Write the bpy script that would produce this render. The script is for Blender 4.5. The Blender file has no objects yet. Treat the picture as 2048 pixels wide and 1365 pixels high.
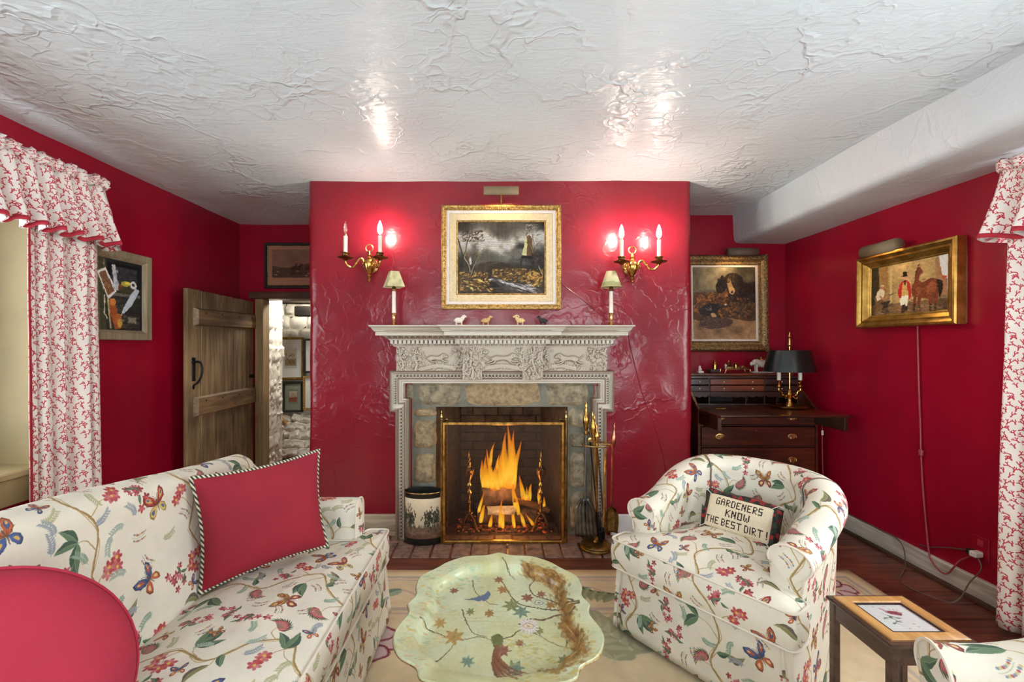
import bpy, bmesh, math, random
import numpy as np
from mathutils import Vector, Matrix, noise
PI = math.pi
S = bpy.context.scene
COL = S.collection

# ------------------------------------------------------------------ camera, world, daylight, exposure
cam_d = bpy.data.cameras.new('camera'); cam = bpy.data.objects.new('camera', cam_d); COL.objects.link(cam)
cam.location = (0, 0, 1.3); cam.rotation_euler = (PI/2, 0, 0)
cam_d.sensor_width = 36; cam_d.lens = 36*900/2048; cam_d.shift_x = 24/2048; cam_d.shift_y = 7.5/2048; cam_d.clip_start = .02
S.camera = cam
S.view_settings.view_transform = 'Standard'; S.view_settings.look = 'None'; S.view_settings.gamma = 1
S.view_settings.use_curve_mapping = False
S.view_settings.exposure = 0.62
w = bpy.data.worlds.new('sky'); S.world = w; w.use_nodes = True
w.node_tree.nodes['Background'].inputs[0].default_value = (.86, .93, 1, 1)
w.node_tree.nodes['Background'].inputs[1].default_value = 1.2
def area(name, loc, rot, sx, sy, power, col=(1, 1, 1)):
    d = bpy.data.lights.new(name, 'AREA'); d.shape = 'RECTANGLE'; d.size = sx; d.size_y = sy; d.energy = power; d.color = col
    o = bpy.data.objects.new(name, d); COL.objects.link(o); o.location = loc; o.rotation_euler = rot
    return o
# daylight in the openings of the four windows, each facing into the room; the rear pair unseen fill, tilted up to brighten the ceiling
area('daylight_right_window', (2.60, 1.15, 1.42), (0, PI/2, 0), 1.3, 1.25, 40, (.88, .96, 1))
area('daylight_left_window', (-2.62, 1.3, 1.40), (0, -PI/2, 0), 1.3, 1.6, 22, (.88, .96, 1))
area('rear_window_fill', (-.75, -1.28, 1.35), (PI/2+.55, 0, 0), 1.5, 1.3, 32, (.86, .97, 1))
area('rear_window_fill', (1.15, -1.28, 1.35), (PI/2+.55, 0, 0), 1.3, 1.3, 30, (.86, .97, 1))
# lamp in the stair hall behind the doorway
area('hall_lamp', (-1.85, 4.72, 1.98), (0, 0, 0), .5, .3, 17, (1, .95, .86))
# the glow the fire itself throws on logs, bricks and hearth
for _p, _e in (((.03, 3.13, .36), 2.6), ((.02, 3.05, .12), .9)):
    _d = bpy.data.lights.new('fire_glow', 'POINT'); _d.energy = _e; _d.color = (1, .55, .2); _d.shadow_soft_size = .07
    _o = bpy.data.objects.new('fire_glow', _d); COL.objects.link(_o); _o.location = _p
if hasattr(S, 'cycles'):
    S.cycles.use_denoising = True; S.cycles.use_adaptive_sampling = True; S.cycles.adaptive_threshold = .1; S.cycles.adaptive_min_samples = 12; S.cycles.max_bounces = 7; S.cycles.diffuse_bounces = 4; S.cycles.glossy_bounces = 3
    S.cycles.transparent_max_bounces = 12; S.cycles.sample_clamp_indirect = 6; S.cycles.caustics_reflective = False

# ------------------------------------------------------------------ helpers
def lin(c): return tuple(((v/255)/12.92 if v/255 <= .04045 else ((v/255+.055)/1.055)**2.4) for v in c)+(1,)

class MB:
    """Collects shapes and links them as ONE mesh object (world coordinates, or through the matrix T)."""
    def __init__(s, T=None): s.v, s.f, s.uv, s.n, s.T = [], [], [], 0, T
    def add(s, V, F, uv=None):
        V = np.asarray(V, float).reshape(-1, 3)
        s.v.append(V); s.f += [tuple(i+s.n for i in f) for f in F]
        s.uv.append(np.zeros((len(V), 2)) if uv is None else np.asarray(uv, float).reshape(-1, 2)); s.n += len(V); return s
    def box(s, x0, x1, y0, y1, z0, z1, bev=0., M=None):
        x = sorted((x0, x1)); y = sorted((y0, y1)); z = sorted((z0, z1))
        if bev <= 0:
            V = [(a, b, c) for a in x for b in y for c in z]; F = [(0, 1, 3, 2), (4, 6, 7, 5), (0, 4, 5, 1), (2, 3, 7, 6), (0, 2, 6, 4), (1, 5, 7, 3)]
        else:
            b = min(bev, .49*(x[1]-x[0]), .49*(y[1]-y[0]), .49*(z[1]-z[0])); V = []; I = {}
            for i in (0, 1):
                for j in (0, 1):
                    for k in (0, 1):
                        p = np.array([x[i], y[j], z[k]]); d = np.array([1-2*i, 1-2*j, 1-2*k])*b
                        for a in range(3):
                            q = p+d; q[a] = p[a]; I[i, j, k, a] = len(V); V.append(q)
            F = []
            for a in range(3):
                b1, b2 = (a+1) % 3, (a+2) % 3
                for e in (0, 1):
                    f = []
                    for u, w_ in ((0, 0), (1, 0), (1, 1), (0, 1)):
                        t = [0, 0, 0]; t[a] = e; t[b1] = u; t[b2] = w_; f.append(I[t[0], t[1], t[2], a])
                    F.append(tuple(f if e else f[::-1]))
                for u in (0, 1):
                    for w_ in (0, 1):
                        t = [0, 0, 0]; t[b1] = u; t[b2] = w_; q = []
                        for e, ax in ((0, b1), (1, b1), (1, b2), (0, b2)):
                            t[a] = e; q.append(I[t[0], t[1], t[2], ax])
                        F.append(tuple(q if (u == w_) else q[::-1]))
            for i in (0, 1):
                for j in (0, 1):
                    for k in (0, 1):
                        f = [I[i, j, k, a] for a in range(3)]; F.append(tuple(f if (i+j+k) % 2 else f[::-1]))
        V = np.array(V, float)
        if M is not None: V = np.array([M @ Vector(p) for p in V])
        return s.add(V, F)
    def grid(s, P, uv=None, cu=False, cv=False):
        P = np.asarray(P, float); nu, nv = P.shape[:2]; F = []
        for i in range(nu if cu else nu-1):
            a, b = i*nv, ((i+1) % nu)*nv
            for j in range(nv if cv else nv-1):
                k = (j+1) % nv; F.append((a+j, b+j, b+k, a+k))
        return s.add(P, F, uv)
    def tube(s, pts, r, n=8, cap=True):
        p = np.asarray(pts, float); m = len(p); r = np.broadcast_to(np.asarray(r, float), (m,)) if np.ndim(r) < 2 else r
        t = np.gradient(p, axis=0); t /= np.linalg.norm(t, axis=1, keepdims=True)+1e-12
        up = np.array([0, 0, 1.]) if abs(t[0, 2]) < .9 else np.array([1., 0, 0]); a = np.cross(t[0], up); a /= np.linalg.norm(a); P = []
        for i in range(m):
            a = a-t[i]*(a @ t[i]); a /= np.linalg.norm(a)+1e-12; b = np.cross(t[i], a)
            q = np.linspace(0, 2*PI, n, endpoint=False)[:, None]; P.append(p[i]+r[i]*(np.cos(q)*a+np.sin(q)*b))
        o = s.n; s.grid(np.array(P), None, False, True)
        if cap: s.f.append(tuple(o+j for j in range(n))[::-1]); s.f.append(tuple(o+(m-1)*n+j for j in range(n)))
        return s
    def lathe(s, prof, c=(0, 0, 0), n=20, sx=1., sy=1., M=None, cap=True):
        a = np.linspace(0, 2*PI, n, endpoint=False); P = np.array([[(r*math.cos(t)*sx, r*math.sin(t)*sy, z) for t in a] for r, z in prof])
        u = np.array([[(j/n, i/(len(prof)-1)) for j in range(n)] for i in range(len(prof))])
        if M is not None: P = np.array([[M @ Vector(q) for q in row] for row in P])
        P = P+np.array(c); o = s.n; s.grid(P, u, False, True)
        for k, (r, z) in ((0, prof[0]), (len(prof)-1, prof[-1])):
            if cap and r > 1e-6: f = tuple(o+k*n+j for j in range(n)); s.f.append(f if k else f[::-1])
        return s
    def ball(s, c, r, nu=10, nv=8, M=None):
        r = np.broadcast_to(r, (3,)); pr = [(max(math.sin(t), 1e-4), -math.cos(t)) for t in np.linspace(0, PI, nv)]
        a = np.linspace(0, 2*PI, nu, endpoint=False); P = np.array([[(q*math.cos(t)*r[0], q*math.sin(t)*r[1], z*r[2]) for t in a] for q, z in pr])
        if M is not None: P = np.array([[M @ Vector(q) for q in row] for row in P])
        return s.grid(P+np.array(c), None, False, True)
    def prism(s, poly, y0, y1):
        """outline in (x, z) pushed from y0 to y1"""
        n = len(poly); V = [(x, y0, z) for x, z in poly]+[(x, y1, z) for x, z in poly]
        return s.add(V, [tuple(range(n)), tuple(range(2*n-1, n-1, -1))]+[(i, i+n, (i+1) % n+n, (i+1) % n) for i in range(n)])
    def build(s, name, m, parent=None, ang=40, uv=None, kind=None):
        V = np.vstack(s.v); U = np.vstack(s.uv)
        me = bpy.data.meshes.new(name)
        W = V if s.T is None else (np.c_[V, np.ones(len(V))] @ np.array(s.T).T)[:, :3]
        me.from_pydata(W.tolist(), [], s.f)
        L = me.uv_layers.new(name='UVMap'); li = np.empty(len(me.loops), np.int32); me.loops.foreach_get('vertex_index', li)
        if uv is None: q = U[li]
        else:                                         # printed cloth cut flat: each face takes the cloth along its own plane
            k = uv if np.ndim(uv) == 0 else uv[0]; off = (0, 0) if np.ndim(uv) == 0 else uv[1:]
            q = np.empty((len(li), 2))
            for p in me.polygons:
                i0, i1 = p.loop_start, p.loop_start+p.loop_total; X = V[li[i0:i1]]; a, b = X[1]-X[0], X[-1]-X[0]
                nn = np.abs(np.cross(a, b)) if len(X) == 3 else np.abs(np.cross(X[2]-X[0], X[1]-X[-1])); ax = int(np.argmax(nn))
                q[i0:i1] = X[:, [(1, 2), (0, 2), (0, 1)][ax]]/k+np.array(off)
        L.data.foreach_set('uv', q.astype(np.float32).ravel())
        if ang: me.shade_smooth(); me.set_sharp_from_angle(angle=math.radians(ang))
        if m is not None: me.materials.append(m)
        o = bpy.data.objects.new(name, me); COL.objects.link(o)
        if parent is not None: attach(o, parent)
        if kind: o['kind'] = kind
        return o
def attach(o, parent):
    o.parent = parent
    if parent.parent is None: o.matrix_parent_inverse = parent.matrix_basis.inverted()
def thing(name, label, cat, loc=(0, 0, 0), rz=0, group=None):
    o = bpy.data.objects.new(name, None); COL.objects.link(o); o.location = loc; o.rotation_euler = (0, 0, rz); o.empty_display_size = .1
    return tag(o, label, cat, group)
def tag(o, label, cat, group=None):
    o['label'] = label; o['category'] = cat
    if group: o['group'] = group
    return o
def struct(o): o['kind'] = 'structure'; return o
def frame_empty(name, loc=(0, 0, 0)):
    o = bpy.data.objects.new(name, None); COL.objects.link(o); o.location = loc; o['kind'] = 'structure'; return o
def copy_thing(root, loc, rz, label):
    r = root.copy(); COL.objects.link(r); r.location = loc; r.rotation_euler = (0, 0, rz); r['label'] = label
    for ch in list(root.children):
        c = ch.copy(); COL.objects.link(c); c.parent = r; c.matrix_parent_inverse = ch.matrix_parent_inverse.copy()
        for g in ch.children: d = g.copy(); COL.objects.link(d); d.parent = c
    return r
def TR(loc, rz=0, tilt=0): return Matrix.Translation(loc) @ Matrix.Rotation(rz, 4, 'Z') @ Matrix.Rotation(tilt, 4, 'X')
def at(px, py, Y): return np.array([(px-1000)/900*Y, Y, 1.3-(py-690)/900*Y])   # a point of the place read off the photograph at its depth Y
def sweep(path, prof, fn, closed=False):
    """moulding: profile (inset, proud) run along a 2D path with mitred corners; inset goes to the right of the path"""
    p = np.asarray(path, float); n = len(p); P = []
    def nrm(a, b): d = b-a; d = d/np.linalg.norm(d); return np.array([d[1], -d[0]])
    for i in range(n):
        if closed or 0 < i < n-1: a, b = nrm(p[i-1], p[i]), nrm(p[i], p[(i+1) % n]); m = (a+b)/(1+a @ b)
        else: m = nrm(p[0], p[1]) if i == 0 else nrm(p[-2], p[-1])
        P.append([fn(*(p[i]+m*d), q) for d, q in prof])
    return np.array(P)
def sm(a, b, x): t = np.clip((x-a)/(b-a), 0, 1); return t*t*(3-2*t)
def nz(x, y, z, k=1.): return noise.noise(Vector((x*k, y*k, z*k)))
def spline(pts, n=30):
    p = np.asarray(pts, float); p = np.vstack([2*p[0]-p[1], p, 2*p[-1]-p[-2]]); m = max(2, n//(len(p)-3)); o = []
    for i in range(1, len(p)-2):
        for t in np.linspace(0, 1, m, endpoint=False):
            a, b, c, d = p[i-1:i+3]; o.append(.5*((2*b)+(c-a)*t+(2*a-5*b+4*c-d)*t*t+(3*b-a-3*c+d)*t**3))
    o.append(p[-2]); return np.array(o)
# ------------------------------------------------------------------ printed and painted surfaces, drawn stroke by stroke in code
class Cv:
    """A small canvas: x runs 0..1 over the width, y downwards in the same unit; wraps round when tile is set."""
    def __init__(s, w, h, bg, ss=2, tile=False):
        s.w, s.h, s.ss, s.tile = w, h, ss, tile
        s.W, s.H = w*ss, h*ss
        s.a = np.empty((s.H, s.W, 3), np.float32); s.a[:] = np.array(bg, np.float32)
    def poly(s, pts, col, a=1.0):
        p = np.asarray(pts, np.float32)*s.W
        x0, y0 = np.floor(p.min(0)).astype(int); x1, y1 = np.ceil(p.max(0)).astype(int)+1
        if not s.tile:
            x0, y0 = max(x0, 0), max(y0, 0); x1, y1 = min(x1, s.W), min(y1, s.H)
        if x1 <= x0 or y1 <= y0: return
        X = np.arange(x0, x1, dtype=np.float32)[None, :]+.5; Y = np.arange(y0, y1, dtype=np.float32)[:, None]+.5
        m = np.zeros((y1-y0, x1-x0), bool)
        q = np.roll(p, -1, 0)
        for (ax, ay), (bx, by) in zip(p, q):
            if ay == by: continue
            r = ((ay > Y) != (by > Y))
            if not r.any(): continue
            m ^= r & (X < (bx-ax)*(Y-ay)/(by-ay)+ax)
        if not m.any(): return
        iy, ix = np.nonzero(m)
        iy = iy+y0; ix = ix+x0
        if s.tile: iy %= s.H; ix %= s.W
        c = np.array(col, np.float32)
        s.a[iy, ix] = s.a[iy, ix]*(1-a)+c*a
    def line(s, pts, w, col, a=1.0, w1=None):
        p = np.asarray(pts, np.float32)
        if len(p) < 2: return
        w1 = w if w1 is None else w1
        t = np.gradient(p, axis=0); t /= np.linalg.norm(t, axis=1, keepdims=True)+1e-9
        n = np.stack([-t[:, 1], t[:, 0]], 1)*np.linspace(w, w1, len(p))[:, None]*.5
        for i in range(len(p)-1):
            s.poly([p[i]+n[i], p[i+1]+n[i+1], p[i+1]-n[i+1], p[i]-n[i]], col, a)
    def ell(s, cx, cy, rx, ry, col, a=1.0, rot=0., n=18):
        t = np.linspace(0, 2*math.pi, n, endpoint=False)
        x, y = np.cos(t)*rx, np.sin(t)*ry
        s.poly(np.stack([cx+x*math.cos(rot)-y*math.sin(rot), cy+x*math.sin(rot)+y*math.cos(rot)], 1), col, a)
    def out(s):
        k = s.ss
        return s.a.reshape(s.h, k, s.w, k, 3).mean((1, 3))
    def dabs(s, R, box, n, size, cols, a=.8, ang=0., jit=.5, asp=3.):
        """n brush strokes scattered in box"""
        for _ in range(n):
            x, y = R.uniform(box[0], box[2]), R.uniform(box[1], box[3])
            c = cols[R.integers(len(cols))]; k = size*R.uniform(.5, 1.5)
            s.ell(x, y, k, k/asp, c, a*R.uniform(.5, 1), ang+R.uniform(-jit, jit), 9)

def fbm(w, h, res, octv=4, seed=0, ax=1., gain=.55):
    R = np.random.default_rng(seed); o = np.zeros((h, w), np.float32); amp = 1.; tot = 0.
    for k in range(octv):
        gx, gy = max(2, int(res*2**k)), max(2, int(res*ax*2**k*h/w))
        g = R.random((gy, gx)).astype(np.float32)
        x = np.arange(w)/w*gx; y = np.arange(h)/h*gy
        xi, yi = x.astype(int), y.astype(int); fx, fy = x-xi, y-yi
        fx = fx*fx*(3-2*fx); fy = (fy*fy*(3-2*fy))[:, None]
        a, b = g[yi % gy][:, xi % gx], g[yi % gy][:, (xi+1) % gx]
        c, d = g[(yi+1) % gy][:, xi % gx], g[(yi+1) % gy][:, (xi+1) % gx]
        o += amp*((a*(1-fx)+b*fx)*(1-fy)+(c*(1-fx)+d*fx)*fy); tot += amp; amp *= gain
    return o/tot

def to_image(name, a):
    h, w = a.shape[:2]
    im = bpy.data.images.new(name, w, h, alpha=False)
    px = np.ones((h, w, 4), np.float32); px[..., :3] = np.clip(a[::-1]/255., 0, 1)
    im.pixels.foreach_set(px.ravel()); im.update(); im.pack()
    return im

def curve(pts, n=24):
    """smooth curve through points (Catmull-Rom)"""
    p = np.asarray(pts, np.float32); p = np.vstack([2*p[0]-p[1], p, 2*p[-1]-p[-2]]); o = []
    m = max(3, n//(len(p)-3))
    for i in range(1, len(p)-2):
        for t in np.linspace(0, 1, m, endpoint=False):
            a, b, c, d = p[i-1], p[i], p[i+1], p[i+2]
            o.append(.5*((2*b)+(c-a)*t+(2*a-5*b+4*c-d)*t*t+(3*b-a-3*c+d)*t**3))
    o.append(p[-2]); return np.array(o)

def rot2(P, a, k=1., c=(0, 0), fl=1):
    P = np.asarray(P, np.float32)*k; P = P*np.array([fl, 1]) if fl != 1 else P
    return np.stack([c[0]+P[:, 0]*math.cos(a)-P[:, 1]*math.sin(a), c[1]+P[:, 0]*math.sin(a)+P[:, 1]*math.cos(a)], 1)

def leaf(c, x, y, L, ang, col, dark, wid=.32, bend=.15, vein=True):
    t = np.linspace(0, 1, 11); w = wid*np.sin(np.pi*t**.8)*.5; b = bend*np.sin(np.pi*t)
    up = np.stack([t, b-w], 1); dn = np.stack([t, b+w], 1); mid = np.stack([t, b], 1)
    c.poly(rot2(np.vstack([up, mid[::-1]]), ang, L, (x, y)), col)
    c.poly(rot2(np.vstack([dn, mid[::-1]]), ang, L, (x, y)), dark)
    if vein: c.line(rot2(mid, ang, L, (x, y)), L*.025, tuple(min(255, v+50) for v in col), .7)

def flower(c, R, x, y, r, cols, n=5, cen=(225, 190, 80)):
    a0 = R.uniform(0, 6)
    for i in range(n):
        a = a0+i*2*math.pi/n; col = cols[R.integers(len(cols))]
        c.ell(x+math.cos(a)*r*.55, y+math.sin(a)*r*.55, r*.5, r*.3, col, .95, a, 10)
        c.ell(x+math.cos(a)*r*.75, y+math.sin(a)*r*.75, r*.22, r*.16, tuple(v*.75 for v in col), .6, a, 8)
    if cen: c.ell(x, y, r*.25, r*.25, cen)

def butterfly(c, R, x, y, k, ang, pal):
    A, B, C2 = pal
    for fl in (1, -1):
        up = [(0, -.05), (.12, -.35), (.35, -.62), (.62, -.72), (.68, -.5), (.55, -.22), (.3, -.02), (.05, .02)]
        lo = [(.03, .02), (.3, .02), (.52, .15), (.55, .38), (.42, .55), (.25, .48), (.1, .25)]
        sq = .8 if fl == 1 else 1.05
        T = lambda P, s=1., o=(0, 0): rot2((np.array(P)*s+np.array(o))*np.array([sq*fl, 1]), ang, k, (x, y))
        c.poly(T(lo), tuple(v*.6 for v in B)); c.poly(T(lo, .82, (.03, .03)), B); c.poly(T(lo, .4, (.2, .15)), C2)
        c.poly(T(up), tuple(v*.55 for v in A)); c.poly(T(up, .84, (.03, -.05)), A); c.poly(T(up, .5, (.2, -.2)), B)
        c.poly(T(up, .22, (.36, -.36)), C2)
        for j in range(4):
            c.line(T([(.08, -.05), (.3+.1*j, -.62+.14*j)]), k*.02, tuple(v*.45 for v in A), .7)
        c.line(T(curve([(0, -.15), (.08, -.4), (.2, -.5)], 8)), k*.02, (70, 60, 50))
    c.line(rot2([(0, -.22), (0, 0), (0, .35)], ang, k, (x, y)), k*.09, (90, 70, 45), 1, k*.03)

RED, PINK, DKRED = (186, 58, 66), (214, 120, 128), (140, 44, 52)
GRN, DGRN, LGRN, OLV = (92, 122, 92), (56, 84, 70), (150, 178, 156), (128, 132, 82)
VINE = (176, 146, 92)
def chintz():
    R = np.random.default_rng(11); c = Cv(1024, 1024, (238, 231, 214), 2, True)
    n = fbm(2048, 2048, 10, 4, 5)[..., None]-.5
    c.a += n*14
    used = []
    def spot(d, tries=300):
        for _ in range(tries):
            p = R.random(2)
            if all(math.hypot(*(np.abs((p-q+.5) % 1-.5))) > d+e for q, e in used):
                used.append((p, d)); return p
        return None
    # two flowering vines that climb through the repeat
    V = [curve([(.12, 1.02), (.16, .86), (.07, .72), (.15, .6), (.27, .52), (.22, .4), (.13, .3), (.17, .16), (.12, .02)], 80),
         curve([(.62, 1.05), (.68, .9), (.6, .78), (.67, .66), (.78, .6), (.74, .47), (.63, .36), (.69, .22), (.62, .05)], 80)]
    for k, v in enumerate(V):
        for j in range(0, len(v), 7): used.append((v[j] % 1, .015))
        c.line(v, .0085, VINE, 1); c.line(v+np.array([.002, 0]), .003, (130, 98, 60), .8)
        c.line(v+np.array([.012, 0])*np.sin(np.linspace(0, 30, len(v)))[:, None], .003, VINE, .9)
        for j in range(5, len(v)-3, 8):
            p = v[j]; sd = 1 if (j//8) % 2 else -1
            q = p+np.array([sd*R.uniform(.06, .11), R.uniform(-.09, -.02)])
            b = curve([p, (p+q)/2+np.array([0, -.02]), q], 10); c.line(b, .0045, VINE, 1, .002)
            used.append((q % 1, .045))
            kind = (j//8+k) % 4
            if kind == 0:
                for i in range(3): leaf(c, *q, R.uniform(.085, .125), R.uniform(-.9, .9)+(0 if sd > 0 else math.pi)+i*.6-.6, GRN, DGRN, .38, .1)
            elif kind == 1:
                for i in range(4): flower(c, R, *(q+R.uniform(-.035, .035, 2)), .026, [RED, PINK, (196, 80, 90)], 6)
            elif kind == 2:
                a0 = R.uniform(-.5, .5)+(0 if sd > 0 else math.pi)
                for i in range(11):
                    a = a0-1.2+i*.24
                    leaf(c, *q, .062, a, DGRN if i % 2 else OLV, (50, 70, 60), .22, .3, False)
                    leaf(c, *q, .05, a+.1, PINK, RED, .2, .3, False)
            else:
                leaf(c, *q, .10, R.uniform(-.6, .6)+(0 if sd > 0 else math.pi), OLV, (96, 84, 74), .36, .25)
                leaf(c, *b[4], .07, R.uniform(0, 6), GRN, DGRN, .4, .1)
    pals = [((206, 96, 56), (62, 86, 150), (226, 178, 86)), ((186, 60, 56), (222, 186, 100), (70, 92, 150)),
            ((196, 136, 70), (150, 60, 60), (236, 210, 130)), ((64, 90, 150), (200, 92, 60), (230, 200, 140))]
    for i in range(7):
        p = spot(.07)
        if p is not None: butterfly(c, R, *p, R.uniform(.075, .095), R.uniform(-.9, .9), pals[i % 4])
    for i in range(8):
        p = spot(.055)
        if p is None: continue
        for j in range(9):                      # hanging cluster of small blossoms
            flower(c, R, *(p+np.array([R.normal(0, .024), R.normal(0, .03)])), R.uniform(.012, .02), [RED, PINK, DKRED, (200, 96, 110)], 5, None)
        for j in range(3): leaf(c, *(p+R.uniform(-.03, .03, 2)), .045, R.uniform(0, 6), GRN, DGRN, .3)
    for i in range(6):
        p = spot(.04)
        if p is not None: butterfly(c, R, *p, .045, R.uniform(-1.5, 1.5), pals[(i+2) % 4])
    for i in range(46):                         # pale sprigs and berries
        p = spot(.026)
        if p is None: continue
        a = R.uniform(0, 6.28); b = curve(rot2([(0, 0), (.03, .006), (.065, -.004)], a, 1, p), 8)
        col = [LGRN, (160, 170, 180), (190, 190, 150), (170, 190, 176)][i % 4]
        c.line(b, .0022, col, .9)
        for j in range(1, len(b)):
            for sd in (1, -1):
                if i % 3 == 2: c.ell(*(b[j]+np.array([math.cos(a+sd*1.3), math.sin(a+sd*1.3)])*.012), .0045, .0045, [(170, 74, 84), (120, 134, 160), (206, 180, 110)][j % 3], .9, 0, 8)
                else: leaf(c, *b[j], .02, a+sd*.8, col, tuple(v*.9 for v in col), .35, .1, False)
    return c.out()

def coral():
    R = np.random.default_rng(4); c = Cv(512, 512, (240, 232, 224), 2, True)
    def br(p, a, L, w, d):
        q = p+np.array([math.cos(a), math.sin(a)])*L
        m = (p+q)/2+R.normal(0, L*.12, 2)
        c.line(curve([p, m, q], 6), w, (190, 52, 66), 1, w*.8)
        if d == 0:
            for s in (-.7, 0, .7): c.line([q, q+np.array([math.cos(a+s), math.sin(a+s)])*L*.4], w*.9, (196, 60, 74), 1, w*.5)
            return
        for s in (-1, 1):
            if R.random() < .93: br(q, a+s*R.uniform(.35, .8), L*R.uniform(.66, .86), w*.85, d-1)
    for i in range(10):
        for j in range(10):
            br(np.array([(i+(j % 2)*.5)/10+R.uniform(-.02, .02), j/10+R.uniform(-.02, .02)]), R.uniform(-2.7, -.4), .038, .0185, 2)
    return c.out()

def landscape():
    R = np.random.default_rng(3); W, H = 480, 414; c = Cv(W, H, (40, 38, 34), 2); hh = H/W
    w, h = c.W, c.H
    yy, xx = np.mgrid[0:h, 0:w]/w
    n = fbm(w, h, 4, 5, 8, .9); n2 = fbm(w, h, 3, 4, 18)
    band = np.exp(-((yy-.30+.33*(xx-.5)*np.where(xx > .5, 1, -.6)+(n2-.5)*.25)/.10)**2)
    sky = 62+85*(n-.35)*1.6+330*band*np.clip(n*2.6-.75, 0, 1.1)
    edge = np.clip(1.25-1.6*np.hypot(xx-.5, (yy-.35)*1.0), .22, 1)
    sky = np.clip(sky*edge, 12, 240)
    c.a[:] = sky[..., None]*np.array([1, .985, .93])
    g = fbm(w, h, 9, 5, 21, 1.)
    hz = .53+.02*np.sin(xx*17)+.02*np.sin(xx*41)
    m = yy > hz
    c.a[m] = (np.stack([38+70*(g-.4), 33+52*(g-.4), 26+28*(g-.4)], -1))[m]
    c.poly(curve([(.18, .55), (.3, .5), (.36, .47), (.44, .51), (.5, .48), (.6, .52), (.7, .53), (.72, .6), (.18, .6)], 40), (46, 38, 30))
    G = [(150, 108, 44), (190, 140, 60), (120, 76, 36), (214, 176, 104), (90, 62, 30), (60, 46, 28)]
    c.dabs(R, (.02, .6, .34, .83), 420, .013, G, .8, -.6, .7); c.dabs(R, (.4, .56, .98, .72), 520, .012, G, .8, -.4, .7)
    c.dabs(R, (.05, .7, .4, .84), 200, .02, G[3:]+[(40, 34, 26)], .8, .2, .4)
    c.dabs(R, (.8, .6, .97, .78), 120, .014, [(226, 190, 110), (190, 130, 50)], .7, -.7, .6)
    road = [(.36, .67), (.42, .66), (.6, .72), (.78, .76), (.95, .8), (.98, .86), (.62, .86), (.5, .78), (.4, .71)]
    c.poly(road, (62, 56, 52))
    for i in range(90):
        t = R.random(); x = .38+.5*t+R.normal(0, .03); y = .685+.13*t+R.normal(0, .018*(.4+t))
        c.ell(x, y, .035*(.4+t), .004, [(206, 204, 204), (150, 146, 148), (232, 230, 228), (70, 62, 60)][R.integers(4)], .75, .25, 10)
    def tree(p, w, col):
        q = curve(p, 16); c.line(q, w, (34, 28, 22), 1, w*.4); c.line(q+np.array([w*.2, 0]), w*.35, col, .9, w*.1)
    tree([(.14, .62), (.11, .5), (.06, .4), (.02, .28), (.0, .2)], .03, (150, 120, 80))
    tree([(.14, .62), (.12, .52), (.07, .43), (.09, .36), (.1, .26), (.14, .16)], .02, (206, 190, 150))
    tree([(.14, .64), (.17, .55), (.21, .46), (.25, .4), (.3, .37)], .018, (226, 196, 140))
    tree([(.2, .47), (.19, .41), (.2, .36)], .01, (200, 170, 110))
    c.poly([(.125, .42), (.145, .42), (.16, .5), (.14, .52)], (226, 218, 214)); c.poly([(.07, .36), (.135, .41), (.14, .44), (.08, .38)], (96, 66, 40))
    c.dabs(R, (.02, .1, .3, .24), 190, .013, [(30, 28, 24), (60, 52, 40), (110, 84, 48), (24, 22, 20)], .75, -.5, .8, 2.5)
    c.dabs(R, (.16, .33, .3, .4), 60, .012, [(120, 96, 56), (60, 54, 44)], .5, -.5, .6)
    c.poly([(.73, .42), (.79, .17), (.83, .15), (.86, .2), (.86, .4), (.8, .42)], (86, 66, 46)); c.poly([(.735, .4), (.785, .18), (.8, .2), (.79, .41)], (206, 180, 122))
    c.poly([(.72, .41), (.86, .4), (.87, .44), (.74, .44)], (26, 22, 20)); c.line([(.74, .43), (.71, .55)], .02, (28, 24, 22))
    tree([(.97, .64), (.92, .52), (.87, .4), (.84, .31), (.79, .24)], .022, (216, 196, 150)); tree([(.87, .4), (.88, .28), (.86, .16), (.85, .06)], .012, (180, 160, 120))
    tree([(.86, .35), (.92, .26), (.97, .22)], .008, (160, 140, 110)); tree([(.7, .54), (.67, .48), (.63, .44)], .006, (90, 80, 66)); tree([(.69, .53), (.7, .47), (.72, .43)], .006, (90, 80, 66))
    c.dabs(R, (.78, .02, .96, .16), 120, .011, [(210, 208, 200), (60, 56, 50), (30, 28, 26)], .7, -.9, .7); c.dabs(R, (.86, .36, .99, .56), 120, .02, [(26, 24, 24), (50, 40, 38), (80, 64, 60)], .7, .8, .8)
    c.dabs(R, (.3, .6, .46, .66), 30, .006, [(206, 190, 160), (120, 90, 60)], .8)
    return c.out()

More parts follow.
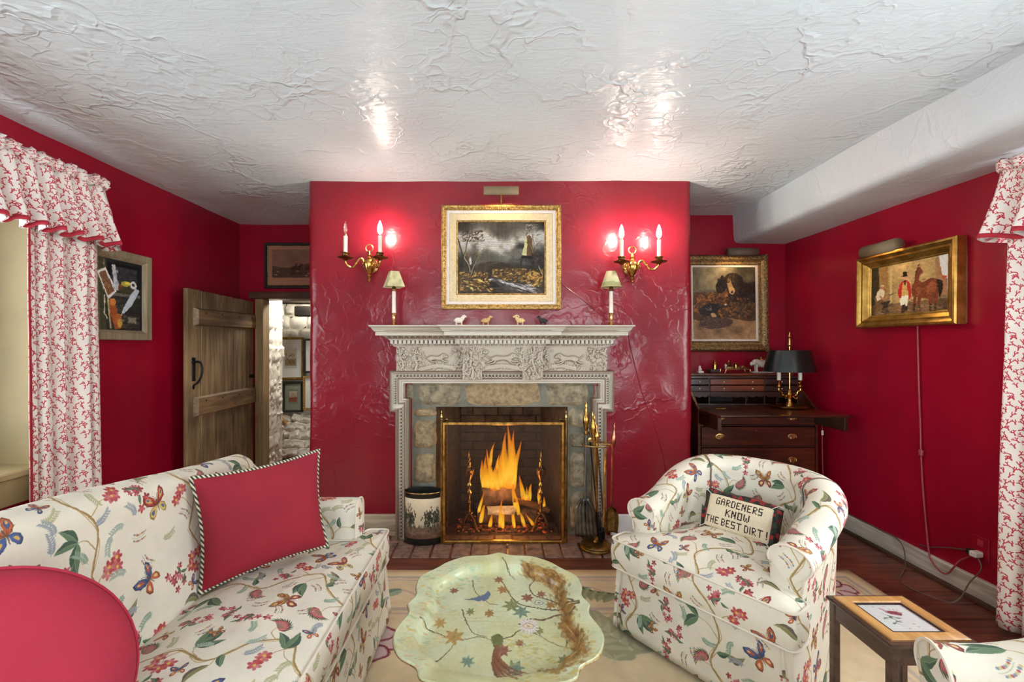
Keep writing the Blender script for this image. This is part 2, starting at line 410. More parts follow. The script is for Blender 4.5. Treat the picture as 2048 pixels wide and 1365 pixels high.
def dog_picture():
    R = np.random.default_rng(6); W, H = 420, 500; c = Cv(W, H, (0, 0, 0), 2); w, h = c.W, c.H
    yy, xx = np.mgrid[0:h, 0:w]/w
    n = fbm(w, h, 4, 5, 2, .8)
    sky = np.clip(.62+.8*(n-.5)-.35*np.hypot(xx-.3, yy-.1), .25, 1.)
    c.a[:] = sky[..., None]*np.array([206, 186, 140])
    g = fbm(w, h, 8, 5, 9); k = (.55+.9*(g-.5))[..., None]
    m = yy > .38; c.a[m] = (k*np.array([118, 84, 54]))[m]
    m = yy > .86+.03*np.sin(xx*9); c.a[m] = ((.7+.6*(g-.5))[..., None]*np.array([176, 136, 96]))[m]
    c.poly([(0, .38), (.2, .36), (.4, .38), (.4, .41), (0, .42)], (96, 92, 84), .8)
    B = [(150, 92, 46), (118, 72, 36), (84, 58, 34), (56, 42, 28), (176, 118, 66), (40, 32, 24)]
    c.dabs(R, (.02, .42, .98, .75), 900, .022, B, .6, -.6, .9, 2.2)
    D = [(26, 22, 20), (42, 34, 28), (58, 46, 34), (20, 18, 18)]
    body = curve([(.55, .3), (.68, .16), (.76, .2), (.86, .27), (1.02, .25), (1.02, .55), (.86, .58), (.7, .62), (.58, .56)], 50)
    c.poly(body, (34, 28, 24)); c.dabs(R, (.6, .24, 1., .56), 260, .03, D, .7, .5, .6)
    c.poly(curve([(.5, .17), (.58, .1), (.7, .1), (.76, .16), (.78, .3), (.74, .42), (.66, .48), (.58, .44), (.52, .34)], 40), (46, 36, 28))
    c.poly(curve([(.47, .13), (.42, .2), (.37, .3), (.38, .4), (.46, .43), (.52, .36), (.53, .2)], 30), (30, 26, 22)); c.poly(curve([(.7, .12), (.78, .16), (.82, .28), (.8, .4), (.73, .42), (.7, .28)], 30), (28, 24, 22))
    c.dabs(R, (.38, .18, .5, .42), 60, .02, D+[(86, 70, 50)], .6, 1.4, .3); c.dabs(R, (.7, .15, .8, .4), 60, .02, D+[(80, 62, 44)], .6, 1.4, .3)
    c.poly(curve([(.56, .18), (.6, .2), (.63, .3), (.67, .38), (.65, .44), (.6, .44), (.57, .36), (.55, .27)], 30), (150, 118, 76)); c.poly(curve([(.58, .32), (.64, .33), (.67, .4), (.63, .45), (.58, .42)], 20), (176, 140, 96))
    c.ell(.625, .41, .025, .018, (60, 40, 36)); c.ell(.565, .25, .014, .012, (24, 18, 14)); c.ell(.655, .25, .014, .012, (24, 18, 14)); c.dabs(R, (.55, .13, .68, .24), 50, .018, D+[(110, 84, 52)], .7, 1.2, .4)
    c.dabs(R, (.4, .5, .95, .82), 420, .025, D+B, .6, .5, 1, 2.); c.ell(.52, .62, .02, .015, (220, 206, 180))
    c.poly(curve([(.08, .72), (.2, .62), (.36, .6), (.42, .66), (.36, .76), (.24, .8), (.12, .78)], 30), (34, 30, 32))
    for i in range(7): c.line([(.3, .72), (.2-.02*i+.1, .62+.012*i)], .006, (190, 170, 140) if i % 2 else (40, 34, 32), .8)
    c.poly(curve([(.1, .94), (.16, .84), (.3, .8), (.42, .84), (.56, .84), (.64, .9), (.56, .98), (.4, 1.01), (.24, 1.02)], 40), (70, 52, 46)); c.dabs(R, (.14, .82, .6, 1.), 240, .018, [(90, 62, 46), (50, 40, 42), (130, 84, 54), (36, 32, 36)], .7, .2, .6)
    c.ell(.33, .79, .05, .03, (190, 150, 110), .8, .5); c.dabs(R, (.7, .6, .98, .86), 160, .02, [(60, 54, 40), (90, 76, 48), (40, 34, 28)], .6, -.8, .6); c.line([(.1, .96), (.22, .9)], .012, (30, 30, 40)); c.line([(.1, .98), (.24, .95)], .01, (30, 30, 40))
    return c.out()

def stable_picture():
    R = np.random.default_rng(16); W, H = 520, 400; c = Cv(W, H, (0, 0, 0), 2); w, h = c.W, c.H
    yy, xx = np.mgrid[0:h, 0:w]/w
    n = fbm(w, h, 5, 5, 2)
    c.a[:] = (np.clip(1.0+.5*(n-.5)-.55*np.abs(xx-.45)-.25*yy, .15, 1.1))[..., None]*np.array([208, 172, 110])
    m = xx < .12; c.a[m] *= .38
    m = yy > .6; c.a[m] = (np.clip(.75+.7*(n-.5)-.4*np.abs(xx-.5), .2, 1)[..., None]*np.array([166, 126, 84]))[m]
    c.poly([(.86, 0), (1, 0), (1, .5), (.96, .44), (.9, .34)], (206, 206, 196)); c.poly([(.84, .04), (.88, .0), (.92, .28), (.98, .34), (.98, .55), (.86, .56)], (150, 110, 74)); c.poly([(.9, .26), (.98, .31), (.94, .34)], (176, 84, 56))
    c.poly([(.1, 0), (.24, 0), (.24, .42), (.12, .4)], (150, 112, 62)); c.poly([(.26, .0), (.3, .0), (.3, .58), (.27, .58)], (190, 160, 100)); c.dabs(R, (.1, .0, .85, .4), 160, .03, [(220, 186, 124), (180, 140, 80), (150, 110, 60)], .25)
    # smith at his anvil
    c.poly(curve([(.06, .62), (.04, .5), (.08, .4), (.14, .36), (.19, .42), (.17, .54), (.2, .62), (.18, .78), (.06, .78)], 30), (112, 84, 56)); c.poly(curve([(.06, .46), (.09, .38), (.15, .35), (.19, .4), (.17, .5), (.08, .54)], 24), (214, 196, 160)); c.ell(.17, .33, .026, .034, (170, 110, 84)); c.ell(.16, .305, .03, .018, (190, 170, 140))
    c.line(curve([(.12, .46), (.18, .52), (.25, .47)], 8), .026, (176, 118, 86)); c.line([(.24, .47), (.36, .44)], .008, (60, 48, 40)); c.poly([(.12, .57), (.28, .55), (.25, .59), (.24, .7), (.27, .74), (.14, .74), (.18, .62)], (52, 44, 38))
    # groom in a red coat, top hat
    c.poly([(.41, .5), (.52, .5), (.51, .63), (.5, .68), (.47, .62), (.45, .66), (.41, .64)], (226, 212, 182)); c.poly([(.44, .64), (.47, .64), (.48, .74), (.43, .78), (.42, .76)], (34, 26, 22)); c.poly([(.48, .66), (.51, .66), (.51, .72), (.47, .74)], (34, 26, 22))
    c.poly(curve([(.39, .52), (.38, .42), (.42, .3), (.47, .27), (.52, .3), (.55, .4), (.55, .52), (.52, .56), (.51, .42), (.44, .42), (.42, .54)], 40), (176, 44, 40)); c.poly([(.44, .31), (.5, .31), (.51, .5), (.43, .5)], (186, 150, 84)); c.poly([(.455, .27), (.49, .27), (.475, .36)], (30, 24, 22))
    c.ell(.47, .235, .022, .034, (196, 134, 104)); c.poly([(.445, .205), (.5, .205), (.495, .14), (.45, .14)], (36, 26, 22)); c.line([(.43, .208), (.512, .208)], .012, (36, 26, 22))
    # bay horse from behind
    hc = (112, 58, 34); hd = (62, 34, 24); hl = (164, 96, 60)
    c.poly(curve([(.57, .52), (.56, .4), (.6, .3), (.61, .18), (.64, .11), (.68, .14), (.7, .2), (.665, .23), (.66, .3), (.7, .34), (.78, .3), (.86, .32), (.9, .42), (.88, .54), (.84, .6), (.76, .58), (.66, .56)], 70), hc)
    for q, ww in (([(.6, .52), (.6, .64), (.585, .75)], .032), ([(.66, .54), (.655, .66), (.67, .75)], .03), ([(.8, .56), (.79, .66), (.8, .78)], .042), ([(.86, .54), (.85, .66), (.84, .78)], .036)): c.line(curve(q, 8), ww*1.3, hc, 1, ww*.6); c.line(curve(q, 8)[4:], ww*.8, (40, 26, 20), 1, ww*.7)
    c.ell(.8, .44, .06, .09, hl, .6, .2); c.ell(.64, .46, .03, .06, hl, .5); c.poly(curve([(.86, .32), (.92, .36), (.93, .46), (.9, .58), (.88, .5)], 20), (30, 22, 20)); c.line(curve([(.63, .12), (.61, .22), (.6, .32)], 8), .012, hd); c.dabs(R, (.56, .3, .9, .58), 120, .02, [hc, hd, hl], .4)
    c.ell(.645, .085, .008, .02, hd, 1, .3); c.ell(.665, .15, .006, .006, (20, 14, 10))
    c.dabs(R, (.05, .66, .95, .76), 220, .03, [(150, 110, 70), (110, 80, 52), (190, 154, 104), (84, 60, 40)], .4, .1, .2, 5)
    return c.out()

def cabinet_picture():
    R = np.random.default_rng(26); W, H = 340, 440; c = Cv(W, H, (34, 36, 36), 2); w, h = c.W, c.H; a = H/W
    n = fbm(w, h, 6, 4, 3); c.a += (n[..., None]-.5)*26
    c.poly([(0, 0), (.24, 0), (.28, .1), (.28, a), (0, a)], (58, 60, 46)); c.poly([(.1, 0), (.14, 0), (.16, a), (.11, a)], (80, 82, 60)); c.poly([(.3, .06), (.97, .06), (.97, .62), (.3, .62)], (20, 22, 24)); c.poly([(.36, .12), (.9, .12), (.9, .58), (.36, .58)], (50, 52, 54)); c.dabs(R, (.4, .14, .88, .4), 60, .05, [(70, 72, 74), (34, 36, 38)], .4, -.5, .5)
    c.poly([(.28, .6), (.97, .6), (.97, .66), (.28, .66)], (96, 92, 84)); c.poly([(.3, .66), (.97, .66), (.97, a), (.3, a)], (40, 40, 38)); c.dabs(R, (.36, .7, .6, .95), 30, .06, [(96, 104, 108), (60, 62, 64)], .4)
    c.poly([(.1, .27), (.26, .16), (.47, .58), (.31, .74)], (226, 222, 206)); c.poly([(.14, .3), (.25, .22), (.43, .57), (.31, .68)], (110, 78, 56)); c.dabs(R, (.2, .36, .36, .6), 40, .02, [(190, 150, 120), (84, 60, 40), (150, 120, 60)], .7, 1, .5)
    c.line([(.22, .02), (.24, .18)], .008, (170, 160, 120)); c.poly([(.38, .1), (.44, .09), (.47, .3), (.52, .44), (.5, .56), (.42, .54), (.4, .36)], (168, 172, 174)); c.dabs(R, (.39, .12, .5, .54), 30, .03, [(210, 212, 212), (110, 116, 120)], .6, 1.4, .3)
    c.ell(.65, .42, .09, .05, (150, 140, 60)); c.ell(.7, .4, .06, .03, (206, 190, 70)); c.ell(.56, .5, .05, .06, (120, 66, 40)); c.poly([(.54, .5), (.84, .48), (.82, .59), (.54, .6)], (62, 58, 40)); c.ell(.82, .42, .07, .07, (196, 196, 190)); c.ell(.82, .42, .03, .03, (60, 60, 58))
    c.poly([(.86, .46), (.95, .52), (.78, .82), (.62, .98), (.57, .96), (.66, .78)], (170, 180, 188)); 
    for i in range(7): c.line([(.9-.01*i, .5+.015*i), (.6+.01*i, .95)], .006, (110, 120, 130) if i % 2 else (220, 226, 230), .8)
    c.line([(.6, .96), (.5, 1.12)], .012, (206, 206, 196)); c.poly([(.3, .72), (.42, .74), (.6, 1.24), (.44, 1.28), (.34, .96)], (132, 70, 40)); c.ell(.4, .78, .06, .07, (176, 110, 50), 1, .4); c.ell(.5, 1.08, .07, .1, (150, 88, 44), 1, .3); c.line([(.3, .7), (.36, 1.26)], .03, (160, 150, 110)); c.line([(.24, .66), (.24, 1.0), (.3, 1.08)], .022, (190, 186, 160))
    c.ell(.54, 1.16, .05, .08, (170, 130, 60)); c.poly([(.7, 1.04), (.88, 1.04), (.88, 1.16), (.7, 1.14)], (120, 116, 104)); c.dabs(R, (.58, 1., .92, 1.24), 70, .03, [(90, 84, 66), (50, 48, 44), (140, 130, 100)], .6)
    return c.out()

def hunt_print():
    R = np.random.default_rng(31); W, H = 520, 330; c = Cv(W, H, (170, 120, 92), 2); w, h = c.W, c.H
    n = fbm(w, h, 5, 4, 3)
    c.poly([(.05, .05), (.95, .05), (.95, .52), (.05, .52)], (140, 98, 78)); yy, xx = np.mgrid[0:h, 0:w]/w
    m = (xx > .06) & (xx < .94) & (yy > .06) & (yy < .51)
    s = np.where(yy < .3+.05*np.sin(xx*6), 134+50*(n-.5), 86+70*(n-.5))
    c.a[m] = (s[..., None]*np.array([1, .72, .58]))[m]
    for x, y, k in ((.42, .36, .09), (.62, .37, .08), (.8, .36, .07), (.86, .4, .06)):
        d = (58, 38, 32); c.poly(curve(rot2([(-1, 0), (-.5, -.35), (.3, -.3), (.7, -.8), (1, -.75), (1.1, -.5), (.8, -.4), (.6, .1), (-.2, .2), (-.9, .25)], 0, k, (x, y)), 30), d)
        for q in (-.85, -.6, .3, .55): c.line(rot2([(q, .1), (q+.1, .5), (q-.02, 1)], 0, k, (x, y)), k*.13, d)
        c.poly(rot2([(-.15, -.3), (-.2, -.9), (.1, -1), (.2, -.4)], 0, k, (x, y)), (90, 46, 40)); c.ell(x-.02*k, y-1.1*k, k*.16, k*.18, (150, 100, 80))
    for i in range(12): c.ell(R.uniform(.1, .9), R.uniform(.4, .48), .02, .008, (206, 170, 140) if i % 2 else (60, 42, 36), .8)
    c.dabs(R, (.06, .38, .94, .51), 200, .012, [(70, 48, 40), (120, 84, 66), (50, 36, 32)], .5)
    for i in range(34):                          # one faded line of lettering under the picture
        if i % 9 in (3, 8): continue
        x = .29+i*.0125; c.line([(x, .572), (x+.002, .56)], .0035, (104, 66, 50), .8); c.line([(x+.005, .56), (x+.006, .572)], .003, (104, 66, 50), .7)
    return c.out()

def small_print(seed, sky, ground, mat):
    R = np.random.default_rng(seed); W, H = 160, 200; c = Cv(W, H, mat, 2); 
    c.poly([(.2, .28), (.8, .28), (.8, .95), (.2, .95)], tuple(v*.86 for v in mat)); c.poly([(.25, .36), (.75, .36), (.75, .86), (.25, .86)], sky)
    c.poly([(.25, .66), (.75, .62), (.75, .86), (.25, .86)], ground)
    c.dabs(R, (.28, .46, .72, .8), 70, .03, [ground, tuple(v*.6 for v in ground), (120, 60, 44), (210, 190, 150), (60, 50, 44)], .8, 1.3, .5)
    return c.out()

def bird_panel():
    R = np.random.default_rng(41); W, H = 300, 560; c = Cv(W, H, (232, 230, 226), 2); c.a += (fbm(c.W, c.H, 60, 2, 4)[..., None]-.5)*10
    def F(p): return [(1-y*1.0, x) for x, y in p]
    c.poly(curve([(.42, .52), (.52, .44), (.66, .5), (.72, .64), (.66, .78), (.56, .72), (.46, .62)], 30), (146, 66, 72)); c.ell(.5, .84, .0, .0, RED)
    c.poly(curve([(.4, .22), (.46, .3), (.5, .48), (.44, .5), (.4, .34)], 20), (206, 160, 166)); c.dabs(R, (.46, .48, .68, .74), 60, .025, [(120, 50, 58), (176, 90, 96), (150, 70, 76)], .8, 1.2, .4); c.ell(.66, .74, .012, .012, (30, 24, 24))
    for p in ([(.7, .3), (.66, .42), (.74, .56), (.7, .7)], [(.3, .6), (.38, .76), (.36, .94)], [(.8, .55), (.72, .6), (.66, .58)], [(.36, .9), (.42, 1.08), (.34, 1.24), (.4, 1.42)]): c.line(curve(p, 16), .012, (120, 116, 110))
    for x, y, a in ((.36, .76, .6), (.4, .84, 1.5), (.34, .92, 2.6), (.44, .9, .2), (.38, 1.1, .8), (.36, 1.22, 2.2)): leaf(c, x, y, .17, a, (110, 136, 106), (70, 96, 76), .4)
    for i in range(8): flower(c, R, R.uniform(.25, .75), R.uniform(.12, .4) if i < 4 else R.uniform(1.1, 1.6), .035, [(196, 150, 150), (206, 170, 180), (214, 196, 150)], 5)
    return c.out()

FONT = {'G': ['0111', '1000', '1000', '1011', '1001', '1001', '1111'], 'A': ['0110', '1001', '1001', '1111', '1001', '1001', '1001'], 'R': ['1110', '1001', '1001', '1110', '1100', '1010', '1001'],
 'D': ['1110', '1001', '1001', '1001', '1001', '1001', '1110'], 'E': ['1111', '1000', '1000', '1110', '1000', '1000', '1111'], 'N': ['1001', '1101', '1101', '1011', '1011', '1001', '1001'],
 'S': ['1111', '1000', '1000', '1111', '0001', '0001', '1111'], 'K': ['1001', '1010', '1100', '1100', '1010', '1001', '1001'], 'O': ['1111', '1001', '1001', '1001', '1001', '1001', '1111'],
 'W': ['10001', '10001', '10001', '10101', '10101', '10101', '01010'], 'T': ['11111', '00100', '00100', '00100', '00100', '00100', '00100'], 'H': ['1001', '1001', '1001', '1111', '1001', '1001', '1001'],
 'B': ['1110', '1001', '1001', '1110', '1001', '1001', '1110'], 'I': ['1', '1', '1', '1', '1', '1', '1'], '!': ['1', '1', '1', '1', '1', '0', '1'], ' ': ['0']*7}
def pillow_text():
    W, H = 480, 256; c = Cv(W, H, (222, 206, 176), 2); k = 1/84.
    c.a += (fbm(c.W, c.H, 120, 1, 4)[..., None]-.5)*16
    for txt, x0, y0, sx in (('GARDENERS', 14.5, 5, 1.24), ('KNOW', 29, 17.2, 1.42), ('THE BEST DIRT !', 3.5, 29.6, 1.2)):
        x = x0
        for ch in txt:
            g = FONT[ch]
            for r, row in enumerate(g):
                for q, b in enumerate(row):
                    if b == '1':
                        X, Y = (x+q*sx)*k, (y0+r*1.28)*k; c.poly([(X, Y), (X+sx*k*1.04, Y), (X+sx*k*1.04, Y+1.34*k), (X, Y+1.34*k)], (52, 40, 34))
            x += (len(g[0])+1.25)*sx*(1 if ch != ' ' else .8)
    return c.out()

def tray_print():
    R = np.random.default_rng(51); W = H = 900; c = Cv(W, H, (206, 206, 168), 2); w = c.W
    n = fbm(w, w, 5, 5, 3)[..., None]; m = np.clip((fbm(w, w, 3, 4, 9)-.42)*5, 0, 1)[..., None]
    c.a[:] = np.array([200, 202, 164])*(.93+.16*n); c.a[:] = c.a*(1-m*.5)+np.array([214, 224, 208])*m*.5
    k = np.clip((fbm(w, w, 4, 4, 14)-.55)*6, 0, 1)[..., None]; c.a[:] = c.a*(1-k*.35)+np.array([206, 182, 110])*k*.35
    BR = (96, 74, 58)
    def twig(p, ww=.006): q = curve(p, 40); c.line(q, ww, BR, 1, ww*.4); return q
    def maple(x, y, r, col):
        a0 = R.uniform(0, 6); P = []
        for i in range(14): P.append((x+math.cos(a0+i*math.pi/7)*r*(1 if i % 2 else .55)*R.uniform(.85, 1.1), y+math.sin(a0+i*math.pi/7)*r*(1 if i % 2 else .55)))
        c.poly(P, col, .92); [c.line([(x, y), P[i]], r*.05, tuple(v*.75 for v in col), .6) for i in range(1, 14, 2)]
    main = [[(.93, .47), (.82, .46), (.7, .44), (.6, .4), (.55, .3), (.52, .22)], [(.93, .48), (.8, .5), (.72, .53), (.66, .52), (.6, .56)], [(.9, .46), (.78, .38), (.7, .34), (.68, .26), (.72, .2)],
            [(.1, .58), (.2, .62), (.3, .66), (.4, .64), (.47, .66)], [(.47, .66), (.56, .64), (.6, .6), (.68, .62), (.76, .68), (.86, .72)], [(.3, .45), (.34, .56), (.38, .62), (.44, .64)], [(.52, .06), (.56, .14), (.6, .2)], [(.34, .2), (.36, .3), (.44, .4), (.5, .42)],
            [(.2, .8), (.26, .74), (.3, .66)], [(.9, .5), (.84, .6), (.82, .7)]]
    for p in main: twig(p, .011 if p[0][0] > .89 else .006)
    cols = [(150, 96, 76), (168, 120, 72), (128, 136, 88), (112, 140, 128), (186, 150, 90), (140, 84, 72)]
    for i, (x, y, r) in enumerate(((.5, .2, .035), (.52, .29, .04), (.57, .42, .055), (.62, .47, .05), (.28, .64, .055), (.52, .72, .04), (.6, .68, .025), (.45, .48, .035), (.35, .47, .03), (.57, .82, .05), (.2, .55, .04), (.66, .36, .04), (.74, .33, .035), (.78, .42, .035), (.7, .6, .03), (.36, .78, .035), (.8, .24, .04), (.24, .3, .03), (.84, .56, .045), (.86, .64, .05), (.8, .78, .04))): maple(x, y, r, cols[i % 6])
    for x, y, r, a, b in ((.65, .57, .06, (224, 220, 222), (190, 150, 160)), (.72, .4, .05, (206, 214, 190), (110, 136, 170)), (.4, .4, .035, (226, 222, 206), (206, 170, 120))):
        for i in range(16): leaf(c, x, y, r, i*math.pi/8, a, tuple(v*.9 for v in a), .3, .1, False)
        c.ell(x, y, r*.5, r*.36, b, .8); c.ell(x, y, r*.38, r*.26, (226, 214, 180)); c.ell(x, y, r*.15, r*.1, b)
    # long-tailed bird, small blue bird
    c.poly(curve([(.46, .64), (.5, .62), (.52, .66), (.5, .71), (.475, .7)], 20), (104, 112, 70)); q = curve([(.49, .69), (.48, .78), (.52, .86), (.6, .9)], 16)
    for i in range(6): c.line(q+np.linspace(0, 1, len(q))[:, None]*np.array([-.02+.018*i, .03-.016*i]), .02, (132, 84, 62) if i % 2 else (110, 66, 52), .9, .006)
    c.poly(curve([(.36, .36), (.42, .33), (.44, .3), (.45, .35), (.42, .39)], 14), (92, 112, 150)); c.poly([(.4, .36), (.3, .37), (.4, .39)], (92, 112, 150))
    c.dabs(R, (.55, .62, .95, .95), 260, .014, [(206, 182, 90), (190, 156, 70), (226, 222, 196), (160, 170, 130)], .5); c.dabs(R, (.05, .1, .4, .3), 80, .014, [(150, 190, 180), (120, 150, 120), (206, 160, 110)], .5); c.dabs(R, (.04, .3, .2, .9), 140, .014, [(206, 170, 90), (150, 170, 120), (214, 150, 100), (170, 200, 180)], .5)
    # worn gilding round one side of the well
    q = curve([(.66, .13), (.742, .184), (.81, .23), (.847, .29), (.839, .384), (.858, .504), (.839, .584), (.879, .677), (.863, .784), (.774, .85), (.70, .87)], 120)
    for i in range(1500):
        k = R.integers(len(q)-1); t = math.atan2(*(q[k+1]-q[k])[::-1]); x, y = q[k]+R.normal(0, .019, 2)
        c.ell(x, y, R.uniform(.006, .02), R.uniform(.003, .008), [(134, 92, 40), (168, 124, 58), (104, 68, 34), (190, 152, 84)][R.integers(4)], .4, t+R.uniform(-.4, .4), 9)
    for i in range(60):
        x, y = R.uniform(.15, .85), R.uniform(.4, .75); c.line([(x, y), (x+R.uniform(.03, .12), y)], .0016, (130, 120, 90), .4)
    return c.out()

def rug_print():
    R = np.random.default_rng(61); W, H = 1100, 660; c = Cv(W, H, (222, 200, 162), 1); hh = H/W
    w, h = c.W, c.H; c.a += (fbm(w, h, 110, 2, 3)[..., None]-.5)*14; c.a += (fbm(w, h, 4, 3, 7)[..., None]-.5)*12
    MV, PK, RD = (186, 170, 156), (198, 174, 154), (126, 44, 58)
    def ring(o, wd, col, a=.9):
        for P in ([(o, o), (1-o, o), (1-o, o+wd), (o, o+wd)], [(o, hh-o-wd), (1-o, hh-o-wd), (1-o, hh-o), (o, hh-o)], [(o, o), (o+wd, o), (o+wd, hh-o), (o, hh-o)], [(1-o-wd, o), (1-o, o), (1-o, hh-o), (1-o-wd, hh-o)]): c.poly(P, col, a)
    ring(0, .016, (226, 204, 162)); ring(.017, .006, MV); ring(.026, .003, MV); ring(.092, .006, MV); ring(.103, .003, PK)
    for y0 in (.03, hh-.09):
        for i in range(12):
            x = .06+i*.077
            if i % 3 == 1: continue
            c.line([(x, y0+.05), (x+.008, y0+.02), (x+.018, y0+.012), (x+.05, y0+.012), (x+.05, y0+.03), (x+.024, y0+.03)], .004, PK, .95)
    def spray(x, y, k, a):
        q = curve(rot2([(0, 0), (.5, .12), (1, 0)], a, k, (x, y)), 12); c.line(q, k*.05, (196, 190, 160))
        for j in range(1, len(q), 2):
            for s in (-1, 1): leaf(c, *q[j], k*.48, a+s*.8, (176, 172, 138), (160, 158, 126), .45, .12, False)
    def bloom(x, y, k):
        for i in range(6):
            a = i*PI2/6; P = rot2(curve([(.1, 0), (.5, -.36), (.95, -.34), (1.0, 0), (.95, .34), (.5, .36), (.1, 0)], 18), a, k, (x, y)); c.poly(P, (208, 180, 176)); c.line(np.vstack([P, P[:1]]), k*.09, RD)
        c.ell(x, y, k*.25, k*.25, (214, 190, 140))
    for x, y in ((.372, .055), (.62, .05), (.14, .07), (.08, .3), (.9, .3)):
        q = curve([(x+.03, y+.02), (x+.012, y+.004), (x, y-.004)], 10); c.line(q, .0035, PK); leaf(c, x, y-.004, .035, 2.6, (160, 170, 146), (120, 140, 122), .5, 0)
    c.line(curve([(.58, .03), (.62, .055), (.66, .065)], 14), .004, (70, 80, 56)); 
    for i in range(6): leaf(c, .59+.012*i, .038+.005*i, .028, 1.4+.2*i, (156, 156, 118), (132, 136, 104), .5, .1, False)
    for x, y, a in ((.615, .19, -1.5), (.60, .16, -.4), (.64, .17, -2.4), (.36, .22, 2.), (.5, .36, -1), (.44, .3, .6), (.7, .3, 1.), (.25, .3, 2.2)): spray(x, y, .075, a)
    for x, y in ((.362, .158), (.94, .05), (.06, .05), (.5, .3), (.72, .2), (.28, .2), (.84, .3)): bloom(x, y, .028)
    return c.out()
PI2 = 2*math.pi
def basket_print():
    R = np.random.default_rng(71); W, H = 640, 220; c = Cv(W, H, (214, 192, 156), 1, True); w, h = c.W, c.H
    n = fbm(w, h, 4, 4, 3); yy, xx = np.mgrid[0:h, 0:w]/w; a = h/w
    c.a[:] = np.array([216, 196, 164])*(1.05-.5*yy[..., None]+.16*(n[..., None]-.5))
    m = yy > .245; c.a[m] = (np.array([112, 88, 70])*(.8+.5*n[..., None]))[m]
    m = yy > .3; c.a[m] = (np.array([96, 66, 52])*(.8+.6*fbm(w, h, 3, 4, 9, 6.)[..., None]))[m]
    for x0 in (.08, .42, .58, .92):
        for i in range(130): c.ell(x0+R.normal(0, .045), .17+R.normal(0, .04), .014, .009, [(48, 52, 40), (66, 70, 52), (36, 38, 32)][i % 3], .8, R.uniform(0, 3), 8)
        c.line([(x0, .25), (x0, .15)], .008, (50, 42, 34))
    for i in range(150): x = R.uniform(0, 1); c.line([(x, .247), (x+.002, .247-R.uniform(.008, .03))], .005, (70, 62, 50), .8)
    c.dabs(R, (0, .25, 1, .33), 90, .03, [(150, 120, 96), (70, 50, 42), (176, 150, 120)], .4, 0, .05, 9)
    return c.out()

def shade_print():
    R = np.random.default_rng(81); W, H = 200, 140; c = Cv(W, H, (214, 206, 160), 2)
    c.poly([(0, .52), (1, .48), (1, .7), (0, .7)], (176, 176, 120)); c.dabs(R, (0, .5, 1, .66), 60, .04, [(190, 180, 110), (150, 156, 100), (206, 190, 130)], .5, 0, .2, 4)
    for x in (.36, .5, .62): 
        q = curve([(x, .62), (x+.01, .4), (x-.02, .2), (x+.02, .03)], 12); c.line(q, .018, (84, 84, 66), .8, .006)
        for j in range(3, len(q)): c.line([q[j], q[j]+np.array([R.choice([-1, 1])*.1, -.06])], .006, (84, 88, 66), .7)
    return c.out()

